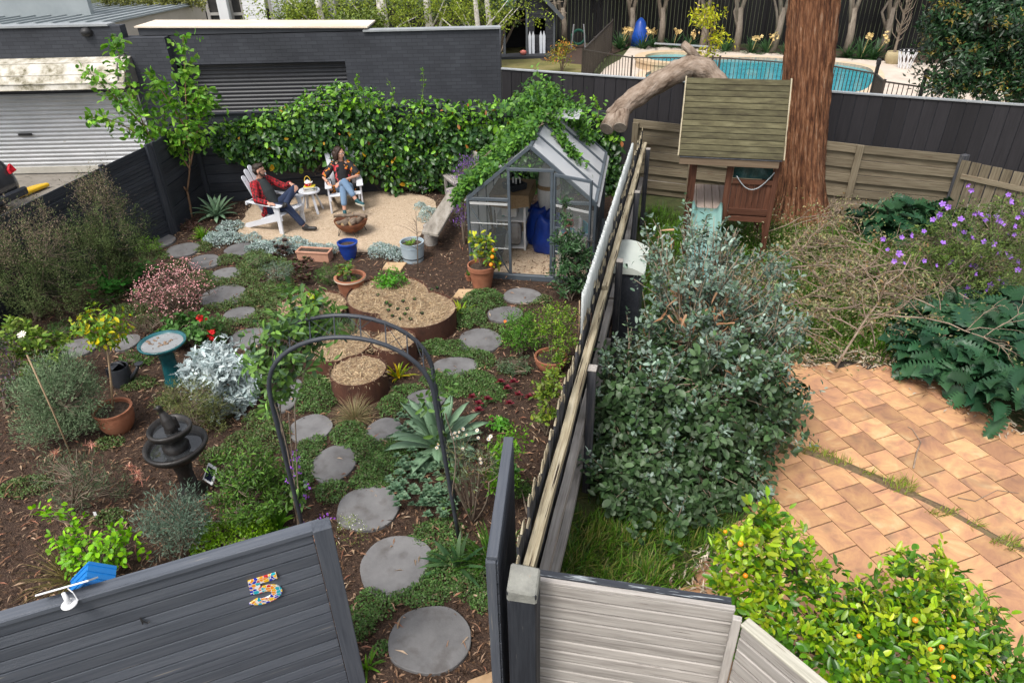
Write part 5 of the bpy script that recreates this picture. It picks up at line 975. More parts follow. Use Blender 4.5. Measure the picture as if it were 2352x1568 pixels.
 for k in range(34): a = rng.random() * 6.28; h0 = rng.uniform(.3, 1.8); L = rng.uniform(.25, .6); m_.tube([top + (0, 0, h0), top + (L * .5 * math.cos(a), L * .5 * math.sin(a), h0 + L * .5), top + (L * .6 * math.cos(a), L * .6 * math.sin(a), h0 + L)], (.02, .014, .006), 4)
 m_.tube([top, top + (0, 0, 2.1)], (.05, .015), 6); o = m_.build('bare_shrub', TWIG); tag(o, 'bare leafless shrub standing in the sandy planter bowl', 'shrub')
 q = G(2090, 160); t = thing('basketball_hoop', q, 'basketball ring with a white net at the pool edge', 'basketball hoop'); c = AY(2087, 116, q[1]); rr = mpp(c) * 20; rg = [c + (rr * math.cos(a), rr * math.sin(a), 0) for a in np.linspace(0, 6.2832, 24)]; MB().tube(rg, .018, 6).build('ring', MATS['dark_iron'], t); m_ = MB()
 for k in range(12):
  for sgn in (-1, 1): m_.tube([c + (rr * f * math.cos(6.283 * k / 12 + sgn * s_), rr * f * math.sin(6.283 * k / 12 + sgn * s_), -z) for f, s_, z in ((1, 0, 0), (.8, .26, .3), (.62, .52, .6), (.6, .78, .85))], .016, 4)
 m_.build('net', pmat('white_net', [(.6, .6, .62), (.75, .75, .76)], scale=3, bump=0), t); MB().tube([c + (rr, 0, 0), c + (rr + .6, .5, .05), (c[0] + 1.3, c[1] + .6, 0)], .05, 8).build('stand', MATS['dark_iron'], t)
 m_ = MB(); m_.beam(G(1505, 100, .6), G(1640, 108, .6), .08, .05); m_.beam(G(1505, 100) , G(1505, 100, .6), .08, .05, up=(0, 1, 0)); m_.beam(G(1640, 108), G(1640, 108, .6), .08, .05, up=(0, 1, 0)); tag(m_.build('low_rail', CAPG), 'low pale rail in the bed behind the spa', 'rail')
pool_yard()
# seating group on the gravel
WHITEP = pmat('white_chair_paint', [(.56, .58, .63), (.68, .7, .74)], scale=3, rough=.45, bump=.08, speck=((.4, .4, .4), 7, .72))
def adirondack(lab, o, an):
 t = thing('garden_chair', o, lab, 'garden chair', 'white slatted garden chairs'); F = frame(o, an); P = V3
 for s in (-1, 1):
  MB(F).beam((.0, s * .31, 0), (.0, s * .31, .53), .035, .095, up=(1, 0, 0)).build('front_leg', WHITEP, t, bevel=.006)
  m_ = MB(F); y = s * .275; m_.slab([(.06, y, .25), (.05, y, .38), (-.02, y, .39), (-.5, y, .2), (-.88, y, .07), (-.9, y, 0), (-.8, y, 0), (-.48, y, .1), (-.0, y, .25)], (0, 1, 0), .03); m_.build('rear_leg', WHITEP, t, bevel=.004)
  m_ = MB(F); m_.slab([(.08, s * .3 - .065, .545), (.1, s * .3, .545), (.08, s * .3 + .065, .545), (-.3, s * .31 + .06, .545), (-.72, s * .31 + .035, .545), (-.72, s * .31 - .03, .545), (-.3, s * .31 - .055, .545)], (0, 0, 1), .025); m_.build('armrest', WHITEP, t, bevel=.005)
  MB(F).beam((-.05, s * .325, .5), (-.05, s * .325, .36), .07, .02, up=(0, 1, 0), taper=.3).build('bracket', WHITEP, t)
 for k in range(6): a = k / 5; MB(F).beam((.035 - .46 * a, -.3, .385 - .175 * a + (.0 if k else -.02)), (.035 - .46 * a, .3, .385 - .175 * a + (.0 if k else -.02)), .075, .02, up=(.35, 0, 1)).build('seat_slat', WHITEP, t, bevel=.004)
 for k in range(5):
  y0, y1, h = (k - 2) * .088, (k - 2) * .125, (1.0, 1.08, 1.12, 1.08, 1.0)[k]; b = P(-.42, y0, .2); e = P(-.42 - .36 * (h - .2) / .9, y1, h); d = unit(e - b); si = P(0, 1, 0); n = np.cross(d, si); w0, w1 = .037, .05; m_ = MB(F)
  L = np.linalg.norm(e - b); ring = [b - si * w0, b + si * w0] + [b + d * (L - .05) + si * w1 * math.cos(q) + d * w1 * math.sin(q) for q in np.linspace(0, math.pi, 9)]; m_.slab(ring, n, .018); m_.build('back_slat', WHITEP, t, bevel=.003)
 MB(F).beam((-.68, -.36, .52), (-.68, .36, .52), .03, .06).build('back_rail', WHITEP, t); MB(F).beam((-.44, -.27, .2), (-.44, .27, .2), .03, .05).build('lower_rail', WHITEP, t)
MAN_O, MAN_A = np.array([-4.11, 12.36, .012]), R_(-25); WOM_O, WOM_A = np.array([-3.22, 13.16, .012]), R_(-77)
adirondack('white slatted garden chair holding the person in a red checked shirt', MAN_O, MAN_A)
adirondack('white slatted garden chair holding the person in a black floral top', WOM_O, WOM_A)
def side_table():
 c = np.array([-3.93, 13.2, .012]); t = thing('side_table', c, 'small round white side table between the two garden chairs', 'table'); h = .43
 MB().lathe([(.0, h - .02), (.2, h - .02), (.21, h), (.2, h + .02), (.0, h + .02)], c, 28, close=False).build('top', WHITEP, t, auto=40)
 for k in range(4): a = R_(40) + k * math.pi / 2; MB().beam(c + (.23 * math.cos(a), .23 * math.sin(a), 0), c + (.1 * math.cos(a), .1 * math.sin(a), h - .02), .045, .03).build('leg', WHITEP, t, bevel=.004)
 z = c[2] + h + .021
 for k, (w_, d_, h_, ang, col, lab) in enumerate(((.24, .17, .03, .2, (.62, .6, .58), 'thick book with a pink and white spine at the bottom of the pile'), (.22, .16, .022, -.1, (.1, .2, .16), 'dark green book second from the bottom of the pile'), (.23, .17, .018, .3, (.45, .5, .48), 'pale grey-green book under the yellow one'), (.21, .16, .016, .1, (.75, .6, .05), 'yellow covered book on top of the pile'))):
  m_ = MB(); m_.box(c * (1, 1, 0) + (.03, -.04, z + h_ / 2), (w_, d_, h_), ang); o = m_.build('book', pmat('book_%d' % k if False else 'book_cover_' + lab.split()[0], [tuple(.85 * q for q in col), col], scale=6, bump=0, rough=.4, speck=((.5, .05, .15), 22, .58) if k == 0 else None), bevel=.002); tag(o, lab, 'book', 'books piled on the white side table')
  pg = MB(); ca, sa = math.cos(ang), math.sin(ang); pg.box(c * (1, 1, 0) + (.03 + .003 * sa, -.04 - .003 * ca, z + h_ / 2), (w_ * .97, d_ * .99 + .004, h_ * .7), ang); pg.build('pages', pmat('paper', [(.6, .58, .52), (.7, .68, .62)], scale=5, bump=0), o); z += h_ + .0015
 q = c * (1, 1, 0) + (.01, -.03, z); t2 = thing('kettle', q, 'red and white enamel teapot with a yellow bail handle on the books', 'teapot'); RED = pmat('red_enamel', [(.42, .01, .015), (.55, .015, .02)], scale=7, rough=.2, bump=0, speck=((.75, .7, .68), 22, .6)); CRM = pmat('white_enamel', [(.68, .67, .64), (.76, .75, .72)], scale=7, rough=.2, bump=0)
 MB().lathe([(.0, 0), (.06, 0), (.068, .02), (.066, .06)], q, 20, close=False).build('body', RED, t2, smooth=True); MB().lathe([(.066, .06), (.063, .085), (.045, .1), (.012, .104), (.012, .12), (.0, .122)], q, 20, close=False).build('lid', CRM, t2, smooth=True)
 MB().tube([q + (.055, -.01, .05), q + (.08, -.015, .07), q + (.098, -.018, .095)], (.016, .012, .009), 8).build('spout', CRM, t2, smooth=True)
 MB().tube([q + (-.06 * math.cos(a), -.0, .075 + .115 * math.sin(a)) for a in np.linspace(0, math.pi, 13)], .0075, 6).build('handle', pmat('yellow_handle', [(.6, .38, .03), (.7, .48, .06)], scale=7, rough=.3, bump=0), t2, smooth=True)
side_table()
def fire_bowl():
 c = np.array([-2.92, 12.04, -.055]); t = thing('fire_bowl', c, 'rusty round fire bowl on thin wire legs in the gravel', 'fire bowl'); RUST = pmat('rust', [(.06, .022, .012), (.14, .05, .022), (.22, .085, .035)], scale=7, bump=.3, rough=.9)
 MB().lathe([(.0, .1), (.1, .105), (.2, .16), (.27, .24), (.31, .33), (.302, .332), (.262, .25), (.19, .175), (.1, .122), (.0, .118)], c, 36, close=False).build('bowl', RUST, t, smooth=True); m_ = MB()
 for k in range(4): a = .5 + k * math.pi / 2; p = lambda r, da, z: c + (r * math.cos(a + da), r * math.sin(a + da), z); m_.tube([p(.22, -.25, .2), p(.27, -.05, .07), p(.27, .05, .07), p(.22, .25, .2)], .006, 5)
 m_.build('legs', MATS['dark_iron'], t)
 END = pmat('cut_log_end', [(.4, .27, .14), (.55, .4, .22)], scale=12, bump=.1)
 for k, (a, b, r, lab) in enumerate((((-.24, -.12, .26), (-.02, .05, .28), .035, 'thin split log at the left of the fire bowl'), ((-.12, -.17, .25), (.08, .06, .27), .04, 'log left of centre in the fire bowl'), ((.02, -.16, .27), (.2, .07, .29), .048, 'thickest log with a pale round end, in the fire bowl'), ((-.3, .0, .36), (.05, .06, .35), .027, 'long dark stick lying across the left rim of the fire bowl'), ((.05, .07, .37), (.31, -.06, .36), .03, 'pale barked stick lying across the right rim of the fire bowl'))):
  a, b = c + a + (0, 0, .045), c + b + (0, 0, .045); n = 7; p = np.array([a + (b - a) * s for s in np.linspace(0, 1, n)]); p[1:-1] += rng.normal(size=(n - 2, 3)) * .006; o = MB().tube(p, r * 1.12 * (1 + .08 * rng.normal(size=n)), 12).build('log', pmat('log_bark', [(.07, .05, .035), (.17, .125, .09), (.28, .22, .17)], scale=7, stretch=(1, 6, 6), bump=.6)); tag(o, lab, 'log', 'logs in the fire bowl')
  d = unit(b - a); MB().tube([a - d * .004, a + d * .001], r * 1.02, 14).build('cut_end', END, o)
fire_bowl()
# people
def caps(mb, pts, rad, sides=14):
 pts = np.array(pts, float); rad = np.broadcast_to(np.array(rad, float), (len(pts),)); d0 = unit(pts[0] - pts[1]); d1 = unit(pts[-1] - pts[-2]); P = []; R2 = []
 for a in (80, 55, 28): P.append(pts[0] + d0 * rad[0] * math.sin(R_(a))); R2.append(rad[0] * math.cos(R_(a)))
 for i in range(len(pts)): P.append(pts[i]); R2.append(rad[i])
 for a in (28, 55, 80): P.append(pts[-1] + d1 * rad[-1] * math.sin(R_(a))); R2.append(rad[-1] * math.cos(R_(a)))
 mb.tube(P, R2, sides)
def ell(mb, c, r, yaw=0., pitch=0., seg=16):
 m2 = MB(); m2.ball((0, 0, 0), r, seg); v = m2.v[0]; cy, sy, cp, sp = math.cos(yaw), math.sin(yaw), math.cos(pitch), math.sin(pitch)
 M_ = np.array([[cy, -sy, 0], [sy, cy, 0], [0, 0, 1]]) @ np.array([[cp, 0, -sp], [0, 1, 0], [sp, 0, cp]]); mb.add(v @ M_.T + np.array(c, float), m2.f)
def hand(mb, wr, d, nrm, thumb, curl=.6, s=1.):
 """palm, four fingers of different lengths that bend, and a thumb off the side of the palm"""
 wr = np.array(wr, float); d = unit(np.array(d, float)); nrm = unit(np.array(nrm, float) - d * (np.array(nrm, float) @ d)); si = np.cross(nrm, d) * thumb
 for k in (-.026, -.009, .009, .026): caps(mb, [wr, wr + d * .085 * s + si * k * s], [.017 * s, .014 * s], 8)
 for k, L in ((.03, .07), (.0105, .08), (-.0095, .074), (-.029, .058)):
  p = wr + (d * .085 + si * k) * s; pts = [p]; a = 0
  for q, f in ((.42, .35), (.33, .8), (.25, 1.)): a = curl * f; dd = d * math.cos(a) - nrm * math.sin(a); pts.append(pts[-1] + dd * L * q * s)
  caps(mb, pts, [.0098 * s, .0092 * s, .0085 * s, .0072 * s], 8)
 p = wr + (d * .03 + si * .03) * s; caps(mb, [p, p + (d * .03 + si * .022 - nrm * .008) * s, p + (d * .06 + si * .024 - nrm * .02) * s], [.014 * s, .011 * s, .009 * s], 8)
def remesh(o, vox, smooth=6):
 md = o.modifiers.new('skin', 'REMESH'); md.mode = 'VOXEL'; md.voxel_size = vox; md.use_smooth_shade = True
 if smooth: s = o.modifiers.new('soft', 'SMOOTH'); s.iterations = smooth; s.factor = .5
def head(mb, c, yaw, pitch, s=1.):
 """skull, jaw, nose, lips, brow and ears on one centre"""
 c = np.array(c, float); f = np.array([math.cos(yaw) * math.cos(pitch), math.sin(yaw) * math.cos(pitch), math.sin(pitch)]); si = np.array([-math.sin(yaw), math.cos(yaw), 0]); up = np.cross(f, si)
 q = lambda a, b, z: c + (f * a + si * b + up * z) * s
 ell(mb, q(-.012, 0, .03), (.098 * s, .077 * s, .09 * s), yaw, pitch); ell(mb, q(.02, 0, -.035), (.07 * s, .06 * s, .085 * s), yaw, pitch); ell(mb, q(.05, 0, -.095), (.03 * s, .032 * s, .022 * s), yaw, pitch)
 caps(mb, [q(.082, 0, .012), q(.108, 0, -.028)], [.011 * s, .016 * s], 8); caps(mb, [q(.085, -.02, -.062), q(.088, .02, -.062)], [.009 * s, .009 * s], 8); caps(mb, [q(.078, -.035, .035), q(.078, .035, .035)], [.014 * s, .014 * s], 8)
 for k in (-1, 1): ell(mb, q(-.01, k * .078, -.015), (.02 * s, .01 * s, .032 * s), yaw, pitch)
 return q
SKIN = pmat('skin', [(.5, .27, .19), (.58, .33, .24)], scale=9, rough=.5, bump=.05, spec=.35)
DENIM = lambda n, a, b: pmat(n, [a, b], scale=5, rough=.9, bump=.35, bscale=30, bdist=.01)
def plaid():
 m, n, l, b = _nodes('red_plaid'); at = n.new('ShaderNodeAttribute'); at.attribute_name = 'lc'; tc = n.new('ShaderNodeTexCoord'); mp = n.new('ShaderNodeMapping'); mp.inputs['Rotation'].default_value = (.35, .5, .4); l.new(tc.outputs['Object'], mp.inputs['Vector'])
 ch = n.new('ShaderNodeTexChecker'); ch.inputs['Scale'].default_value = 22; l.new(mp.outputs[0], ch.inputs['Vector']); ch.inputs['Color1'].default_value = (.42, .012, .02, 1); ch.inputs['Color2'].default_value = (.022, .008, .01, 1)
 w1 = n.new('ShaderNodeTexWave'); w1.inputs['Scale'].default_value = 3.5; w1.bands_direction = 'X'; l.new(mp.outputs[0], w1.inputs['Vector']); r = _ramp(n, [(.45, (.03, .008, .01)), (.55, (.4, .012, .02))]); l.new(w1.outputs['Fac'], r.inputs[0])
 mx = n.new('ShaderNodeMix'); mx.data_type = 'RGBA'; mx.inputs[0].default_value = .35; l.new(ch.outputs['Color'], mx.inputs[6]); l.new(r.outputs[0], mx.inputs[7]); l.new(mx.outputs[2], b.inputs['Base Color']); b.inputs['Roughness'].default_value = .9; return m
def floral():
 m, n, l, b = _nodes('floral_print'); tc = n.new('ShaderNodeTexCoord'); no = n.new('ShaderNodeTexNoise'); no.inputs['Scale'].default_value = 14; l.new(tc.outputs['Object'], no.inputs['Vector']); n2 = n.new('ShaderNodeTexNoise'); n2.inputs['Scale'].default_value = 7; l.new(tc.outputs['Object'], n2.inputs['Vector'])
 r = _ramp(n, [(.0, (.01, .01, .012)), (.56, (.01, .01, .012)), (.57, (.62, .2, .01)), (.66, (.7, .3, .02)), (.67, (.012, .01, .012))]); r.color_ramp.interpolation = 'CONSTANT'; l.new(no.outputs['Fac'], r.inputs[0]); r2 = _ramp(n, [(0, (0, 0, 0)), (.6, (0, 0, 0)), (.62, (1, 1, 1))]); l.new(n2.outputs['Fac'], r2.inputs[0])
 mx = n.new('ShaderNodeMix'); mx.data_type = 'RGBA'; l.new(r2.outputs[0], mx.inputs[0]); l.new(r.outputs[0], mx.inputs[6]); mx.inputs[7].default_value = (.5, .05, .06, 1); l.new(mx.outputs[2], b.inputs['Base Color']); b.inputs['Roughness'].default_value = .8; return m
def shoe(mb, ank, heel, toe, w=.045):
 caps(mb, [heel, toe], [w * .9, w * .8], 12); caps(mb, [np.array(ank), (np.array(heel) * .5 + np.array(toe) * .5 + np.array(ank)) / 2], [w * 1.0, w * .95], 12)
def man():
 F = frame(MAN_O, MAN_A); b = MB(F); sh = .83
 torso = [(-.36, 0, .37), (-.42, 0, .5), (-.5, 0, .66), (-.56, 0, .79)]; tr = [.135, .125, .14, .12]
 caps(b, torso, [r - .02 for r in tr]); caps(b, [(-.57, -.15, sh), (-.57, .15, sh)], .06); caps(b, [(-.58, 0, .84), (-.565, 0, .96)], [.06, .055]); hc = (-.545, .0, 1.055); yw, pt = R_(33), R_(-4); q = head(b, hc, yw, pt, 1.0)
 rs, re, rw = (-.57, -.18, sh), (-.42, -.34, .6), (-.17, -.335, .585); ls, le, lw = (-.57, .18, sh), (-.3, .32, .67), (-.05, .2, .8)
 caps(b, [rs, re, rw], [.05, .042, .03]); caps(b, [ls, le, lw], [.05, .042, .03])
 hand(b, rw, (.95, .06, -.05), (0, 0, 1), -1, .35); hand(b, lw, (.8, -.3, -.12), (.1, .1, 1), 1, .7)
 rh, rk, ra = (-.33, -.1, .38), (.1, -.14, .47), (.31, -.03, .1); lh, lk, la = (-.33, .1, .38), (.1, .15, .74), (.07, -.15, .53)
 caps(b, [rh, rk, ra], [.08, .06, .042]); caps(b, [lh, lk, la], [.08, .06, .042])
 body = b.build('person', SKIN); remesh(body, .0065, 3); tag(body, 'seated bearded person in a red checked shirt and dark jeans, one ankle on the knee', 'person', 'people sitting by the fire bowl')
 c = MB(F); caps(c, [(x + .03, y, z) for x, y, z in torso[:1] + torso[1:]], [.125, .125, .14, .115]); caps(c, [(-.55, -.06, .86), (-.55, .06, .86)], .05); o = c.build('tshirt', DENIM('charcoal_cotton', (.018, .022, .024), (.03, .036, .038)), body); remesh(o, .009)
 c = MB(F)
 for s in (-1, 1):
  caps(c, [(-.4, s * .085, .34), (-.45, s * .085, .5), (-.53, s * .085, .68), (-.58, s * .09, .8)], [.095, .09, .1, .085]); caps(c, [(-.55, s * .05, .87), (-.5, s * .075, .8)], [.022, .03])
 caps(c, [(-.46, 0, .45), (-.6, 0, .76)], [.11, .11]); caps(c, [(-.4, -.15, .4), (-.46, -.2, .27)], [.06, .05]); caps(c, [rs, re, tuple(np.array(rw) - (.03, 0, 0))], [.075, .062, .05]); caps(c, [ls, le, tuple(np.array(lw) - (.02, -.01, .01))], [.075, .062, .05]); caps(c, [(-.58, -.16, .82), (-.58, .16, .82)], .075); o = c.build('shirt', plaid(), body); remesh(o, .009, 4)
 c = MB(F); caps(c, [(-.38, -.07, .36), (-.38, .07, .36)], .125); caps(c, [rh, rk, tuple(np.array(ra) * .85 + np.array(rk) * .15)], [.108, .076, .062]); caps(c, [lh, lk, tuple(np.array(la) * .86 + np.array(lk) * .14)], [.108, .076, .06]); o = c.build('jeans', DENIM('dark_denim', (.012, .02, .05), (.026, .04, .085)), body); remesh(o, .009, 4)
 SH = pmat('black_shoe', [(.012, .012, .013), (.03, .03, .03)], scale=9, rough=.5, bump=.1)
 c = MB(F); shoe(c, ra, (.3, -.04, .055), (.5, .04, .05)); o = c.build('shoe', SH, body); remesh(o, .008, 3); c = MB(F); shoe(c, la, (.03, -.18, .5), (.17, -.25, .57)); o = c.build('shoe', SH, body); remesh(o, .008, 3)
 HR = pmat('dark_hair', [(.015, .01, .007), (.035, .022, .015)], scale=30, rough=.6, bump=.6); c = MB(F); q = lambda a, b_, z: np.array(hc) + np.array([math.cos(yw), math.sin(yw), 0]) * a + np.array([-math.sin(yw), math.cos(yw), 0]) * b_ + np.array([0, 0, z])
 ell(c, q(-.024, 0, .052), (.1, .081, .078), yw, .12); caps(c, [q(-.07, -.05, .0), q(-.07, .05, .0)], .045); caps(c, [q(-.06, -.03, -.05), q(-.06, .03, -.05)], .035); caps(c, [q(.05, -.045, .095), q(.05, .045, .095)], .032); o = c.build('hair', HR, body); remesh(o, .007, 2)
 c = MB(F)
 for s in (-1, 1): caps(c, [q(.005, s * .066, -.025), q(.03, s * .058, -.075), q(.06, s * .03, -.1)], [.015, .02, .02])
 caps(c, [q(.07, -.03, -.095), q(.078, 0, -.1), q(.07, .03, -.095)], .02); caps(c, [q(.092, -.028, -.05), q(.092, .028, -.05)], .007); o = c.build('beard', pmat('beard_hair', [(.035, .022, .016), (.08, .055, .042)], scale=40, rough=.7, bump=.4), body); remesh(o, .007, 2)
 for s in (-1, 1): c = MB(F); ell(c, q(.08, s * .032, .008), (.008, .012, .007), yw); c.build('eye', MATS['dark_iron'], body, smooth=True)
def woman():
 F = frame(WOM_O, WOM_A); b = MB(F); torso = [(-.33, 0, .38), (-.38, 0, .53), (-.43, 0, .68), (-.46, 0, .79)]; sh = .83; hc = (-.43, .0, 1.055); yw, pt = R_(48), R_(-8)
 caps(b, torso, [.11, .095, .11, .1]); caps(b, [(-.46, -.13, sh), (-.46, .13, sh)], .05); caps(b, [(-.46, 0, .85), (-.445, .0, .96)], [.05, .046]); head(b, hc, yw, pt, .95)
 rs, re, rw = (-.46, -.155, sh), (-.33, -.37, .62), (-.06, -.29, .585); ls, le, lw = (-.46, .155, sh), (-.28, .3, .62), (-.02, -.06, .61)
 caps(b, [rs, re, rw], [.042, .036, .026]); caps(b, [ls, le, lw], [.042, .036, .026]); hand(b, rw, (.5, .2, -.7), (.7, -.1, .5), 1, .4, .92); hand(b, lw, (.35, -.7, -.5), (.6, .1, .8), 1, .4, .92)
 lh, lk, la = (-.3, .09, .38), (.13, -.03, .5), (.2, -.06, .1); rh, rk, ra = (-.3, -.09, .4), (.17, .02, .66), (.3, .19, .33)
 caps(b, [lh, lk, la], [.075, .055, .036]); caps(b, [rh, rk, ra], [.075, .055, .036]); body = b.build('person', SKIN); remesh(body, .0065, 3); tag(body, 'seated person with dark shoulder-length hair, glasses, black floral top and light blue jeans', 'person', 'people sitting by the fire bowl')
 c = MB(F); caps(c, [(x + .02, y, z) for x, y, z in torso], [.13, .11, .125, .105]); o = c.build('tshirt', DENIM('black_cotton', (.01, .01, .011), (.02, .02, .022)), body); remesh(o, .009)
 c = MB(F)
 for s in (-1, 1): caps(c, [(-.36, s * .12, .36), (-.39, s * .085, .53), (-.43, s * .08, .68), (-.47, s * .08, .8)], [.06, .075, .085, .075]); caps(c, [(-.41, s * .05, .86), (-.35, s * .08, .76)], [.02, .035]); caps(c, [(-.3, s * .2, .42), (-.33, s * .23, .26)], [.05, .04])
 caps(c, [(-.44, 0, .5), (-.5, 0, .78)], [.09, .09]); el = lambda a, e: tuple(np.array(a) * .2 + np.array(e) * .8); caps(c, [rs, el(rs, re)], [.068, .075]); caps(c, [ls, el(ls, le)], [.068, .075]); o = c.build('floral_shirt', floral(), body); remesh(o, .009, 4)
 c = MB(F); caps(c, [(-.33, -.06, .38), (-.33, .06, .38)], .12); caps(c, [lh, lk, tuple(np.array(la) * .66 + np.array(lk) * .34)], [.1, .072, .058]); caps(c, [rh, rk, tuple(np.array(ra) * .7 + np.array(rk) * .3)], [.1, .072, .058]); o = c.build('jeans', DENIM('light_denim', (.12, .2, .32), (.2, .3, .44)), body); remesh(o, .009, 4)
 SH = pmat('teal_shoe', [(.008, .06, .075), (.015, .09, .11)], scale=9, rough=.6, bump=.1); SO = pmat('cream_sole', [(.5, .47, .38), (.6, .57, .48)], scale=9, bump=0)
 for nm, an_, he, to in (('a', la, (.18, -.055, .05), (.34, -.08, .045)), ('b', ra, (.3, .2, .29), (.41, .31, .27))):
  c = MB(F); shoe(c, an_, he, to, .038); o = c.build('shoe', SH, body); remesh(o, .008, 3); c = MB(F); caps(c, [np.array(he) - (0, 0, .03), np.array(to) - (0, 0, .026)], [.034, .032], 10); s_ = c.build('sole', SO, o); s_.modifiers.new('r', 'REMESH').voxel_size = .008
 HR = pmat('brown_hair', [(.02, .011, .008), (.05, .026, .018)], scale=26, rough=.55, bump=.6); c = MB(F); fw = np.array([math.cos(yw), math.sin(yw), 0]); sd_ = np.array([-math.sin(yw), math.cos(yw), 0]); q = lambda a, b_, z: np.array(hc) + fw * a + sd_ * b_ + np.array([0, 0, z])
 ell(c, q(-.028, 0, .045), (.1, .086, .085), yw, .15); caps(c, [q(.045, -.03, .1), q(.03, -.07, .05)], [.028, .024])
 for s in (-1, 1): caps(c, [q(.01, s * .075, .03), q(-.02, s * .09, -.05), q(-.03, s * .088, -.105)], [.03, .04, .032])
 caps(c, [q(-.075, -.06, 0), q(-.08, -.06, -.11)], [.055, .042]); caps(c, [q(-.075, .06, 0), q(-.08, .06, -.11)], [.055, .042]); caps(c, [q(-.09, 0, 0), q(-.095, 0, -.12)], [.06, .048]); o = c.build('hair', HR, body); remesh(o, .008, 2)
 g = MB(F); G_ = pmat('clear_pink_frame', [(.6, .45, .42), (.7, .56, .52)], scale=5, rough=.2, bump=0)
 for s in (-1, 1): g.tube([q(.088, s * .03, 0) + sd_ * .021 * math.cos(a) + np.array([0, 0, .018 * math.sin(a)]) for a in np.linspace(0, 6.2832, 17)], .003, 5); g.tube([q(.086, s * .052, .004), q(-.005, s * .079, .0)], .003, 5)
 g.tube([q(.095, -.01, .004), q(.095, .01, .004)], .003, 5); g.build('glasses', G_, body)
 for s in (-1, 1): c = MB(F); ell(c, q(.074, s * .03, .002), (.008, .011, .006), yw); c.build('eye', MATS['dark_iron'], body, smooth=True)
 c = MB(F); w0 = np.array(rw); d0 = unit(np.array(rw) - np.array(re)); _, a1, a2 = _perp(d0); c.tube([w0 - d0 * .02 + .031 * (a1 * math.cos(a) + a2 * math.sin(a)) for a in np.linspace(0, 6.2832, 17)], .006, 6); c.build('bracelet', MATS['dark_iron'], body)
man(); woman()
# pots, planters and garden ornaments
TERRA = pmat('terracotta', [(.22, .08, .045), (.33, .13, .07), (.4, .18, .105)], scale=4, rough=.85, bump=.15, bscale=60, bdist=.003, speck=((.45, .33, .24), 5, .7))
SOIL = pmat('potting_soil', [(.02, .013, .009), (.06, .04, .027), (.12, .085, .06)], scale=26, bump=1., bscale=60, bdist=.02, rough=.95, detail=9)
def pot(name, lab, bx, by, prof, mat, soil, group='plant pots in the garden', bands=(), cat='pot', base=None):
 b = G(bx, by) if base is None else np.array(base, float); t = thing(name, b, lab, cat, group); MB().lathe(prof, b, 36, close=False).build('pot_body', mat, t, auto=32)
 r, z = soil; n = 20; v = [b + (0, 0, z + .012)]; f = []
 for i, k in enumerate((.35, .7, 1.)):
  for j in range(n): a = 2 * math.pi * j / n; v.append(b + (r * k * math.cos(a), r * k * math.sin(a), z + (.008 * sn(a * 2, k * 5) if k < 1 else 0)))
 f = [(0, 1 + j, 1 + (j + 1) % n) for j in range(n)] + [(1 + i * n + j, 1 + (i + 1) * n + j, 1 + (i + 1) * n + (j + 1) % n, 1 + i * n + (j + 1) % n) for i in range(2) for j in range(n)]; MB().add(v, f).build('soil', SOIL, t, smooth=True)
 for (r0, r1, z0, z1, m) in bands: MB().lathe([(r0, z0), (r0 + .004, z0), (r1 + .004, z1), (r1, z1)], b, 36, close=False).build('band', m, t)
 return b, t
rimmed = lambda r, h, bt=.66, rim=.07: [(.001, 0), (r * bt, 0), (r * .92, h - rim), (r * .93, h - rim), (r, h - rim), (r * 1.02, h), (r * .93, h), (r * .88, h - rim - .02), (r * .8, h * .6)]
bowl = lambda r, h: [(.001, 0), (r * .64, 0), (r * .86, h * .22), (r * .99, h * .5), (r * 1.03, h * .75), (r * 1.02, h - .035), (r * 1.06, h - .03), (r * 1.07, h - .005), (r * 1.02, h), (r * .93, h - .01), (r * .9, h - .1)]
POT_LEMON = pot('terracotta_pot', 'large rimmed terracotta pot with a small orange tree, by the greenhouse', 1108, 660, rimmed(.215, .4), TERRA, (.19, .35))
POT_LEFT = pot('terracotta_pot', 'round-bellied terracotta pot holding the yellowing young lemon tree', 276, 985, bowl(.2, .31), TERRA, (.185, .26))
POT_RIGHT = pot('terracotta_pot', 'wide shallow terracotta bowl of shrubs beside the dividing fence', 1265, 846, bowl(.2, .2), TERRA, (.185, .15))
POT_SMALL = pot('terracotta_pot', 'tiny terracotta pot tucked behind the large lemon pot', 1079, 643, rimmed(.075, .11, .7, .03), TERRA, (.065, .09))
POT_TALL = pot('terracotta_pot', 'tall terracotta pot with a cream rim behind the round rusty planters', 812, 688, [(.001, 0), (.17, 0), (.2, .3), (.22, .36), (.24, .37), (.24, .4), (.2, .4), (.19, .3)], TERRA, (.19, .35), bands=((.238, .238, .375, .396, pmat('cream_rim', [(.5, .4, .3), (.62, .52, .42)], scale=5, bump=.1)),))
CREAM = pmat('cream_ceramic', [(.42, .33, .22), (.55, .45, .33)], scale=5, rough=.7, bump=.1)
POT_CREAM = pot('cream_pot', 'pale tan pot at the left edge behind the grey-green bush', 95, 905, rimmed(.2, .3, .7, .05), pmat('tan_ceramic', [(.26, .17, .11), (.38, .26, .17)], scale=5, bump=.1), (.17, .26))
POT_RING = pot('cream_pot', 'cream pot sunk in the mulch behind the numbered gate, only its rim showing', 546, 1228, [(.001, 0), (.15, 0), (.165, .06), (.185, .065), (.19, .085), (.16, .09), (.15, .05)], CREAM, (.155, .04))
BLUEG = pmat('cobalt_glaze', [(.008, .035, .22), (.014, .06, .34)], scale=3, rough=.12, bump=0, coat=.5)
POT_BLUE = pot('glazed_pot', 'cobalt blue glazed pot on the edge of the gravel', 803, 592, [(.001, 0), (.105, 0), (.135, .08), (.16, .18), (.165, .25), (.178, .27), (.178, .295), (.15, .3), (.14, .24)], BLUEG, (.145, .24))
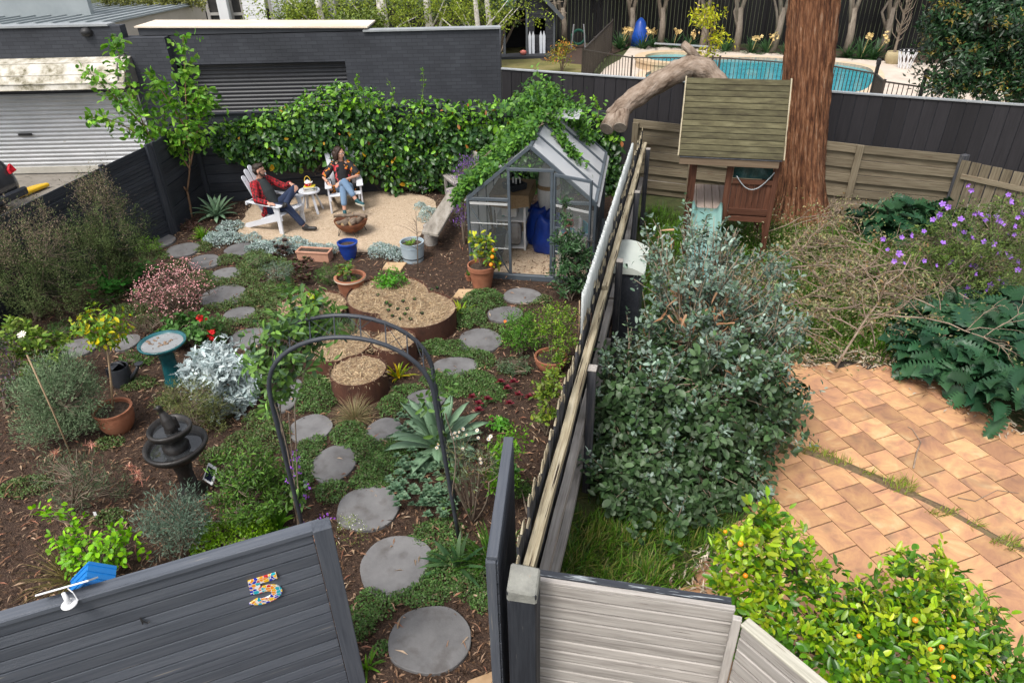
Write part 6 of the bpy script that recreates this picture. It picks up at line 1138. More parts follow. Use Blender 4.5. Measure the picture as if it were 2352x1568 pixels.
PALEB = pmat('pale_blue_paint', [(.3, .38, .44), (.42, .5, .55)], scale=4, rough=.5, bump=.1, speck=((.3, .2, .2), 8, .72))
POT_TUB = pot('barrel_tub', 'pale blue half-barrel tub with a black band on the gravel edge', 950, 597, [(.001, 0), (.17, 0), (.195, .18), (.2, .33), (.205, .345), (.185, .345), (.18, .28)], PALEB, (.182, .29), bands=((.178, .181, .065, .085, BLACKW), (.2, .2, .27, .28, PALEB)))
p0, p1 = G(683, 600), G(755, 604); t = thing('trough_planter', (p0 + p1) / 2, 'pink terracotta trough on the edge of the gravel', 'planter', 'plant pots in the garden'); d = unit(p1 - p0); n = np.array([-d[1], d[0], 0]); TR = pmat('pink_terracotta', [(.4, .2, .13), (.52, .29, .2)], scale=4, bump=.1); c = (p0 + p1) / 2 + n * .12; L = np.linalg.norm(p1 - p0) / 2; m_ = MB()
for s in (-1, 1): m_.beam(c - d * L + n * s * .095, c + d * L + n * s * .095, .02, .17, off=(0, .085)); m_.beam(c - d * (L - .01) * s - n * .085, c - d * (L - .01) * s + n * .085, .02, .168, off=(0, .084))
for s in (-1, 1): m_.beam(c - d * (L + .012) + n * s * .1 + (0, 0, .165), c + d * (L + .012) + n * s * .1 + (0, 0, .165), .036, .03); m_.beam(c + d * s * L - n * .082 + (0, 0, .1645), c + d * s * L + n * .082 + (0, 0, .1645), .036, .029)
m_.build('body', TR, t, bevel=.004); MB().beam(c - d * (L - .012) + (0, 0, .15), c + d * (L - .012) + (0, 0, .15), .175, .02).build('soil', SOIL, t)
CORT = pmat('corten_steel', [(.045, .02, .014), (.085, .034, .022), (.13, .052, .03)], scale=3.5, stretch=(1, 1, .6), bump=.12, bscale=30, rough=.85, detail=9)
STRAW = pmat('straw_mulch', [(.2, .14, .09), (.37, .27, .175), (.5, .39, .27)], scale=22, bump=1., bscale=40, bdist=.03, rough=.95, detail=9)
straw = LB()
def circle_union(cs, n=150):
 out = []
 for i, (c, r) in enumerate(cs):
  a = np.linspace(0, 2 * math.pi, n, endpoint=False); p = np.c_[c[0] + r * np.cos(a), c[1] + r * np.sin(a)]; keep = np.ones(n, bool)
  for j, (c2, r2) in enumerate(cs):
   if j != i: keep &= np.hypot(p[:, 0] - c2[0], p[:, 1] - c2[1]) > r2
  if not keep.all():
   k = np.where(keep & ~np.roll(keep, 1))[0][0]; p = np.roll(p, -k, 0); keep = np.roll(keep, -k)
  out.append(p[keep])
 return np.concatenate(out)
PLANTERS = []
def planter(lab, cs, h):
 cs = [(G(x, y, h)[:2], r) for x, y, r in cs]; ring = circle_union(cs); n = len(ring); c = ring.mean(0); t = thing('steel_planter', (*c, 0), lab, 'planter', 'round rusty steel planters'); m_ = MB(); v = [(*p, z) for z in (0, h) for p in ring]; a = np.cumsum(np.r_[0, np.linalg.norm(np.diff(ring, axis=0), axis=1)])
 m_.add(v, [(i, (i + 1) % n, n + (i + 1) % n, n + i) for i in range(n)]); o = m_.build('wall', CORT, t); md = o.modifiers.new('th', 'SOLIDIFY'); md.thickness = .007; md.offset = -1
 MB().add([(*p, h - .035) for p in ring], [tuple(range(n))]).build('straw', STRAW, t); ar = sum(math.pi * r * r for _, r in cs); k = int(3200 * ar); P = np.c_[rng.uniform(ring[:, 0].min(), ring[:, 0].max(), k * 2), rng.uniform(ring[:, 1].min(), ring[:, 1].max(), k * 2)]; P = P[inpoly(P, ring)]; P = c + (P - c) * .93; k = len(P)
 lb = LB(); lb.add(np.c_[P, np.full(k, h - .03) + rng.random(k) * .02 + .012 * sn(P[:, 0] * 7, P[:, 1] * 7)], rdir(k) * (1, 1, .25), rdir(k) * .5 + np.array([0, 0, 1]), rng.uniform(.03, .13, k), rng.uniform(.003, .009, k), palette(k, [(.52, .41, .27), (.36, .26, .17), (.6, .5, .36), (.15, .1, .07)])); lb.build('loose_straw', LMM, t, 'quad', kind='stuff'); PLANTERS.append((ring, h)); return t
planter('largest rusty steel planter, two merged circles filled with straw and seedlings', [(890, 674, .6), (958, 708, .545)], .3)
planter('small round rusty planter nearest the arch, straw filled', [(822, 848, .345)], .31)
planter('rusty steel planter pair behind the arch top with chives', [(772, 786, .46), (904, 779, .29)], .3)
planter('rear rusty planter with chard beside the tall terracotta pot', [(716, 702, .5)], .26)
for k, (x, y) in enumerate(((868, 680), (887, 697), (896, 704), (927, 694), (884, 700), (915, 712), (935, 712), (1002, 664), (905, 728), (950, 690), (920, 735), (944, 735), (893, 715), (988, 668), (968, 722), (930, 724))):
 x += rng.normal() * 2; q = G(x, y, .275); m_ = MB(); m_.lathe([(.02, 0), (.03, .03), (.026, .03), (.015, .01)], q, 9); o = m_.build('seedling_pot', MATS['dark_iron']); tag(o, 'tiny black seedling pot pushed into the straw of the largest rusty planter', 'seedling pot', 'seedling pots in the largest planter'); lb = LB(); tuft(lb, q + (0, 0, .01), 9, .045, .012, [(.06, .14, .03), (.1, .2, .04)], 1.1, .008); lb.build('seedling', LM, o, 'fold')
def hoop(p0, p1, zleg, ztop, lean=-.1):
 p0, p1 = np.array(p0, float), np.array(p1, float); e = p1 + (lean, 0, 0); d = e - p0; pts = [p0 + (0, 0, z) for z in np.linspace(0, zleg, 6)]
 for a in np.linspace(0, math.pi, 22)[1:-1]:
  k = .5 - .5 * math.cos(a); pts.append(p0 + d * k + np.array([0, 0, zleg + (ztop - zleg) * (math.sin(a) ** .85)]))
 return pts + [p1 + (lean * z / zleg, 0, z) for z in np.linspace(zleg, 0, 6)]
ARL, ARR = G(702, 1236), G(1055, 1242); ARZ = AY(800, 757, 4.7)[2]; ARY = AY(795, 709, 5.12)[2]
def arch():
 t = thing('garden_arch', (ARL + ARR) / 2, 'dark tubular garden arch over the stepping stone path with a climber on its left leg', 'arch'); T_ = pmat('dark_pipe', [(.028, .032, .04), (.05, .056, .068)], scale=5, rough=.45, bump=.1, speck=((.12, .1, .09), 9, .7)); h1 = hoop(ARL, ARR, ARZ - .62, ARZ); h2 = hoop(ARL + (-.15, .42, 0), ARR + (-.05, .42, 0), ARY - .62, ARY)
 MB().tube(h1, .019, 10).build('hoop', T_, t, smooth=True); MB().tube(h2, .019, 10).build('hoop', T_, t, smooth=True)
 for k in range(1, len(h1) - 1, 2): MB().tube([h1[k], h2[k]], .006, 5).build('cross_bar', T_, t)
 for k in range(7, 25, 3): MB().tube([h1[k], h2[k + 2]], .003, 4).tube([h2[k], h1[k + 2]], .003, 4).build('wire', T_, t)
arch()
def birdbath():
 b = G(403, 878); t = thing('bird_bath', b, 'teal glazed bird bath with water and pebbles', 'bird bath'); TE = pmat('teal_glaze', [(.006, .06, .075), (.012, .1, .115), (.02, .13, .14)], scale=4, rough=.18, bump=.05, coat=.4); MB().lathe([(.001, 0), (.13, 0), (.125, .03), (.105, .12), (.09, .3), (.095, .42), (.12, .5)], b, 32, close=False).build('pedestal', TE, t, smooth=True)
 MB().lathe([(.001, .49), (.12, .5), (.2, .525), (.265, .575), (.283, .6), (.283, .615), (.262, .615), (.24, .585), (.18, .555), (.001, .545)], b, 40, close=False).build('basin', TE, t, smooth=True); MB().lathe([(.25, .588), (.001, .588)], b, 32, close=False).build('water', pmat('bath_water', [(.2, .21, .22), (.3, .31, .31)], scale=9, rough=.06, bump=.1, bscale=20, bdist=.005, speck=((.1, .07, .05), 18, .62)), t)
 for k in range(16): a, r = rng.random() * 6.28, .17 * rng.random() ** .5; MB().ball(b + (r * math.cos(a) - .04, r * math.sin(a), .588), (rng.uniform(.012, .03), rng.uniform(.01, .022), .014), 8).build('pebble', pmat('pebble_brown', [(.1, .06, .04), (.35, .24, .16)], scale=14), t, smooth=True)
birdbath()
def fountain():
 b = G(442, 1132); t = thing('fountain', b, 'black two-tiered fountain with a bird finial', 'fountain'); BZ = pmat('black_bronze', [(.014, .012, .011), (.03, .026, .023), (.09, .07, .055)], scale=6, rough=.42, bump=.5, bscale=16, bdist=.01, stops=[(.4, (.012, .011, .011)), (.62, (.03, .026, .024)), (.8, (.13, .1, .08))])
 MB().lathe([(.001, 0), (.15, 0), (.14, .06), (.085, .12), (.075, .3), (.1, .42), (.085, .46), (.12, .5)], b, 28, close=False, jit=.03).build('pedestal', BZ, t, smooth=True)
 MB().lathe([(.001, .48), (.12, .5), (.22, .53), (.28, .59), (.3, .63), (.298, .66), (.268, .664), (.25, .62), (.22, .575), (.001, .55)], b, 44, close=False, jit=.012).build('lower_bowl', BZ, t, smooth=True)
 MB().lathe([(.001, .55), (.12, .57), (.125, .64), (.1, .67), (.075, .71), (.09, .755), (.14, .775), (.185, .8), (.205, .845), (.202, .872), (.18, .874), (.165, .835), (.14, .8), (.001, .785)], b, 40, close=False, jit=.03).build('upper_bowl', BZ, t, smooth=True)
 W_ = pmat('dark_water', [(.02, .022, .024), (.04, .042, .045)], scale=5, rough=.03, bump=.04, bscale=14, bdist=.004, spec=.8); MB().lathe([(.238, .605), (.09, .605)], b, 36, close=False).build('water', W_, t); MB().lathe([(.158, .824), (.001, .824)], b, 36, close=False).build('water', W_, t)
 m_ = MB(); k = b + (0, 0, .82); caps(m_, [k + (.01, 0, 0), k + (.0, 0, .04)], [.065, .05]); caps(m_, [k + (.03, -.02, .06), k + (.0, 0, .14), k + (-.025, .01, .21)], [.06, .056, .03]); caps(m_, [k + (.05, .03, .12), k + (.085, .02, .03)], [.03, .012]); caps(m_, [k + (-.027, .01, .22), k + (-.038, .005, .27)], [.026, .029]); caps(m_, [k + (-.045, 0, .272), k + (-.085, -.014, .268)], [.014, .004]); caps(m_, [k + (.03, -.01, .07), k + (.075, -.03, .0)], [.035, .018])
 o = m_.build('bird', BZ, t); remesh(o, .007, 2)
fountain()
def watering_can(lab, bx, by, an, s=1.):
 b = G(bx, by); t = thing('watering_can', b, lab, 'watering can', 'dark watering cans'); F = frame(b, an); F[:3, :3] *= s; m = pmat('charcoal_plastic', [(.02, .023, .028), (.035, .038, .045)], scale=4, rough=.4, bump=.05); MB(F).lathe([(.001, 0), (.12, 0), (.125, .02), (.115, .24), (.11, .25), (.1, .245)], (0, 0, 0), 24, close=False).build('tank', m, t, auto=40)
 c = MB(F); c.add([(.1 * math.cos(a) * (1 if math.cos(a) < 0 else .1), .1 * math.sin(a), .25 + .012) for a in np.linspace(math.pi / 2, 1.5 * math.pi, 12)], [tuple(range(12))]); c.build('top_cover', m, t); MB(F).tube([(.1, 0, .06), (.2, 0, .17), (.27, 0, .27)], (.032, .022, .018), 12).build('spout', m, t, smooth=True); MB(F).lathe([(.018, 0), (.05, .03), (.05, .036), (.0, .04)], (.28, 0, .265), 16).build('rose', m, t); MB(F).tube([(-.1, 0, .22), (-.16, 0, .2), (-.17, 0, .1), (-.11, 0, .05)], .012, 8).build('handle', m, t, smooth=True); MB(F).tube([(.08 * math.cos(a), 0, .25 + .05 * math.sin(a)) for a in np.linspace(0, math.pi, 9)], .011, 8).build('top_handle', m, t, smooth=True)
watering_can('charcoal watering can standing behind the left terracotta pot', 285, 880, R_(-5), 1.05); watering_can('charcoal watering can partly hidden behind the grey-green bush', 135, 850, R_(200), 1.05)
q = G(482, 1088, .2); t = thing('solar_pump', (*q[:2], 0), 'small white-framed solar panel tilted on the ground beside the fountain', 'solar panel'); d1, d2 = unit(V3(.75, -.6, .1)), unit(V3(.35, .5, .8)); nn_ = np.cross(d1, d2); m_ = MB(); m_.slab([q - d1 * .09 - d2 * .09, q + d1 * .09 - d2 * .09, q + d1 * .09 + d2 * .09, q - d1 * .09 + d2 * .09], nn_, .015); m_.build('frame', MATS['white_plastic'], t, bevel=.003); m_ = MB(); m_.slab([q + nn_ * .003 + d1 * a * .065 + d2 * b2 * .065 for a, b2 in ((-1, -1), (1, -1), (1, 1), (-1, 1))], nn_, .004); m_.build('cells', MATS['solar_cells'], t); MB().tube([(*q[:2], 0), q - d2 * .06], .008, 6).build('stake', MATS['dark_iron'], t)
pts = [G(968, 530, .43), G(1006, 537, .43), G(1058, 449, .43), G(1050, 440, .43), G(1035, 438, .43), G(1024, 446, .43)]; t = thing('plank_bench', G(992, 560), 'thick weathered plank bench on a stump left of the greenhouse', 'bench'); m_ = MB(); PLK = pmat('grey_plank', [(.16, .14, .115), (.3, .27, .23), (.4, .37, .33)], scale=1.5, stretch=(7, 1.4, 7), bump=.6, bscale=5, rough=.9, detail=8); m_.prism([p[:2] for p in pts], .36, .43); m_.build('plank', PLK, t, bevel=.012)
for (x, y) in ((990, 562), (1035, 480)): q = G(x, y) if y > 500 else G(1040, 476); MB().lathe([(.001, 0), (.12, 0), (.115, .36), (.001, .36)], q + (0, .05, 0), 14, close=False, jit=.06).build('stump', GREYW, t, auto=40)
o_ = G(1035, 462); F = frame((o_[0] + .02, o_[1] + .12, 0), R_(205)); t = thing('garden_bench', o_, 'weathered slatted timber seat with a backrest beside the lavender', 'bench')
for x in (.0, -.48):
 for y in (-.3, .3): MB(F).beam((x, y, 0), (x - (.08 if x < 0 else 0), y, .9 if x < 0 else .4), .055, .055, up=(0, 1, 0)).build('leg', GREYW, t, bevel=.004)
m_ = MB(F)
for k in range(9): m_.beam((.03 - .06 * k, -.33, .42), (.03 - .06 * k, .33, .42), .048, .022)
m_.build('seat', GREYW, t, bevel=.002); m_ = MB(F)
for k in range(13): m_.beam((-.5, -.3 + .05 * k, .5), (-.56, -.3 + .05 * k, .86), .02, .028, up=(0, 1, 0))
m_.beam((-.56, -.33, .88), (-.56, .33, .88), .035, .07); m_.beam((-.5, -.33, .5), (-.5, .33, .5), .03, .05); m_.build('backrest', GREYW, t, bevel=.003); m_ = MB(F); m_.beam((.0, -.3, .37), (.0, .3, .37), .03, .06); m_.beam((-.48, -.3, .37), (.0, -.3, .37), .03, .06); m_.beam((-.48, .3, .37), (.0, .3, .37), .03, .06); m_.build('apron', GREYW, t)
CANE = pmat('bamboo_cane', [(.3, .2, .12), (.45, .33, .2)], scale=3, stretch=(2, 8, 8), bump=.2)
for (a, b2, z, lab) in (((170, 1060), (62, 815), 1.0, 'tall thin bamboo cane leaning over the grey-green bush'), ((200, 1290), (150, 1200), .4, 'short cane staking the pink-flowered shrub'), ((1327, 800), (1331, 690), .75, 'thin cane standing by the dividing fence')):
 p = G(*a); e = AY(b2[0], b2[1], p[1]); o = MB().tube([p, (p + e) / 2 + (.01, 0, 0), e], .008, 6).build('garden_cane', CANE, smooth=True); tag(o, lab, 'cane', 'canes staking plants')
q = G(222, 1190); tag(MB().beam(q, q + (0, .01, .08), .03, .004).build('plant_tag', MATS['white_plastic']), 'white plastic tag in the mulch near the pink-flowered shrub', 'tag'); q = G(478, 1262 - 30)
# planting
BRONZE = [(.13, .098, .07), (.18, .135, .105), (.085, .08, .045), (.22, .17, .14)]
OLIVE = [(.05, .072, .028), (.07, .098, .038), (.1, .125, .055)]
MID = [(.035, .075, .018), (.055, .11, .025), (.08, .15, .035)]
BRIGHT = [(.09, .2, .02), (.13, .27, .03), (.18, .33, .045), (.07, .15, .02)]
DEEP = [(.012, .035, .014), (.02, .055, .02), (.03, .075, .026)]
SILVER = [(.34, .4, .39), (.45, .51, .5), (.26, .32, .31)]
GREYG = [(.11, .16, .12), (.16, .22, .17), (.21, .27, .21)]
THYME = [(.032, .06, .022), (.05, .09, .03), (.07, .115, .04), (.075, .07, .038)]
for lab, bx, by, lobes, n in (('large feathery bronze-green shrub at the left edge, in front of the plank fence', 85, 735, [(85, 560, -.1, 95, 70), (60, 640, 0, 120, 70), (150, 620, .1, 75, 70), (120, 690, 0, 110, 50), (10, 600, -.2, 60, 90), (150, 545, 0, 22, 50), (105, 490, 0, 20, 45), (50, 500, 0, 25, 50), (0, 520, 0, 25, 50)], 470),
        ('large feathery bronze-green shrub, second from the left, beside the slatted fence', 262, 668, [(225, 470, -.1, 55, 75), (260, 540, 0, 85, 60), (215, 560, -.1, 70, 60), (295, 590, .05, 65, 50), (250, 620, 0, 95, 42), (210, 425, 0, 18, 40), (240, 410, 0, 14, 40), (280, 480, .1, 20, 45), (320, 545, .1, 18, 30)], 440)):
 t, C, O = shrub('feathery_shrub', lab, 'shrub', bx, by, lobes, 10, 5, .02, .005, OLIVE, stems=0, group='feathery shrubs by the left fence');
 for ch in list(t.children): bpy.data.objects.remove(ch)
 lo = lobes_px(t.location[1], lobes); C, O = clumps(lo, n, .35); zt = C[:, 2].max(); k = ((C[:, 2] / zt) + .12 * rng.normal(size=len(C))) > .62; lb = LB()
 fill(lb, C[~k], unit(O[~k] + np.array([0, 0, .7])), 58, .036, .009, OLIVE + [(.05, .07, .025)], .13, .9, jl=.3); fill(lb, C[k], unit(O[k] + np.array([0, 0, 1.2])), 52, .032, .008, BRONZE + OLIVE[1:], .14, 1.4, jl=.3)
 lb.build('foliage', LMM, t, 'quad'); mb = MB(); twigs(mb, t.location, C, 9, .018, .002, .4); mb.build('stem', TWIG, t, smooth=True)
def slender():
 b = G(440, 500); Y = b[1]; t = thing('young_tree', b, 'slender young tree with bright green leaves in the corner by the charcoal fence', 'tree'); mb = MB(); lb = LB(); A = lambda x, y, d=0: AY(x, y, Y + d)
 fork = A(430, 440); limbs = [[b, A(436, 470), fork], [fork, A(385, 380), A(330, 290, -.1), A(290, 180, -.15), A(262, 90, -.2)], [fork, A(437, 380), A(428, 270), A(425, 170, .1), A(420, 85, .1)], [A(385, 380), A(350, 330), A(270, 280, -.2), A(205, 268, -.3)], [A(330, 290), A(260, 220, -.2), A(200, 160, -.3)], [A(437, 380), A(455, 290), A(480, 240, .2)], [A(430, 300), A(380, 220), A(340, 170)], [A(385, 380, .1), A(380, 300, .2), A(375, 230, .2)], [A(428, 250), A(460, 215, .1), A(478, 230)], [A(437, 390), A(400, 330), A(372, 300, -.2)], [A(420, 330, -.1), A(440, 300), A(455, 330, .1)]]
 for i, l in enumerate(limbs):
  p = np.array(l); f = []
  for k in range(len(p) - 1):
   for s in np.linspace(0, 1, 6)[:-1]: f.append(p[k] * (1 - s) + p[k + 1] * s)
  f.append(p[-1]); f = np.array(f)
  for _ in range(2): f[1:-1] = (f[:-2] + 2 * f[1:-1] + f[2:]) / 4
  mb.tube(f, np.linspace(.03 if i == 0 else .018, .02 if i == 0 else .004, len(f)), 7)
  if i == 0: continue
  s0 = .45 if i < 3 else .25; m = len(f); k = rng.integers(int(m * s0), m, 66 if i < 3 else 40); C = f[k] + rng.normal(size=(len(k), 3)) * (.1 if i < 3 else .085); fill(lb, C, rdir(len(k)), 4, .115, .062, [(.1, .24, .03), (.15, .32, .045), (.07, .17, .03), (.22, .36, .07)], .075, .1, tw=.4, flat=.9)
 mb.build('trunk', pmat('young_bark', [(.16, .09, .05), (.28, .17, .1)], scale=4, stretch=(2, 9, 9), bump=.4), t, smooth=True); lb.build('crown', LM, t, 'oval'); MB().tube([A(395, 462, .3), A(418, 472), A(440, 468)], .008, 5).build('tie', MATS['dark_iron'], t)
slender()
def climber():
 t = thing('climbing_vine', L2(RC, (2.3, 14.2), .5), 'dense dark green climber smothering the rear fence', 'climber'); lb = LB(); pl = [np.array(RC), np.array(RE), np.array([2.35, 14.15])]; seg = [np.linalg.norm(pl[1] - pl[0]), np.linalg.norm(pl[2] - pl[1])]; LT = sum(seg)
 def pos(s):
  s = np.asarray(s); a = s < seg[0]; r = np.where(a, s / seg[0], (s - seg[0]) / seg[1])[:, None]; return np.where(a[:, None], pl[0] * (1 - r) + pl[1] * r, pl[1] * (1 - r) + pl[2] * r)
 xs = [455, 520, 600, 660, 700, 760, 800, 850, 900, 960, 1030, 1100, 1180, 1260, 1330, 1400, 1470]; ys = [300, 276, 262, 245, 222, 196, 190, 205, 235, 232, 238, 240, 236, 240, 245, 262, 270]; yb = [330, 340, 352, 362, 360, 372, 392, 400, 415, 420, 425, 430, 440, 460, 470, 480, 480]
 S, ZT, ZB = [], [], []
 for x, y, y2 in zip(xs, ys, yb):
  q = VP(x, y, RC, RE) if x < 1120 else VP(x, y, RE, (2.35, 14.15)); s = np.linalg.norm(q[:2] - pl[0]) if x < 1120 else seg[0] + np.linalg.norm(q[:2] - pl[1]); S.append(s); ZT.append(q[2]); ZB.append((VP(x, y2, RC, RE) if x < 1120 else VP(x, y2, RE, (2.35, 14.15)))[2])
 n = 15500; s = rng.random(n) * (LT - .6) + .5; zt = np.interp(s, S, ZT) + .07 * sn(s * 5, s * 2) - .02; zb = np.interp(s, S, ZB) - .12 + .13 * sn(s * 4, s * 1.3, 2.); u = rng.random(n) ** .85; z = zb + (zt - zb) * u
 bulge = (.16 + .3 * np.sin(np.pi * np.clip(u * .85 + .2, 0, 1)) + .1 * sn(s * 4.2, z * 5) + .06 * sn(s * 9, z * 11)) * rng.uniform(.35, 1.03, n)
 gap = (sn(s * 2.6, z * 3.4, 1.) + .5 * sn(s * 7, z * 8)) < -.55 - .5 * u; top = u > .86; bulge = np.where(top, rng.uniform(-.38, .34, n), bulge); nf = np.array([.13, -.99, 0]); P = np.c_[pos(s), z] + nf * bulge[:, None] + rng.normal(size=(n, 3)) * .025
 hi = np.where(top, .9, .35)[:, None]; N = unit(nf * (1.1 - hi) + np.array([0, 0, 1.]) * (hi + .25) + .55 * rdir(n)); D = unit(np.array([0, 0, -.8]) * (1 - hi) + nf * .5 + .9 * rdir(n)); cc = palette(n, [(.022, .058, .016), (.036, .088, .022), (.058, .128, .03), (.018, .044, .018)])
 new = (rng.random(n) < np.where(u > .8, .6, .1)); cc[new] = palette(int(new.sum()), [(.13, .27, .035), (.18, .33, .05), (.08, .2, .03)]); old = rng.random(n) < .012; cc[old] = palette(int(old.sum()), [(.4, .25, .04), (.3, .12, .05)])
 big = rng.uniform(.45, 1.4, n) * (1 + .25 * sn(s * 3, z * 4, 4.)); ok = ~gap; lb.add(P[ok], D[ok], N[ok], (.12 * big)[ok], (.064 * big * rng.uniform(.8, 1.15, n))[ok], cc[ok]); lb.build('foliage', LMG, t, 'oval')
 mb = MB()
 for k in range(46):
  s0 = rng.random() * 4.6 + .3; q = pos([s0])[0]; z0 = np.interp(s0, S, ZB); L = rng.uniform(.5, 1.6); p = np.array([(q[0] + L * f, q[1] - .1 - .08 * math.sin(3 * f + k), z0 + .12 - .45 * math.sin(math.pi * f) * rng.uniform(.6, 1.1) - .1 * f) for f in np.linspace(0, 1, 9)]); p += rng.normal(size=p.shape) * .015; mb.tube(p, .006, 4, caps=False)
 mb.build('stems', BARK, t, kind) if False else mb.build('stems', BARK, t); lb = LB(); mb = MB()
 for px, py, L in ((892, 178, .5), (966, 158, .75), (820, 172, .3), (1260, 190, .5), (560, 268, .25), (1100, 228, .25), (735, 200, .25), (1150, 232, .22), (700, 214, .2)):
  e = AY(px, py, 14.1); b0 = e - (0, 0, L); p = np.array([b0 + (e - b0) * f + V3(.05 * math.sin(4 * f + px), .03 * math.sin(5 * f), 0) for f in np.linspace(0, 1, 8)]); mb.tube(p, np.linspace(.007, .003, 8), 4); k = rng.integers(0, 8, 18); fill(lb, p[k], rdir(18), 2, .06, .035, BRIGHT, .03, .2)
 mb.build('tendrils', pmat('green_stem', [(.1, .15, .04), (.16, .2, .06)], scale=5, bump=0), t); lb.build('young_leaves', LM, t, 'fold')
climber()
def gh_vine():
 F = frame(GH_O, GH_A); t = thing('roof_vine', GH_O, 'bright green vine sprawling over the greenhouse roof', 'climber'); lb = LB(); n = 6400; y = rng.random(n) * 2.75 + .02; x = rng.random(n) * 1.28 - .28; keep = (sn(x * 4, y * 3) > -.75) & ~((y < .22) & (x > .5)); x, y = x[keep], y[keep]; n = len(x)
 z = 1.32 + .84 * np.clip(x / .975, -.2, 1) + .04 + rng.random(n) * .16 + .08 * sn(x * 6, y * 5) + .2 * np.clip(y - 1.3, 0, 2) * .5 * np.clip(x, 0, 1)
 x2 = .93 + rng.random(2900) ** 1.2 * 1.15; y2 = 1.0 + rng.random(2900) * 1.7; k = (y2 > 1.15 + 1.5 * np.clip(x2 - 1.0, 0, 2) + .25 * sn(x2 * 7, y2 * 5)) & (x2 < 1.75) & ~((x2 > 1.02) & (x2 < 1.5) & (y2 > 1.6) & (y2 < 2.2)); x2, y2 = x2[k], y2[k]; z2 = 1.32 + .84 * (1.95 - x2) / .975 + .05 + rng.random(len(x2)) * .13 + .1 * np.clip(1.3 - x2, 0, 1) * (y2 - 1.2)
 x3 = 1.4 + .12 * rng.normal(size=240); y3 = 1.05 + .09 * rng.normal(size=240) + .5 * (1.5 - x3); z3 = 1.32 + .84 * (1.95 - x3) / .975 + .04 + .05 * rng.random(240)
 m = 900; x4 = .85 + .33 * rng.normal(size=m); y4 = 2.1 + .35 * rng.normal(size=m); z4 = 2.2 + np.abs(rng.normal(size=m)) * .24 * np.exp(-((x4 - .8) / .4) ** 2)
 P = np.c_[np.r_[x, x2, x3, x4], np.r_[y, y2, y3, y4], np.r_[z, z2, z3, z4]]; P = P @ F[:3, :3].T + F[:3, 3]; n = len(P); cc = palette(n, [(.05, .125, .022), (.08, .18, .03), (.12, .24, .045), (.03, .085, .022)]); lb.add(P, rdir(n) + np.array([-.2, -.5, -.1]), rdir(n) * .55 + np.array([-.2, -.2, 1]), .095 * rng.uniform(.6, 1.3, n), .052 * rng.uniform(.7, 1.2, n), cc); lb.build('foliage', LM, t, 'oval'); mb = MB(); lb = LB()
 for k in range(26):
  a = V3(rng.uniform(-.3, .6), rng.uniform(.3, 2.4), 0); a[2] = 1.34 + .84 * max(-.1, a[0] / .975); p = np.array([a + V3(.5 * f + .05 * math.sin(5 * f + k), -.1 * f, .45 * f + .03) for f in np.linspace(0, 1, 6)]); mb.tube(p @ F[:3, :3].T + F[:3, 3], .006, 4)
 for px, py, L in ((1262, 195, .5), (1310, 215, .35), (1370, 225, .4), (1335, 222, .3), (1290, 245, .3)):
  e = AY(px, py, 12.4); b0 = e - (0, 0, L); p = np.array([b0 + (e - b0) * f + V3(.05 * math.sin(4 * f + px), 0, 0) for f in np.linspace(0, 1, 7)]); mb.tube(p, .005, 4); k = rng.integers(0, 7, 16); fill(lb, p[k], rdir(16), 3, .06, .035, BRIGHT, .05, .2)
 mb.build('stems', TWIG, t); lb.build('young_leaves', LM, t, 'fold')
gh_vine()
# ground covers (nobody could count these)
def notstone(P):
 k = np.ones(len(P), bool)
 for (px, py, rx, ry, _) in STONES: c = G(px, py); a = abs(G(px + rx, py)[0] - G(px - rx, py)[0]) / 2; b = abs(G(px, py - ry)[1] - G(px, py + ry)[1]) / 2; k &= ((P[:, 0] - c[0]) / a) ** 2 + ((P[:, 1] - c[1]) / b) ** 2 > .88 - .3 * np.clip(sn(np.arctan2(P[:, 1] - c[1], P[:, 0] - c[0]) * 1.5 + px, np.full(len(P), py * .1)), 0, 1) - .1 * rng.random(len(P))
 for ring, h in PLANTERS: k &= ~inpoly(P, ring)
 return k
lb = LB(); cover(lb, [(735, 905, 55, 48, 1.3), (745, 860, 50, 30), (660, 850, 30, 25), (800, 1000, 42, 30, 1.2), (850, 1030, 60, 40), (880, 1075, 55, 50), (930, 1030, 50, 35), (850, 1110, 50, 25, .7), (710, 1040, 32, 60, .8), (760, 1130, 40, 28, .7), (690, 1100, 35, 45, .7), (905, 937, 38, 26, 1.4), (1050, 805, 60, 20, 1.2), (1090, 830, 50, 22), (990, 800, 45, 16, 1.1), (1080, 880, 60, 28), (1040, 895, 50, 22), (1110, 695, 50, 26, 1.5), (1080, 735, 40, 24, 1.2), (1000, 875, 35, 20), (1125, 900, 40, 30, .7), (935, 900, 40, 14, .8), (860, 1395, 50, 45, 1.), (830, 1440, 35, 40, .8), (1010, 1310, 65, 48, .9), (1050, 1280, 60, 40, .7), (960, 1370, 70, 30, .8), (1080, 1340, 55, 40, .6), (1110, 1380, 35, 30, .5), (1010, 1220, 60, 30, .4), (950, 1255, 40, 25, .35), (880, 1490, 22, 20, .3)], 9500, .023, .018, [(.06, .12, .036), (.085, .165, .05), (.115, .2, .065), (.1, .11, .055)], .1, mask=notstone); o = lb.build('creeping_thyme', LM, None, 'fold', 'stuff'); tag(o, 'dark green creeping thyme mounded between the stepping stones', 'ground cover')
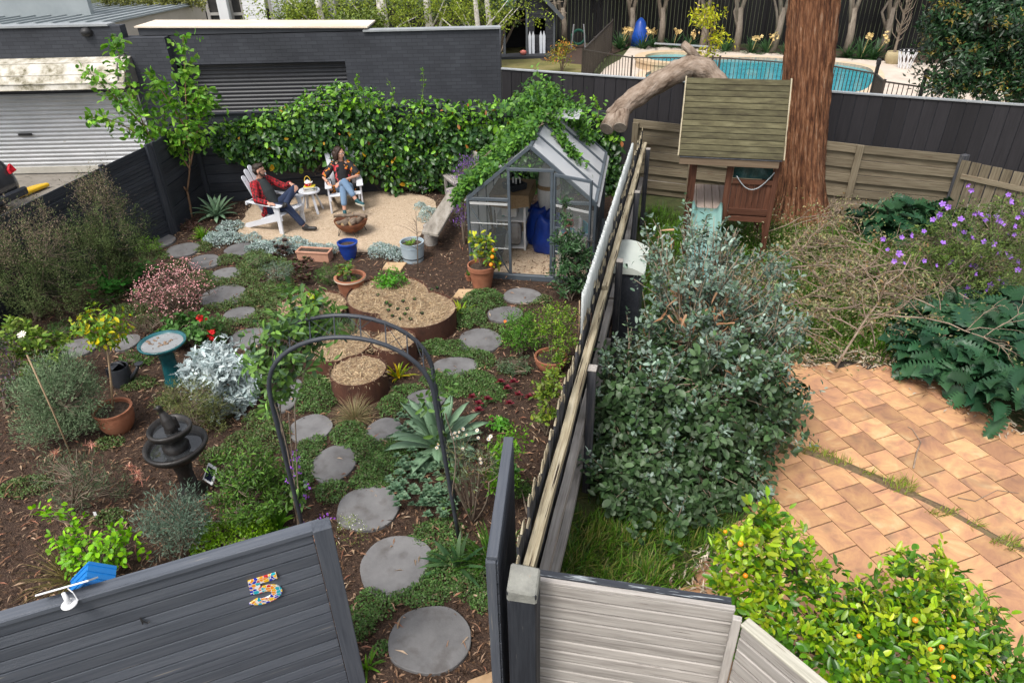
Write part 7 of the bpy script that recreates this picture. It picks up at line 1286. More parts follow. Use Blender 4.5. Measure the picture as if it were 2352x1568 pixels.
lb = LB(); cover(lb, [(560, 640, 50, 25, 1.), (600, 610, 55, 22), (490, 655, 32, 14), (550, 695, 55, 18, 1.2), (600, 680, 50, 28), (590, 735, 40, 20), (520, 745, 45, 14), (640, 660, 35, 22), (650, 700, 40, 30), (500, 710, 35, 12), (460, 640, 30, 14), (420, 610, 40, 13, .6), (390, 585, 35, 10, .4), (520, 600, 35, 12, .7), (590, 590, 30, 14), (505, 770, 30, 18, .7), (650, 740, 30, 25), (460, 570, 30, 12, .5), (660, 620, 30, 18), (620, 1010, 50, 40), (600, 965, 40, 26), (555, 1015, 40, 22, .7), (495, 1050, 36, 20, .6), (320, 885, 40, 16, .7), (380, 925, 26, 14, .6), (300, 715, 60, 14, .8), (355, 738, 44, 13, .8), (470, 815, 34, 12, .7), (600, 765, 30, 10), (250, 1020, 34, 16, .5), (590, 890, 40, 20, .8), (230, 790, 30, 12, .7), (60, 1120, 60, 26, .6), (250, 1190, 40, 20, .5), (1180, 850, 40, 14, .6), (1130, 760, 30, 14, .8), (1240, 690, 30, 12, .5)], 6500, .026, .018, [(.065, .115, .036), (.09, .15, .05), (.12, .18, .066), (.13, .11, .06)], .11, mask=notstone); o = lb.build('creeping_thyme', LM, None, 'fold', 'stuff'); tag(o, 'dull green matted ground cover along the far left stepping stones', 'ground cover')
lb = LB(); cover(lb, [(520, 555, 45, 14, 1.2), (500, 550, 30, 12), (610, 575, 45, 14, 1.3), (660, 567, 50, 13, 1.3), (740, 582, 40, 13, 1.2), (700, 575, 40, 10), (580, 553, 22, 9), (885, 585, 40, 13, 1.2), (870, 575, 24, 10), (915, 595, 30, 9), (530, 525, 30, 12), (640, 583, 30, 10), (985, 500, 25, 14, 1.5), (965, 478, 14, 7), (1100, 445, 20, 10)], 4200, .036, .02, SILVER + [(.24, .32, .27)], .13); o = lb.build('silver_ground_cover', LMM, None, 'fold', 'stuff'); tag(o, 'silvery grey ground cover spilling along the edge of the gravel patio', 'ground cover')
def grass(lab, ells, dens, L, W, cols, lean=.7, mask=None):
 lb = LB()
 for (px, py, rx, ry) in ells:
  c = G(px, py); a = abs(G(px + rx, py)[0] - G(px - rx, py)[0]) / 2; b = abs(G(px, py - ry)[1] - G(px, py + ry)[1]) / 2; n = int(dens * math.pi * a * b); k = np.sqrt(rng.random(n)) * (1 + .25 * rng.normal(size=n) * .5); th = rng.random(n) * 6.2832
  P = np.c_[c[0] + a * k * np.cos(th), c[1] + b * k * np.sin(th), np.zeros(n)]; ph = sn(P[:, 0] * 5, P[:, 1] * 5) * 2.5; e = rng.random(n) * lean; az = ph + rng.normal(size=n) * .9
  if mask is not None: m_ = mask(P); P, e, az = P[m_], e[m_], az[m_]; n = len(P)
  D = np.c_[np.cos(az) * np.sin(e), np.sin(az) * np.sin(e), np.cos(e)]; N = np.c_[-np.cos(az), -np.sin(az), .5 + 0 * az] + .4 * rdir(n); lb.add(P, D, N, L * rng.uniform(.45, 1.25, n), W * rng.uniform(.7, 1.3, n), palette(n, cols))
 return tag(lb.build('grass', LM, None, 'blade', 'stuff'), lab, 'grass')
GR = [(.055, .13, .014), (.085, .19, .02), (.12, .23, .03), (.035, .085, .012)]
rf = lambda P: ~inpoly(P, PAVE) & inpoly(P, RIGHT_YARD)
grass('lush green grass around the cubby house and under the dead branches', [(1530, 530, 60, 55), (1640, 560, 90, 55), (1780, 560, 110, 55), (1900, 560, 120, 40), (1990, 560, 50, 35), (1960, 745, 110, 60), (1860, 690, 120, 60), (2060, 650, 100, 60), (2100, 560, 100, 50), (1900, 800, 90, 30), (2040, 770, 70, 50), (1500, 700, 60, 120), (1960, 700, 200, 110)], 1000, .15, .01, GR, 1.0, rf)
grass('long bright grass behind the grey timber gate', [(1560, 1230, 110, 70), (1450, 1180, 90, 80), (1640, 1220, 70, 60), (1370, 1290, 95, 60), (1440, 1310, 100, 50), (1530, 1320, 60, 40), (1320, 1230, 50, 60), (1400, 1240, 60, 40), (1300, 1300, 40, 40)], 1300, .19, .01, [(.03, .08, .012), (.06, .14, .016), (.1, .2, .028), (.2, .19, .07)], 1.25)
grass('weeds and short grass growing along the crack in the terracotta paving', [(1850, 1038, 34, 9), (1900, 1052, 22, 8), (1930, 1066, 26, 8), (2068, 1120, 34, 18), (2160, 1180, 34, 10), (2235, 1208, 18, 8), (2300, 1248, 30, 10), (2330, 1262, 24, 8), (1990, 1092, 20, 6)], 4200, .1, .008, [(.16, .24, .03), (.22, .3, .05), (.26, .23, .08), (.2, .14, .07)], 1.1)
# the big feijoa bush in the right-hand yard
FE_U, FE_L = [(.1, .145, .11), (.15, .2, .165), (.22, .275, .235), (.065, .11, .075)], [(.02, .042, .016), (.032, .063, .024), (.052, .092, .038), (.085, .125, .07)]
def feijoa():
 b = V3(1.85, 5.75, 0); t = thing('feijoa_bush', b, 'huge bush with oval grey-green leaves filling the yard right of the paling fence', 'bush'); px = lambda L, dY=0: lobes_px(b[1] + dY, L)
 lo = px([(1600, 620, .6, 150, 80), (1690, 690, .6, 125, 95), (1570, 715, .4, 68, 80), (1640, 790, .35, 180, 115), (1745, 790, .55, 80, 75), (1500, 900, 0, 155, 115), (1650, 940, 0, 190, 130), (1480, 1050, -.35, 140, 115), (1610, 1110, -.5, 165, 120), (1740, 960, .2, 100, 125), (1540, 1200, -.95, 165, 95), (1640, 1210, -.9, 110, 80), (1430, 1130, -.75, 95, 90), (1570, 1270, -1.2, 130, 55), (1700, 1080, -.2, 95, 100), (1420, 950, .1, 90, 85), (1385, 1010, 0, 65, 70)])
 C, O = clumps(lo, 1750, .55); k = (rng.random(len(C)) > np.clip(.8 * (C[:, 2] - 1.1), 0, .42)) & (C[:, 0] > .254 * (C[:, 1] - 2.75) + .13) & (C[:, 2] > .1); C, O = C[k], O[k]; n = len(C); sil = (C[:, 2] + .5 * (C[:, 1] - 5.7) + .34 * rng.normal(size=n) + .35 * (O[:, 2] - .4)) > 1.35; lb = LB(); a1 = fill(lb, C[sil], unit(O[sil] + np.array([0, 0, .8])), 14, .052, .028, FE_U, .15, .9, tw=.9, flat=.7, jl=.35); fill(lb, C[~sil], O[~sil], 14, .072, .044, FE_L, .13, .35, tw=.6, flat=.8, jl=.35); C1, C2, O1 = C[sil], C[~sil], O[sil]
 kk = rng.choice(n, 260, replace=False, p=(C[:, 2] + .3) / (C[:, 2] + .3).sum()); sh = mb = MB(); SP, SO = [], []
 for q in kk:
  L = rng.uniform(.16, .42); dr = unit(O[q] * .7 + np.array([0, 0, .55]) + .35 * rdir(1)[0]); p = np.array([C[q] + dr * L * f + np.array([0, 0, -.12 * L * f * f]) for f in np.linspace(0, 1, 5)]); sh.tube(p, np.linspace(.006, .002, 5), 4, caps=False); SP += [p[j] for j in (1, 2, 3, 4)]; SO += [dr] * 4
 fill(lb, np.array(SP), np.array(SO), 6, .05, .027, FE_U + FE_L[2:], .06, .4, tw=1., flat=.7)
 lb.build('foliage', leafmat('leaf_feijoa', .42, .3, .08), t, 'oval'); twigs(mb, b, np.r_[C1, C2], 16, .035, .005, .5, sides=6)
 for i in rng.choice(len(C1), 240, replace=False): mb.tube([C1[i] - a1[i] * .2, C1[i], C1[i] + a1[i] * .2], (.006, .005, .0025), 4)
 mb.build('branches', pmat('feijoa_twig', [(.2, .13, .08), (.36, .3, .23)], scale=5, stretch=(2, 8, 8), bump=.3), t, smooth=True)
 lb = LB(); k = rng.choice(len(C1), 60); P = np.repeat(C1[k] + O1[k] * .06, 3, 0) + rng.normal(size=(180, 3)) * .07; c0 = np.mean([AY(1570, 690, b[1] + .1), AY(1600, 730, b[1] + .1)], 0); P = np.r_[P, c0 + rng.normal(size=(60, 3)) * (.16, .12, .14)]; n = len(P); lb.add(P, rdir(n) + np.array([0, 0, -.8]), rdir(n) + np.array([0, -.4, .5]), rng.uniform(.09, .17, n), rng.uniform(.014, .026, n), palette(n, [(.27, .15, .09), (.2, .11, .065), (.36, .24, .16)])); tag(lb.build('dead_gum_leaves', LMM, None, 'blade', 'stuff'), 'dry orange-brown gum leaves caught in the big grey-green bush', 'dead leaves')
feijoa()
def kumquat():
 b = V3(2.75, 2.75, 0); t = thing('citrus_bush', b, 'bright yellow-green citrus bush with small orange fruit at the bottom right', 'bush'); lo = lobes_px(b[1], [(1735, 1235, .35, 70, 75), (1700, 1300, .35, 60, 60), (1790, 1270, .3, 40, 60), (1720, 1360, .3, 85, 80), (1850, 1310, .35, 65, 70), (1830, 1420, .15, 110, 85), (1960, 1430, .1, 70, 80), (2120, 1360, .2, 95, 90), (2060, 1470, 0, 140, 90), (2180, 1450, .1, 110, 90), (1900, 1530, -.1, 130, 80), (2100, 1560, -.15, 180, 80), (2270, 1555, -.1, 100, 55), (1700, 1455, .2, 80, 60)])
 C, O = clumps(lo, 620, .5); k = C[:, 2] > .1; C, O = C[k], O[k]; zc = C[:, 2]; new = rng.random(len(C)) < np.clip(.44 + .9 * (zc - np.median(zc)), .2, .9); lb = LB(); A = fill(lb, C[~new], unit(O[~new] + np.array([0, 0, .5])), 13, .066, .031, [(.035, .1, .012), (.06, .15, .018), (.1, .21, .028)], .1, .5, tw=.8, flat=.7, cl=.2); fill(lb, C[new], unit(O[new] + np.array([0, 0, .9])), 13, .06, .028, [(.16, .28, .025), (.24, .35, .04), (.33, .39, .055), (.11, .22, .022)], .1, .9, tw=1., flat=.6); lb.build('foliage', leafmat('leaf_citrus', .35, .5, .22), t, 'oval'); mb = MB(); twigs(mb, b, C, 12, .02, .003, .2); mb.build('branches', BARK, t, smooth=True); fm = pmat('orange_fruit', [(.75, .22, .01), (.85, .32, .015)], scale=8, rough=.35, bump=.1); q0 = None
 for (px, py) in ((1701, 1248), (1666, 1220), (2137, 1490), (2163, 1485), (2164, 1515), (2102, 1423), (1712, 1321), (1973, 1460), (2190, 1553)):
  ray = _ray(px, py); d = np.linalg.norm(np.cross(C - np.array([0, 0, CAM_H]), ray / np.linalg.norm(ray)), axis=1); cand = C[d < .09]; Yq = (cand[:, 1].min() if len(cand) else b[1]) - .05; q = AY(px, py, Yq); r = .016 * rng.uniform(.75, 1.2); MB().ball(q, (r, r, r * .95), 14).build('fruit', fm, t, smooth=True)
kumquat()
def acanthus(lab, spots, n, L, W):
 c = np.mean([s[0] for s in spots], 0); t = thing('acanthus', c, lab, 'plant', 'acanthus clumps'); lb = LB()
 for (q, R) in spots:
  k = n; a = rng.random(k) * 6.28; r = R * np.sqrt(rng.random(k)); P = np.array(q) + np.c_[r * np.cos(a), r * np.sin(a), .15 + .35 * (1 - (r / R) ** 2) * rng.uniform(.6, 1.1, k)]; D = np.c_[np.cos(a), np.sin(a) - .25, rng.uniform(-.45, .35, k)] + .5 * rdir(k); lb.add(P, D, np.c_[np.cos(a) * .5, np.sin(a) * .5 - .2, np.ones(k)] + .4 * rdir(k), L * rng.uniform(.6, 1.2, k), W * rng.uniform(.7, 1.15, k), palette(k, [(.012, .04, .02), (.02, .058, .026), (.034, .08, .036)], jit=.2))
 o = lb.build('leaves', leafmat('leaf_acanthus', .42, .4, .08), t, 'acanth'); return t
acanthus('large clump of glossy dark lobed leaves at the right edge of the paving', [(G(2220, 850), .75), (G(2310, 830), .8), (G(2200, 780), .55), (G(2330, 920), .7), (G(2290, 760), .6), (G(2160, 830), .4)], 95, .36, .27); acanthus('smaller clump of dark lobed leaves against the timber fence', [(G(2085, 530), .45), (G(2120, 520), .5), (G(2030, 545), .35)], 55, .42, .3)
t, C, O = shrub('flowering_shrub', 'straggly shrub with purple flowers in front of the vertical paling screen', 'shrub', 2250, 700, [(2230, 560, 0, 130, 90), (2290, 620, 0, 90, 90), (2130, 580, .2, 90, 60), (2310, 520, 0, 60, 80), (2190, 640, -.1, 110, 60)], 560, 18, .045, .019, [(.05, .085, .022), (.085, .13, .032), (.13, .17, .05)], spread=.11, stems=12, r0=.014, frac=.5, up=.6, foliage='foliage')
PUR = pmat('purple_petal', [(.24, .1, .48), (.38, .19, .64)], scale=12, rough=.7, bump=0); b0 = t.location
fl = [(2222, 424), (2232, 437), (2163, 470), (2178, 475), (2316, 450), (2318, 465), (2152, 500), (2160, 492), (2145, 505), (2240, 490), (2248, 495), (2260, 505), (2272, 492), (2288, 500), (2296, 507), (2206, 503), (2192, 515), (2300, 515), (2330, 520), (2335, 500), (2347, 490), (2310, 540), (2330, 540), (2215, 535), (2230, 545), (2262, 555), (2280, 560), (2120, 530), (2070, 545), (2090, 540), (2030, 548), (2040, 575), (2062, 585), (2055, 600), (2075, 605), (2290, 580), (2310, 585), (2320, 590), (2335, 600), (2338, 620), (2165, 560), (2180, 600), (2150, 610), (2225, 610), (2238, 615), (2245, 608), (2255, 620), (2240, 628), (2250, 590), (2290, 640), (2300, 650), (2262, 665), (2275, 655), (2246, 675), (2240, 690), (2225, 660), (2216, 680), (2330, 680), (2345, 690), (2205, 675), (2310, 705), (2120, 600)]
for (x, y) in fl: q = AY(x + rng.normal(), y + rng.normal(), b0[1] - rng.uniform(.15, .5)); m_ = MB(); flowers(m_, [q], [unit(V3(rng.normal() * .6 - .2, -.8, .6 + rng.normal() * .5))], .042 * rng.uniform(.75, 1.15), 5, .55); m_.build('flower', PUR, t)
def brush():
 t = thing('brush_pile', G(1960, 680), 'heap of dead grey-brown branches and twigs in the right-hand yard', 'brush pile'); mb = MB(); lb = LB()
 def branch(p0, p1, r, depth, sag=.1):
  n = 8; p = np.array([p0 + (p1 - p0) * f + V3(0, 0, sag * math.sin(math.pi * f)) for f in np.linspace(0, 1, n)]); L = np.linalg.norm(p1 - p0); p[1:] += np.cumsum(rng.normal(size=(n - 1, 3)) * .025 * L, 0); mb.tube(p, np.linspace(r, r * .35, n), 5 if depth else 6, caps=depth == 0)
  if depth < 2:
   for k in range(6 if depth == 0 else 4): i = rng.integers(2, n - 1); d = unit(unit(p1 - p0) + .9 * rdir(1)[0]); q = p[i] + d * L * rng.uniform(.25, .5); q[2] = max(.04, q[2]); branch(p[i], q, r * .5, depth + 1, .03)
  elif rng.random() < .5: lb.add(p[2:] + rng.normal(size=(n - 2, 3)) * .03, rdir(n - 2), rdir(n - 2) + np.array([0, 0, .8]), rng.uniform(.035, .06, n - 2), .026, palette(n - 2, [(.16, .19, .09), (.3, .28, .16), (.2, .13, .07)]))
 for k in range(46):
  c = G(*[(1800, 700), (1900, 620), (1990, 650), (2080, 700), (1950, 740), (1860, 580), (2060, 780), (2120, 740), (1850, 780)][k % 9]) + rng.normal(size=3) * (.4, .3, 0); a = rng.normal() * .7 + (0 if k % 2 else 2.6); L = rng.uniform(.7, 1.7); z = rng.uniform(.1, .65); branch(c - V3(math.cos(a) * L / 2, math.sin(a) * L / 2, -z * .6), c + V3(math.cos(a) * L / 2, math.sin(a) * L / 2, z + .1), rng.uniform(.008, .016), 0)
 for a, b2, z0, z1, r in (((1915, 860), (2075, 610), .1, .75, .017), ((2075, 700), (2140, 560), .6, .95, .013), ((2230, 610), (2270, 530), .5, 1.1, .022), ((1850, 690), (2060, 830), .5, .25, .02), ((1775, 600), (1880, 760), .3, .4, .015)): p = G(*a) + (0, 0, z0); q = AY(b2[0], b2[1], p[1] + .35); branch(p, q, r, 0, .05)
 mb.build('branches', pmat('dead_branch', [(.13, .09, .065), (.26, .19, .14), (.36, .29, .22)], scale=3, stretch=(2, 8, 8), bump=.3), t, smooth=True)
 n = 8500; k = rng.integers(0, 9, n); base_ = np.array([G(*s) for s in ((1800, 700), (1900, 620), (1990, 650), (2080, 700), (1950, 740), (1860, 580), (2060, 780), (1780, 560), (1850, 790))])[k] + np.c_[rng.normal(size=(n, 2)) * (.55, .42), np.abs(rng.normal(size=n)) * .3 + .02]; lb.add(base_, rdir(n), rdir(n) + np.array([0, 0, .8]), rng.uniform(.03, .06, n), rng.uniform(.016, .03, n), palette(n, [(.11, .14, .05), (.09, .13, .04), (.14, .17, .07), (.24, .22, .12), (.17, .12, .07), (.36, .33, .22)])); lb.build('dead_leaves', LMM, t, 'fold')
brush()
# left garden, plant by plant
B_ = lambda *a, **k: shrub(*a, **k)
t, C, O = B_('flowering_shrub', 'low shrub covered in tiny pink flowers on the left of the path', 'shrub', 405, 712, [(400, 655, 0, 80, 42), (360, 680, -.05, 55, 30), (455, 670, .05, 45, 35), (405, 695, -.1, 70, 25)], 260, 14, .026, .016, [(.06, .045, .03), (.08, .075, .04), (.1, .05, .04), (.05, .07, .03)], spread=.07, stems=8, r0=.01)
k = O[:, 2] > -.1; P = np.repeat((C + O * .05)[k], 9, 0); P = P + rng.normal(size=P.shape) * .032; n = len(P); lb = LB(); lb.add(P, rdir(n) + np.array([0, -.3, .6]), rdir(n) + np.array([0, -.5, .8]), .022, .02, palette(n, [(.66, .36, .36), (.75, .48, .46), (.55, .25, .27)])); lb.build('blossom', LMM, t, 'fold', 'stuff')
def roundleaf(lab, ells, n, r, cols):
 lb = LB(); q0 = G(*ells[0][:2])
 for (px, py, rx, ry) in ells:
  c = G(px, py); k = mpp(c); P = c + np.c_[rng.normal(size=(n, 2)) * (rx * k * .6, ry * k * 1.1), rng.uniform(.1, .3, n)]; lb.add(P - np.array([0, r, 0]), np.array([0, 1., .1]) + .2 * rdir(n), np.array([0, -.35, 1]) + .4 * rdir(n), 2 * r * rng.uniform(.6, 1.2, n), 2 * r * rng.uniform(.7, 1.2, n), palette(n, cols))
 t = thing('nasturtium', q0, lab, 'plant'); lb.build('leaves', LM, t, 'oval'); mb = MB()
 for k in range(20): mb.tube([q0 + rng.normal(size=3) * (.25, .2, 0), q0 + (*rng.normal(size=2) * .3, .2)], .004, 4)
 mb.build('stems', TWIG, t)
roundleaf('patch of round bright green nasturtium leaves beside the pink flowering shrub', [(280, 655, 45, 25), (310, 640, 40, 20), (265, 680, 45, 18)], 75, .055, [(.04, .15, .03), (.06, .2, .04), (.09, .26, .06)])
t, C, O = B_('geranium', 'leafy green plant with red flower heads behind the bird bath', 'plant', 448, 795, [(440, 755, 0, 62, 25), (410, 775, 0, 40, 20), (480, 785, 0, 28, 25)], 110, 9, .06, .06, [(.05, .12, .03), (.08, .17, .045), (.1, .2, .06)], shape='oval', spread=.07, stems=5)
for (x, y) in ((461, 731), (488, 762), (486, 776)): q = AY(x, y, t.location[1] - .15); m_ = MB(); flowers(m_, q + rng.normal(size=(14, 3)) * .02, unit(rng.normal(size=(14, 3)) + np.array([0, -.6, .8])), .022, 5, .2); m_.build('flower_head', pmat('red_petal', [(.5, .005, .008), (.65, .01, .015)], scale=9, rough=.7, bump=0), t); MB().tube([q - (0, 0, .25), q], .004, 4).build('flower_stalk', MATS['green_stem'], t)
b = np.array(POT_LEFT[0]) + (0, 0, .26); top = AY(248, 815, b[1]); t = thing('lemon_tree', b, 'young yellowing lemon tree on a thin trunk in the left terracotta pot', 'tree'); MB().tube([b, (b + top) / 2 + (.008, 0, 0), top, AY(235, 760, b[1])], (.013, .011, .01, .006), 8).build('trunk', CANE, t, smooth=True); lo = lobes_px(b[1], [(235, 745, 0, 60, 38), (205, 760, 0, 35, 30), (275, 765, 0, 32, 25), (245, 785, 0, 45, 22)]); C, O = clumps(lo, 90, .3); lb = LB(); fill(lb, C, unit(O + np.array([0, 0, -.3])), 7, .062, .03, [(.08, .17, .025), (.12, .22, .035), (.16, .26, .04), (.46, .38, .03)], .07, 0, tw=.5, flat=.8); lb.build('crown', LM, t, 'oval'); mb = MB(); twigs(mb, top, C, 6, .006, .002, .5); mb.build('twigs', TWIG, t)
def dusty():
 t, C, O = B_('dusty_miller', 'bright silver-white felty shrub left of the arch', 'shrub', 515, 925, [(510, 845, 0, 75, 50), (470, 870, 0, 50, 45), (560, 875, 0, 50, 50), (510, 905, -.05, 80, 40), (520, 990, -.25, 35, 35), (555, 960, -.15, 40, 30)], 210, 12, .085, .042, [(.46, .52, .52), (.6, .66, .66), (.36, .43, .43)], shape='lobed', lm=LMM, spread=.09, stems=8, up=.5, flat=.4, stemmat=pmat('silver_stem', [(.4, .44, .42), (.5, .54, .52)], scale=5, bump=.1))
dusty()
B_('needle_bush', 'dense grey-green needle-leaved bush left of the terracotta pot', 'bush', 140, 1005, [(140, 880, 0, 70, 60), (105, 920, 0, 60, 70), (180, 925, 0, 55, 65), (120, 975, -.1, 65, 45), (190, 970, 0, 45, 40)], 620, 34, .042, .008, [(.115, .16, .095), (.155, .205, .125), (.195, .25, .155), (.105, .165, .085)], shape='quad', lm=LMM, spread=.12, stems=6, up=.9, tw=1.6)
t, C, O = B_('flowering_bush', 'leafy yellow-green potted shrub with a pale daisy at the left edge', 'bush', 92, 870, [(50, 785, 0, 60, 35), (110, 800, 0, 50, 35), (75, 825, 0, 60, 25), (30, 760, .1, 40, 20)], 110, 9, .06, .035, [(.08, .15, .025), (.13, .21, .035), (.18, .24, .05)], shape='oval', spread=.07, stems=5, base=np.array(POT_CREAM[0]) + (0, 0, .26)); q = AY(50, 768, t.location[1] - .2); m_ = MB(); flowers(m_, [q], [(0, -.4, .9)], .05, 12, .1); m_.build('daisy', pmat('cream_petal', [(.7, .62, .5), (.78, .72, .62)], scale=9, bump=0), t)
B_('shrub', 'dark shrub with dusky purple tips at the very left edge', 'shrub', 15, 940, [(5, 830, 0, 40, 45), (25, 890, 0, 45, 45), (0, 800, .1, 30, 35)], 90, 12, .035, .02, [(.03, .06, .02), (.06, .1, .03), (.1, .07, .1)], spread=.07, stems=5)
def wispy(lab, bx, by, lobes, n, per, L, W, cols, fl=(), name='grevillea', **k):
 t, C, O = B_(name, lab, 'shrub', bx, by, lobes, n, per, L, W, cols, shape='quad', spread=.1, stems=7, frac=.8, r0=.009, up=.7, tw=1.3, **k); m = pmat('pink_spider_flower', [(.5, .16, .12), (.62, .3, .2), (.6, .2, .2)], scale=30, bump=0)
 for (x, y) in fl: q = AY(x, y, t.location[1] - .12); lb = LB(); nn = 46; lb.add(q + rng.normal(size=(nn, 3)) * .012, rdir(nn) + np.array([.2, -.3, .3]), rdir(nn), rng.uniform(.035, .065, nn), .004, palette(nn, [(.48, .2, .15), (.58, .36, .25), (.5, .26, .23)])); lb.build('flower', LMM, t, 'blade')
 return t
wispy('sparse fine-leaved shrub with pink spidery flowers and a cane, lower left', 165, 1175, [(150, 1085, 0, 70, 45), (175, 1140, 0, 60, 40), (230, 1110, 0, 40, 40), (270, 1130, .1, 25, 20)], 90, 22, .05, .006, [(.05, .085, .04), (.08, .11, .055), (.11, .14, .08)], ((128, 1040), (208, 1022), (315, 1085), (318, 1100), (116, 1160), (300, 1072)))
wispy('olive-leaved spreading shrub behind the fountain', 450, 985, [(440, 925, 0, 75, 40), (490, 945, 0, 45, 35), (400, 910, .1, 35, 25), (500, 985, 0, 45, 35)], 190, 22, .042, .008, [(.08, .1, .035), (.11, .13, .05), (.15, .16, .06)])
wispy('blue-grey needle shrub at the foot of the fountain', 410, 1290, [(400, 1180, 0, 65, 45), (440, 1200, 0, 50, 50), (370, 1195, 0, 50, 25), (410, 1250, 0, 45, 40)], 150, 26, .045, .007, [(.075, .12, .085), (.11, .165, .12), (.15, .2, .15)], name='needle_bush')
t, C, O = B_('leafy_shrub', 'fresh lime-green leafy shrub just behind the numbered gate', 'shrub', 215, 1330, [(125, 1190, .15, 35, 28), (165, 1235, .1, 45, 35), (205, 1270, 0, 60, 40), (265, 1250, 0, 45, 45), (310, 1265, 0, 30, 20), (230, 1300, 0, 60, 25)], 105, 6, .052, .036, [(.12, .29, .015), (.16, .35, .02), (.22, .41, .035)], shape='oval', spread=.075, stems=6, r0=.01, up=.3, frac=.9, flat=1.)
lb = LB(); q = G(165, 1330); tuft(lb, q, 170, .42, .006, [(.09, .1, .03), (.16, .14, .05), (.22, .18, .08)], 1.1, .1, .3); t = thing('sedge', q, 'brownish fine sedge tuft behind the blue letterbox', 'grass tuft'); lb.build('blades', LM, t, 'blade')
B_('leafy_bush', 'mid-green leafy bush between the fountain and the arch', 'bush', 560, 1190, [(560, 1080, 0, 70, 45), (545, 1130, 0, 42, 40), (620, 1090, .1, 50, 45), (580, 1150, -.1, 90, 40), (640, 1140, 0, 40, 40)], 280, 14, .05, .017, [(.045, .1, .018), (.065, .14, .025), (.1, .18, .035)], spread=.09, stems=6, up=.5)
lb = LB(); cover(lb, [(540, 1255, 85, 32, 1.8), (480, 1270, 40, 22, 1.4), (600, 1235, 40, 25, 1.5)], 9000, .026, .018, [(.12, .24, .02), (.17, .31, .03), (.22, .36, .05)], .2); q = G(540, 1255); t = thing('cushion_plant', q, 'bright lime cushion of tiny leaves along the top of the numbered gate', 'plant'); lb.build('foliage', LM, t, 'fold')
def strappy(name, lab, bx, by, n, L, W, cols, lean=.9, droop=.2, cat='plant', rad=.05, base=None):
 q = G(bx, by) if base is None else np.array(base, float); lb = LB(); tuft(lb, q, n, L, W, cols, lean, rad, droop); t = thing(name, q, lab, cat); lb.build('leaves', LM, t, 'blade'); return t
strappy('strappy_plant', 'glossy bright green strappy clump beside the sunken cream pot', 635, 1215, 46, .3, .045, [(.08, .2, .02), (.12, .27, .035), (.18, .33, .05)], 1.2); strappy('tussock', 'pale dry tussock grass at the foot of the small rusty planter', 815, 962, 420, .3, .004, [(.26, .2, .12), (.34, .27, .17), (.16, .18, .08)], 1.25, .35, 'grass tuft', .06); strappy('daylily', 'yellow-green daylily tuft at the right of the largest rusty planter', 1058, 722, 34, .26, .03, [(.16, .28, .02), (.26, .36, .04), (.4, .38, .05)], 1.1); strappy('daylily', 'daylily tuft between the small rusty planters, green with yellowing leaves', 915, 865, 26, .24, .03, [(.1, .2, .02), (.2, .3, .04), (.5, .36, .03)], 1.1); strappy('strappy_plant', 'green strappy tuft at the foot of the left fence corner tree', 465, 545, 90, .22, .016, [(.1, .22, .025), (.16, .3, .04)], 1.2, .3); strappy('strappy_plant', 'dark green strappy leaves beside the right leg of the arch', 1050, 1300, 40, .34, .05, [(.03, .075, .03), (.05, .11, .045), (.08, .14, .06)], 1.3, .3); strappy('strappy_plant', 'coarse grass clump hanging beside the open gate leaf', 1130, 1290, 120, .38, .012, [(.04, .1, .015), (.07, .15, .025)], 1.2, .3, rad=.12); strappy('strappy_plant', 'small green tuft at the foot of the numbered gate end post', 842, 1530, 26, .14, .02, [(.08, .18, .02), (.13, .25, .03)], 1.2); strappy('aloe', 'small spiky green aloe beside the solar panel', 527, 1215 - 95, 22, .12, .025, [(.07, .14, .03), (.1, .18, .04)], 1.2)
AG = pmat('agave_leaf', [(.13, .23, .13), (.19, .31, .185), (.25, .37, .24)], scale=3, stretch=(1, 4, 1), rough=.5, bump=.05)
for lab, bx, by, n, L, W, e1 in (('big pale green agave at the right leg of the arch', 1008, 1035, 32, .56, .15, 2), ('medium agave in the far left corner beside the slender tree', 500, 500, 26, .42, .1, 0)):
 q = G(bx, by); t = thing('agave', q, lab, 'agave', 'agaves'); mb = MB(); agave(mb, q + (0, 0, .06), n, L, W, 84, e1, .5); mb.build('leaves', AG, t, smooth=True)
def rosettes(name, lab, spots, n, L, W, cols, cat='succulent', h=.03, mat=None):
 q0 = np.mean([s[0] for s in spots], 0); t = thing(name, q0, lab, cat); lb = LB()
 for (q, k) in spots:
  i = np.arange(n); a = i * 2.4; e = R_(80) - i / n * R_(75); D = np.c_[np.cos(a) * np.cos(e), np.sin(a) * np.cos(e), np.sin(e)]; ax = unit(V3(rng.normal() * .35, rng.normal() * .3 - .25, 1)); lb.add(np.array(q) + (0, 0, h * k), D + ax * .2, np.c_[-np.cos(a) * .6, -np.sin(a) * .6, np.ones(n)], L * k * (.5 + .5 * i / n), W * k * (.6 + .4 * i / n), palette(n, cols, jit=.1))
 lb.build('leaves', mat or LM, t, 'oval', 'stuff' if len(spots) > 12 else None); return t
def spread_px(px, py, rx, ry, n, z=.12): return [(G(px + rx * a, py + ry * b) + (0, 0, rng.uniform(.2, 1) * z), rng.uniform(.7, 1.25)) for a, b in zip(rng.uniform(-1, 1, n), rng.uniform(-1, 1, n)) if a * a + b * b < 1.1]
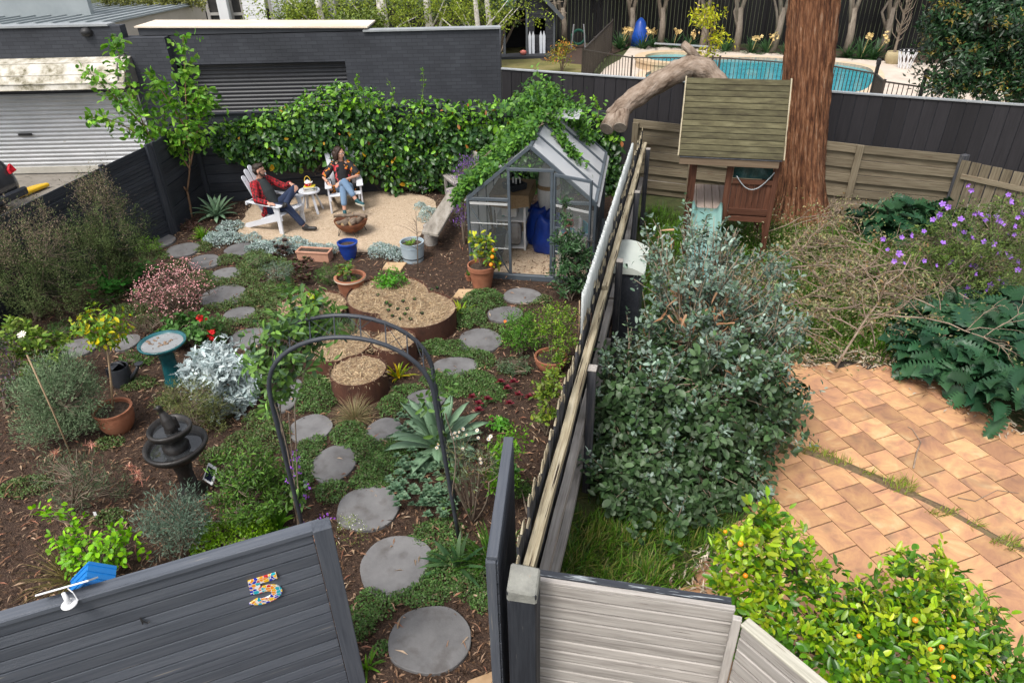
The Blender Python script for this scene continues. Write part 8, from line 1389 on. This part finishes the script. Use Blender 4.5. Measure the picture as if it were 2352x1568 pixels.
rosettes('succulent_mat', 'mat of grey-green fleshy rosettes right of the path under the arch', spread_px(965, 1130, 70, 62, 120, .2) + spread_px(1010, 1170, 40, 35, 30, .15), 14, .06, .032, [(.09, .16, .1), (.13, .21, .13), (.17, .25, .16)]); rosettes('succulent_mat', 'grey-green rosettes tucked left of the big agave', spread_px(945, 985, 40, 45, 60, .15), 14, .055, .03, [(.09, .15, .1), (.13, .2, .13)]); rosettes('aeonium', 'ball of green rosettes in the far left fence corner', spread_px(412, 502, 13, 10, 16, .3), 22, .09, .035, [(.06, .17, .05), (.1, .25, .08)]); rosettes('aeonium', 'small dark purple rosette plant on the gravel edge', spread_px(652, 590, 20, 14, 26, .2), 16, .075, .04, [(.05, .022, .03), (.08, .035, .035), (.06, .06, .03)]); rosettes('aeonium', 'dark purple and green rosettes below the trough', spread_px(765 - 70, 640, 30, 20, 40, .25), 16, .075, .04, [(.06, .025, .03), (.09, .04, .035), (.06, .09, .03)])
for x, y in ((1100, 940), (1120, 930), (1165, 905), (1180, 890), (1190, 920), (1150, 890), (1100, 955), (1085, 925), (1170, 940), (1215, 925)): rosettes('red_succulent', 'small dark red rosette in the bare mulch right of the big agave', [(G(x, y) + (0, 0, .05), 1.)], 14, .075, .038, [(.13, .015, .028), (.19, .03, .045), (.08, .025, .02)])['group'] = 'dark red rosettes in the mulch'
rosettes('fleshy_plant', 'bright green rosette clump near the gate leaf', spread_px(1160, 1120, 25, 20, 30, .2), 18, .07, .03, [(.05, .15, .03), (.08, .2, .05)])
t, C, O = B_('everlasting_daisy', 'tall grey-leaved daisy plant with white papery flowers by the open gate leaf', 'plant', 1085, 1200, [(1070, 1030, 0, 50, 35), (1100, 1060, 0, 60, 55), (1060, 1100, 0, 45, 60), (1130, 1080, 0, 35, 50)], 60, 14, .05, .011, [(.1, .14, .08), (.16, .19, .13), (.13, .13, .05)], spread=.09, stems=14, frac=.9, r0=.006, up=.8)
PAP, YEL = pmat('paper_petal', [(.62, .6, .55), (.74, .72, .68)], scale=9, bump=0), pmat('flower_centre', [(.6, .33, .03), (.7, .42, .05)], scale=9, bump=0)
for (x, y) in ((1037, 997), (1045, 994), (1050, 1001), (1041, 1005), (1055, 992), (1063, 985), (1096, 988), (1072, 998), (1098, 1005), (1122, 1008), (1127, 1002), (1105, 1062), (1103, 1053), (1006, 1020), (1003, 1028), (1063, 1030)):
 q = AY(x, y, t.location[1] - .1); d = V3(rng.normal() * .3, -.6, .8); m_ = MB(); flowers(m_, [q], [d], .016, 9, .3); o = m_.build('flower', PAP, t); MB().ball(q + unit(d) * .004, .006, 6).build('flower_centre', YEL, o);
t, C, O = B_('arch_climber', 'leafy climber with small purple flowers on the left leg of the arch', 'climber', 690, 1225, [(650, 760, .35, 70, 45), (690, 700, .5, 55, 40), (620, 830, .2, 50, 60), (690, 820, .3, 60, 50), (640, 900, .2, 40, 60), (735, 760, .5, 50, 45), (620, 950, .2, 16, 40), (700, 1140, .1, 30, 45)], 150, 9, .085, .032, [(.07, .135, .035), (.11, .2, .05), (.16, .28, .07), (.07, .12, .07)], shape='oval', spread=.09, stems=4, frac=.5, r0=.008, up=.0)
m_ = MB(); P = []
for (x, y) in ((678, 1040), (682, 1050), (685, 1060), (672, 1055), (668, 1075), (664, 1085), (676, 1090), (683, 1085), (690, 1070), (670, 1100), (660, 1105), (700, 1110), (707, 1120), (698, 1135), (705, 1140), (690, 1160), (740, 1185), (748, 1190), (735, 1195), (755, 1180), (762, 1190), (695, 1200), (730, 1210)): P += [AY(x, y, 4.72) + rng.normal(size=3) * .012 for _ in range(3)]
flowers(m_, P, unit(rng.normal(size=(len(P), 3)) + np.array([0, -1, .5])), .011, 5, .3); m_.build('blossom', pmat('violet_petal', [(.22, .05, .42), (.32, .1, .55)], scale=9, bump=0), t)['kind'] = 'stuff'
lb = LB(); C = np.array([AY(x, y, 4.7) for x, y in ((1008, 860), (1012, 900), (975, 920), (1000, 940), (1040, 880), (1005, 1000), (1035, 1150), (1030, 1080), (1060, 1170))]); fill(lb, C, rdir(len(C)), 12, .07, .03, MID + [(.1, .18, .06)], .1, 0); t = thing('arch_vine', ARR, 'thin leafy vine winding up the right leg of the arch', 'climber'); lb.build('foliage', LM, t, 'oval'); MB().tube([ARR + (.03 * math.cos(9 * f), .03 * math.sin(9 * f) , 1.5 * f) for f in np.linspace(0, 1, 30)], .005, 4).build('stem', TWIG, t)
q = G(812, 1235); lb = LB(); cover(lb, [(812, 1232, 38, 30, 1.6), (800, 1205, 25, 20)], 2600, .028, .005, [(.16, .22, .05), (.24, .28, .09)], .12); t = thing('alyssum', q, 'yellow-green alyssum cushion with tiny white flowers at the gate corner', 'plant'); lb.build('foliage', LM, t, 'quad'); lb = LB(); cover(lb, [(812, 1225, 36, 26, 2.)], 420, .013, .012, [(.75, .76, .7)], .13); lb.build('blossom', LMM, t, 'fold', 'stuff')
B_('potted_shrub', 'yellow-green potted shrub in the wide terracotta bowl', 'shrub', 1265, 846, [(1280, 735, 0, 45, 35), (1250, 760, 0, 30, 40), (1295, 780, -.05, 35, 35), (1285, 825, -.1, 30, 25)], 150, 11, .045, .016, [(.07, .15, .02), (.12, .22, .03), (.2, .28, .05)], spread=.08, stems=6, up=.6, base=np.array(POT_RIGHT[0]) + (0, 0, .15))
t, C, O = B_('leafy_clump', 'fresh green feathery clump with one orange flower beside the stepping stones', 'plant', 1198, 815, [(1200, 755, 0, 45, 45), (1180, 785, 0, 32, 30), (1225, 785, 0, 30, 30)], 170, 14, .05, .011, [(.05, .13, .018), (.08, .19, .028), (.11, .23, .04)], spread=.08, stems=4, up=.7); q = AY(1160, 738, t.location[1] - .15); m_ = MB(); flowers(m_, [q], [(0, -.6, .8)], .025, 6, .2); m_.build('flower', pmat('orange_petal', [(.75, .12, .01), (.8, .2, .02)], scale=8, bump=0), t)
B_('bay_tree', 'slim dark green bay tree growing in front of the open greenhouse door', 'tree', 1312, 690, [(1310, 620, 0, 42, 50), (1305, 570, 0, 35, 40), (1315, 660, 0, 40, 30), (1300, 515, 0, 14, 30), (1298, 470, 0, 9, 25), (1335, 590, 0, 25, 25)], 200, 12, .062, .022, [(.022, .055, .022), (.035, .08, .03), (.055, .11, .045)], lm=LMG, shape='oval', spread=.085, stems=5, up=.7, foliage='crown', stemname='trunk')
B_('climber', 'straggly yellow-green climber on the left face of the dividing fence', 'climber', 1255, 1000, [(1262, 905, 0, 30, 45), (1255, 960, 0, 28, 40), (1240, 900, -.1, 20, 20), (1280, 860, .1, 20, 25)], 60, 8, .055, .028, [(.09, .16, .03), (.15, .22, .04), (.22, .27, .05)], shape='oval', spread=.07, stems=5)
B_('leafy_bush', 'bright green bush squeezed beside the open gate leaf', 'bush', 1160, 1190, [(1160, 1050, 0, 28, 45), (1150, 1110, 0, 30, 45), (1180, 1010, .2, 20, 25)], 90, 14, .045, .018, [(.07, .17, .018), (.1, .23, .025), (.14, .29, .035)], spread=.08, stems=4, up=.6)
B_('herb_mound', 'grey-green herb mound in the bare mulch near the wide terracotta bowl', 'plant', 1205, 855, [(1190, 855, 0, 35, 22), (1160, 840, 0, 22, 16)], 70, 12, .03, .012, [(.07, .11, .06), (.1, .15, .08)], spread=.05, stems=3); B_('leafy_sprout', 'single lettuce-like green seedling in the bare mulch', 'plant', 1146, 985, [(1146, 972, 0, 20, 12)], 16, 7, .06, .04, [(.07, .2, .03), (.1, .27, .04)], shape='lobed', spread=.04, stems=2)
t, C, O = B_('lemon_tree', 'small orange tree with ripe fruit in the large terracotta pot', 'tree', 1108, 660, [(1100, 560, 0, 26, 20), (1120, 580, 0, 24, 18), (1085, 580, 0, 18, 16), (1130, 600, -.05, 20, 16)], 44, 6, .075, .036, [(.06, .13, .03), (.1, .18, .04), (.35, .36, .04)], shape='oval', spread=.07, stems=5, r0=.008, base=np.array(POT_LEMON[0]) + (0, 0, .35), foliage='crown', stemname='trunk')
for (x, y) in ((1134, 575), (1131, 590), (1128, 608)): MB().ball(AY(x, y, t.location[1] - .14), .032, 14).build('fruit', MATS['orange_fruit'], t, smooth=True)
t, C, O = B_('lavender', 'tall purple-flowered lavender against the left side of the greenhouse', 'shrub', 1066, 560, [(1075, 400, .2, 32, 35), (1065, 450, .1, 28, 45), (1062, 500, 0, 24, 40), (1080, 380, .3, 25, 20)], 150, 16, .04, .008, [(.08, .1, .06), (.12, .14, .09), (.14, .08, .2)], shape='quad', lm=LMM, spread=.1, stems=8, up=.9, tw=1.5); P = np.repeat(C[O[:, 1] < .3], 4, 0); P = P + rng.normal(size=P.shape) * .05; n = len(P); lb = LB(); lb.add(P, rdir(n) * .4 + np.array([0, 0, 1.]), rdir(n), .045, .016, palette(n, [(.2, .1, .36), (.28, .16, .46), (.15, .07, .28)])); lb.build('blossom', LMM, t, 'fold', 'stuff')
rosettes('silver_plant', 'white felted rosettes under the climber beside the weathered seat', spread_px(965, 438, 40, 12, 40, .3), 10, .1, .045, [(.42, .42, .46), (.55, .55, .58), (.2, .24, .2)])
for lab, bx, by, lo, n, cols, L, W in (('grey-green santolina mound in the middle bed', 640, 655, [(640, 628, 0, 35, 26)], 90, GREYG, .035, .006), ('feathery green mound in the middle bed beside the chard', 765, 655, [(760, 635, 0, 32, 26), (745, 660, 0, 24, 20)], 120, [(.06, .13, .03), (.09, .17, .045)], .04, .006), ('small rounded green herb left of the rear rusty planter', 680, 700, [(678, 680, 0, 26, 20)], 60, MID, .03, .012), ('low green plant among the silver cover left of the trough', 590, 620, [(590, 600, 0, 30, 16)], 50, [(.08, .14, .05), (.14, .2, .09)], .03, .01), ('rounded dark green herb at the left of the watering can', 140, 775, [(140, 765, 0, 34, 20)], 90, [(.03, .09, .018), (.05, .13, .025)], .03, .006), ('low brownish plant behind the bird bath', 345, 760, [(345, 745, 0, 45, 20)], 70, [(.07, .05, .035), (.06, .08, .035), (.1, .06, .045)], .028, .012), ('bright green tuft beside the slatted fence foot', 345, 585, [(340, 568, 0, 30, 22)], 80, BRIGHT, .03, .012), ('dark reddish ground plant near the fence corner tree', 445, 525, [(440, 520, 0, 22, 9)], 40, [(.05, .025, .02), (.08, .04, .03)], .03, .015), ('low mid-green plant by the small terracotta pot', 1215, 1180, [(1200, 1130, .2, 20, 20)], 30, MID, .04, .015), ('low green weed patch under the pink spidery shrub', 250, 690, [(250, 690, 0, 50, 14)], 60, MID, .03, .013), ('leafy green groundcover behind the teal bird bath stem', 330, 830, [(340, 825, 0, 30, 14), (305, 845, 0, 25, 12)], 50, MID, .03, .016), ('sparse grey plant under the rear climber', 850, 420, [(850, 425, 0, 30, 8), (900, 430, 0, 30, 8), (620, 470, 0, 25, 12)], 50, GREYG, .05, .02)):
 B_('low_plant', lab, 'plant', bx, by, lo, n, 14, L, W, cols, spread=.06, stems=3, up=.6)
q = G(900, 655, .28); t, C, O = B_('celery', 'bushy bright green celery in the largest rusty planter', 'vegetable', 900, 665, [(898, 640, 0, 30, 18), (880, 655, 0, 20, 14), (918, 655, 0, 20, 14)], 60, 10, .04, .034, [(.05, .17, .02), (.08, .24, .03), (.12, .3, .045)], shape='lobed', spread=.06, stems=10, up=.4, base=q); strappy('chives', 'grey-green chives in the paired rusty planter behind the arch top', 770, 745, 110, .28, .006, [(.06, .11, .05), (.1, .15, .08)], .7, 0., 'vegetable', .12, base=G(775, 770, .28)); strappy('chives', 'second tuft of chives further back in the paired planter', 740, 740, 70, .24, .006, [(.06, .11, .05), (.1, .15, .08)], .7, 0., 'vegetable', .1, base=G(810, 762, .28))
for x, y, lab in ((735, 705, 'yellow-stemmed chard in the rear rusty planter'), (712, 720, 'dark leaved chard at the left of the rear rusty planter')): q = G(x, y, .25); lb = LB(); tuft(lb, q, 14, .27, .09, [(.07, .17, .025), (.16, .26, .03), (.3, .34, .03), (.05, .1, .05)], .9, .03, .1); t = thing('chard', q, lab, 'vegetable'); lb.build('leaves', LMG, t, 'oval'); m_ = MB(); [m_.tube([q, q + (rng.normal() * .04, rng.normal() * .04, .14)], .008, 5) for _ in range(6)]; m_.build('stalks', YEL, t)
t, C, O = B_('pot_plant', 'leafy stems rising from the tall terracotta pot', 'plant', 812, 688, [(800, 625, 0, 22, 20), (812, 650, 0, 15, 14)], 24, 7, .06, .035, [(.1, .2, .03), (.15, .1, .04), (.08, .15, .04)], spread=.06, stems=4, base=np.array(POT_TALL[0]) + (0, 0, .36), shape='oval'); strappy('pot_plant', 'small leafy seedlings in the pale blue tub', 945, 555, 22, .09, .03, [(.1, .2, .03), (.15, .26, .05)], 1.2, .1, 'plant', .1, base=np.array(POT_TUB[0]) + (0, 0, .29)); strappy('pot_plant', 'tiny green plant in the tiny terracotta pot', 1079, 640, 20, .08, .02, [(.08, .16, .03)], 1., .1, base=np.array(POT_SMALL[0]) + (0, 0, .09))
b = G(960, 628); t = thing('bare_sapling', b, 'thin leafless sapling standing in front of the pale blue tub', 'sapling'); mb = MB(); tp = AY(955, 485, b[1]); mb.tube([b, (b + tp) / 2 + (.01, 0, 0), tp], (.012, .009, .004), 7)
for k in range(16): f = rng.uniform(.35, .95); p = b + (tp - b) * f; a = rng.random() * 6.28; L = rng.uniform(.12, .32); mb.tube([p, p + (L * .5 * math.cos(a), L * .5 * math.sin(a), L * .4), p + (L * math.cos(a), L * math.sin(a), L * .6)], (.004, .003, .0015), 4)
mb.build('stems', TWIG, t, smooth=True)
# leaf litter
def litter(name, lab, poly, n, L, W, cols, z=.004, mask=None, zr=.02, cat='leaf litter'):
 p = np.array([q[:2] for q in poly]); P = np.c_[rng.uniform(p[:, 0].min(), p[:, 0].max(), n * 3), rng.uniform(p[:, 1].min(), p[:, 1].max(), n * 3)]; w_ = 1 / (1 + (P[:, 1] / 5.) ** 1.6); P = P[(rng.random(len(P)) < w_ * 1.6) & inpoly(P, p)][:n]
 P = np.c_[P, z + zr * rng.random(len(P))]
 if mask is not None: P = P[mask(P)]
 n = len(P); lb = LB(); lb.add(P, rdir(n) * (1, 1, .22), rdir(n) * .35 + np.array([0, 0, 1]), L * rng.uniform(.4, 1.35, n), W * rng.uniform(.5, 1.3, n), palette(n, cols)); return tag(lb.build(name, LMM, None, 'fold', 'stuff'), lab, cat)
litter('bark_chips', 'brown bark chips and fallen gum leaves strewn over the left garden mulch', LEFT_BED, 30000, .06, .018, [(.1, .06, .038), (.18, .112, .074), (.045, .027, .018), (.28, .195, .14), (.025, .015, .01)], mask=lambda P: notstone(P) & ~inpoly(P, PATIO), zr=.03)
litter('gum_leaves', 'long pale fallen gum leaves scattered on the mulch', LEFT_BED, 6500, .1, .018, [(.36, .22, .15), (.3, .22, .15), (.42, .33, .25), (.28, .14, .1), (.2, .13, .09)], z=.02, mask=lambda P: (~inpoly(P, PATIO)) & (notstone(P) | (rng.random(len(P)) < .4)))
_p = np.array(PATIO); _q = np.concatenate([_p + rng.normal(size=_p.shape) * .09 for _ in range(28)] + [_p.mean(0) + rng.normal(size=(900, 2)) * (1.1, .5)]); _n = len(_q); lb = LB(); lb.add(np.c_[_q, np.full(_n, .016)], rdir(_n) * (1, 1, .3), rdir(_n) * .4 + np.array([0, 0, 1]), rng.uniform(.012, .035, _n), rng.uniform(.01, .025, _n), palette(_n, [(.5, .39, .28), (.34, .25, .17), (.58, .49, .38), (.16, .11, .07)])); tag(lb.build('loose_gravel', LMM, None, 'fold', 'stuff'), 'loose gravel stones spilling over the edge of the patio', 'gravel')
lb = LB(); pts = np.array([G(x, y) for x, y in ((1850, 838), (1900, 828), (1950, 826), (2000, 840), (2060, 852), (2110, 872), (2160, 895), (2220, 930), (2270, 955), (2330, 990), (1830, 845), (1960, 815), (2020, 825), (1690, 1250), (1640, 1320), (1600, 1360), (1620, 1290))]); n = 900; P = pts[rng.integers(0, len(pts), n)] + rng.normal(size=(n, 3)) * (.16, .07, 0) + np.array([0, 0, .03]) + np.c_[np.zeros((n, 2)), rng.random(n) * .05]; lb.add(P, rdir(n) * (1, 1, .4), rdir(n) * .6 + np.array([0, 0, 1]), rng.uniform(.04, .12, n), rng.uniform(.01, .026, n), palette(n, [(.44, .38, .3), (.3, .2, .13), (.2, .12, .08), (.5, .46, .38)])); tag(lb.build('dry_leaves', LMM, None, 'fold', 'stuff'), 'drift of pale dry leaves along the edge of the terracotta paving', 'leaf litter')
for pts_, lab, r in (([(2098, 1075), (2105, 1040), (2115, 1015), (2095, 985), (2085, 980)], 'forked dry twig lying in the middle of the paving', .009), ([(2200, 1142), (2240, 1150), (2290, 1125), (2340, 1132)], 'thin curved dry twig on the paving at the right', .005), ([(2010, 1330 - 20), (2020, 1325), (2032, 1340)], 'short dry twig on the paving above the citrus bush', .006)):
 o = MB().tube([G(x, y, .032) for x, y in pts_], np.linspace(r, r * .5, len(pts_)), 6).build('twig', MATS['dead_branch'], smooth=True); tag(o, lab, 'twig', 'twigs on the paving')
# trees and plants beyond the boundary fences
GREYB = pmat('pale_grey_trunk', [(.13, .1, .075), (.22, .18, .14), (.3, .25, .2)], scale=3, stretch=(1.5, 5, 5), bump=.4); BIRCH = pmat('birch_bark', [(.25, .22, .18), (.5, .47, .42), (.62, .6, .56)], scale=3, stretch=(3, 2, 2), bump=.2, speck=((.06, .05, .04), 5, .68))
for k, (bx, by, tx, fx, lab) in enumerate(((1296, 98, 1292, 10, 'slim tree right of the dark playhouse'), (1370, 97, 1375, 12, 'forked slim tree where the bronze fence meets the dark palings'), (1449, 108, 1452, 14, 'slim tree left of the blue bundle'), (1516, 110, 1522, 14, 'slim tree right of the blue bundle, behind the spa'), (1612, 118, 1622, 10, 'slim tree behind the small yellow-green tree'), (1690, 122, 1700, 22, 'leaning forked tree behind the lopped limb'), (1772, 125, 1800, 25, 'slim tree immediately left of the big red trunk'), (1942, 131, 1962, 20, 'forked slim tree just right of the big red trunk'), (2022, 128, 2050, 24, 'slim tree beside the sandy planter bowl'))):
 b = G(bx, by); t = thing('slim_tree', b, lab, 'tree', 'row of slim trees along the dark far fence'); mb = MB(); Y = b[1]; e = AY(tx, 18, Y); hgt = 4.2; r = .16; mb.tube([b, b * .5 + e * .5 + (.05, 0, 0), e], (r, r * .8, r * .75), 10)
 for s, dx in ((-1, .9), (1, .7)): mb.tube([e - (0, 0, .5), e + (s * dx * .25, 0, .5), e + (s * dx * .6, .1, 1.9)], (r * .55, r * .5, r * .25), 8)
 mb.tube([(b + e) / 2, (b + e) / 2 + (-.35 + .1 * (k % 4), 0, .7), (b + e) / 2 + (-.6 + .35 * (k % 3), 0, 1.8)], (r * .4, r * .3, r * .2), 7); mb.build('trunk', GREYB, t, smooth=True)
 lb = LB(); C, O = clumps([(e[0] + rng.normal() * .2, e[1] - .2, e[2] + 1.0 + .2 * rng.random(), 1.35, 1.2, .95), (e[0] + .5, e[1] - .3, e[2] + .9, .9, .9, .7)], 120, .4); fill(lb, C, unit(O + np.array([0, 0, -.6])), 12, .13, .07, [(.13, .15, .03), (.2, .2, .05), (.36, .2, .12), (.4, .24, .16), (.09, .12, .03)], .2, -.2, tw=.5, flat=.7); lb.build('crown', LM, t, 'fold')
b = G(1640, 140); b = V3(4.9, 22.4, 0); t = thing('yellow_tree', b, 'small airy yellow-green tree in front of the pool', 'tree'); lo = lobes_px(b[1], [(1625, 40, 0, 45, 28), (1600, 35, 0, 22, 14), (1640, 95, 0, 28, 25), (1655, 100, 0, 28, 16), (1622, 60, 0, 30, 25), (1630, 125, 0, 22, 22)]); C, O = clumps(lo, 80, .2); lb = LB(); fill(lb, C, rdir(len(C)), 8, .12, .055, [(.24, .28, .03), (.34, .36, .05), (.45, .4, .06)], .14, 0); lb.build('crown', LM, t, 'fold'); mb = MB(); mb.tube([b, AY(1632, 120, b[1]), AY(1625, 60, b[1]), AY(1618, 10, b[1])], (.05, .04, .03, .01), 7); twigs(mb, AY(1630, 110, b[1]), C, 6, .02, .008, .4); mb.build('trunk', TWIG, t)
for k, (x, y, s, f) in enumerate(((1425, 112, 1., 2), (1475, 115, 1., 1), (1495, 105, .8, 1), (1500, 112, .7, 0), (1545, 112, 1., 1), (1580, 115, .9, 1), (1665, 122, .9, 0), (1725, 125, .9, 1), (1760, 125, 1., 1), (1805, 130, .8, 1), (1945, 133, .8, 0), (1975, 137, 1.2, 1), (2005, 137, 1.1, 1))):
 q = G(x, y); lb = LB(); tuft(lb, q, 60, .75 * s, .06, [(.02, .05, .02), (.035, .085, .03), (.05, .11, .04)], 1.15, .1, .3); t = thing('clivia', q, 'dark strappy plant with pale yellow blooms in the bed beside the pool' if f else 'dark strappy plant without blooms in the bed beside the pool', 'plant', 'blooming strappy plants by the pool' if f else 'strappy plants without blooms by the pool'); lb.build('leaves', LM, t, 'blade')
 for j in range(f): m_ = MB(); p = q + (.12 + .2 * rng.normal() * .4 + .3 * j * .5, -.25, .72 * s + .3 * j * .3); m_.tube([q, p], .015, 5); flowers(m_, p + rng.normal(size=(10, 3)) * .07, unit(rng.normal(size=(10, 3)) + np.array([0, -.4, .6])), .075, 5, .5); m_.build('flower_head', pmat('pale_yellow_petal', [(.6, .42, .16), (.68, .53, .26)], scale=4, bump=0), t)
def bigbush():
 b = V3(11.9, 15.6, 0); t = thing('evergreen_tree', b, 'massive dark evergreen with bronze tips at the top right behind the black fence', 'tree'); lo = lobes_px(b[1], [(2260, 60, 0, 120, 80), (2230, 150, -.2, 105, 80), (2330, 120, 0, 110, 110), (2180, 90, .2, 60, 60), (2300, 200, -.3, 110, 55), (2200, 205, -.2, 80, 45), (2370, 30, .3, 110, 70), (2400, 180, 0, 100, 80), (2250, -20, .3, 110, 50)]); C, O = clumps(lo, 1500, .6); k = C[:, 1] > PFY(C[:, 0]) - .1; C, O = C[k], O[k]; lb = LB(); new = rng.random(len(C)) < .2; fill(lb, C[~new], unit(O[~new] + np.array([0, 0, -.2])), 17, .12, .05, [(.01, .028, .011), (.016, .044, .016), (.026, .062, .022)], .2, .1, tw=.7, flat=.8, cl=.25); fill(lb, C[new] + O[new] * .08, unit(O[new]), 13, .08, .03, [(.15, .11, .03), (.2, .16, .035), (.11, .1, .03)], .17, .1, tw=.7); lb.build('crown', LMG, t, 'fold'); mb = MB(); twigs(mb, b, C, 8, .12, .012, .15); mb.build('trunk', BARK, t)
PFY = lambda x: 16.3 + (x + .1) * (10.65 - 16.3) / 15.6
bigbush()
for k, (bx, tx, w_, lab) in enumerate(((885, 872, 1.5, 'thick pale birch rising behind the brick garage roof edge'), (988, 975, 1.1, 'pale birch in the middle of the birch group'), (1098, 1085, .7, 'thin pale birch, left of the pair by the dark playhouse'), (1118, 1112, .8, 'pale birch nearest the dark playhouse'), (728, 722, .9, 'pale birch in front of the white house'))):
 Y = 24. + .8 * (k % 2); b = AY(bx, 82, Y) * (1, 1, 0); t = thing('birch_tree', b, lab, 'tree', 'birches behind the brick garage'); e = AY(tx, -20, Y); mb = MB(); mb.tube([b, (b + e) / 2 + (.05 * k, 0, .0), e + (0, 0, .8)], (.15 * w_, .125 * w_, .08 * w_), 10); m = (b + e) / 2
 for s in range(5): z_ = rng.uniform(-.9, .7); u_ = rng.choice((-1, 1)) * rng.uniform(.5, 1.3); mb.tube([m + (0, 0, z_), m + (u_ * .5, -.1, z_ + .5), m + (u_, -.2, z_ + rng.uniform(.7, 1.6))], (.035, .025, .01), 6)
 mb.build('trunk', BIRCH, t, smooth=True); lb = LB(); C, O = clumps([(m[0] - .6, m[1] - .3, m[2] + .9, 1.7, .9, 1.1), (m[0] + .8, m[1] - .2, m[2] + .6, 1.6, .9, 1.1), (m[0], m[1], m[2] + 1.6, 1.6, 1, .8)], 170 if k not in (2, 3) else 90, .1); fill(lb, C, unit(O + np.array([0, 0, -1.])), 12, .085, .045, [(.15, .2, .03), (.2, .26, .045), (.26, .3, .06)], .22, -.8, tw=1.2); lb.build('crown', LM, t, 'fold')
for lab, px, py, rx, ry, Y in (('dark green hedge mass behind the birches', 930, 30, 190, 45, 27.5), ('dark shrub between the birches and the playhouse', 1130, 40, 60, 45, 28.5), ('mid green shrub behind the flat garage roof', 700, 35, 60, 25, 25.5), ('yellow-green bush on the white house side', 830, 60, 60, 22, 23.)):
 c = AY(px, py, Y); k = mpp(c); lo = [(c[0], c[1], max(.3, c[2]), rx * k, .9, ry * k)]; C, O = clumps(lo, 260, .4); lb = LB(); fill(lb, C, O, 12, .1, .055, [(.03, .055, .018), (.05, .08, .025), (.1, .13, .035)] if 'dark' in lab else [(.09, .13, .03), (.15, .19, .045)], .2, .1); t = thing('hedge_shrub', (c[0], c[1], 0), lab, 'shrub'); lb.build('foliage', LM, t, 'fold'); mb = MB(); twigs(mb, V3(c[0], c[1], 0), C, 6, .05, .01, .2); mb.build('stem', BARK, t)
q = V3(-8.6, 17.4, 2.2); lb = LB(); C = np.array([AY(x, y, 24.) for x, y in zip(rng.uniform(230, 470, 160), rng.uniform(-6, 10, 160))]); fill(lb, C, rdir(160), 12, .1, .05, [(.16, .17, .05), (.22, .22, .08), (.12, .13, .04)], .2, 0); t = thing('roof_creeper', C.mean(0) * (1, 1, 0), 'olive creeper along the far edge of the grey metal roof', 'climber'); lb.build('foliage', LM, t, 'fold')
t, C, O = shrub('fruit_bush', 'sparse flowering bush on the neighbour lawn beside the pool fence', 'shrub', 1300, 160, [(1285, 135, 0, 28, 25), (1300, 112, 0, 18, 22)], 60, 9, .09, .04, [(.14, .2, .03), (.24, .26, .05), (.45, .2, .06)], spread=.14, stems=5, r0=.03, base=G(1290, 165))
lb = LB()
for (x, y) in ((1245, 118), (1235, 95), (1210, 20)): pass
c = AY(1235, 12, 31.); C = c + rng.normal(size=(60, 3)) * (.5, .3, .3); mb = MB(); [mb.tube([c + (.3, .2, -.4), (c + q_) / 2, q_], .015, 4, caps=False) for q_ in C]; t = thing('bare_tree', c * (1, 1, 0), 'leafless twiggy tree arching over the dark playhouse roof', 'tree'); mb.tube([c * (1, 1, 0) + (-1.6, 0, 0), c + (-.9, .1, -.6), c + (.3, .2, -.4)], (.07, .05, .03), 6); mb.build('branches', TWIG, t)
mb = MB(); q = AY(2010, 12, 37.); mb.slab([(q[0] - 3.2, 37, 1.6), (q[0] + 4., 37, 1.2), (q[0] + 3, 40, 3.), (q[0] - 2, 40, 3.)], (0, -.5, 1), .1); tag(mb.build('far_roof', pmat('pale_green_roof', [(.36, .44, .4), (.48, .55, .5)], scale=1, bump=0)), 'pale green roof glimpsed above the dark far fence at the right', 'roof')
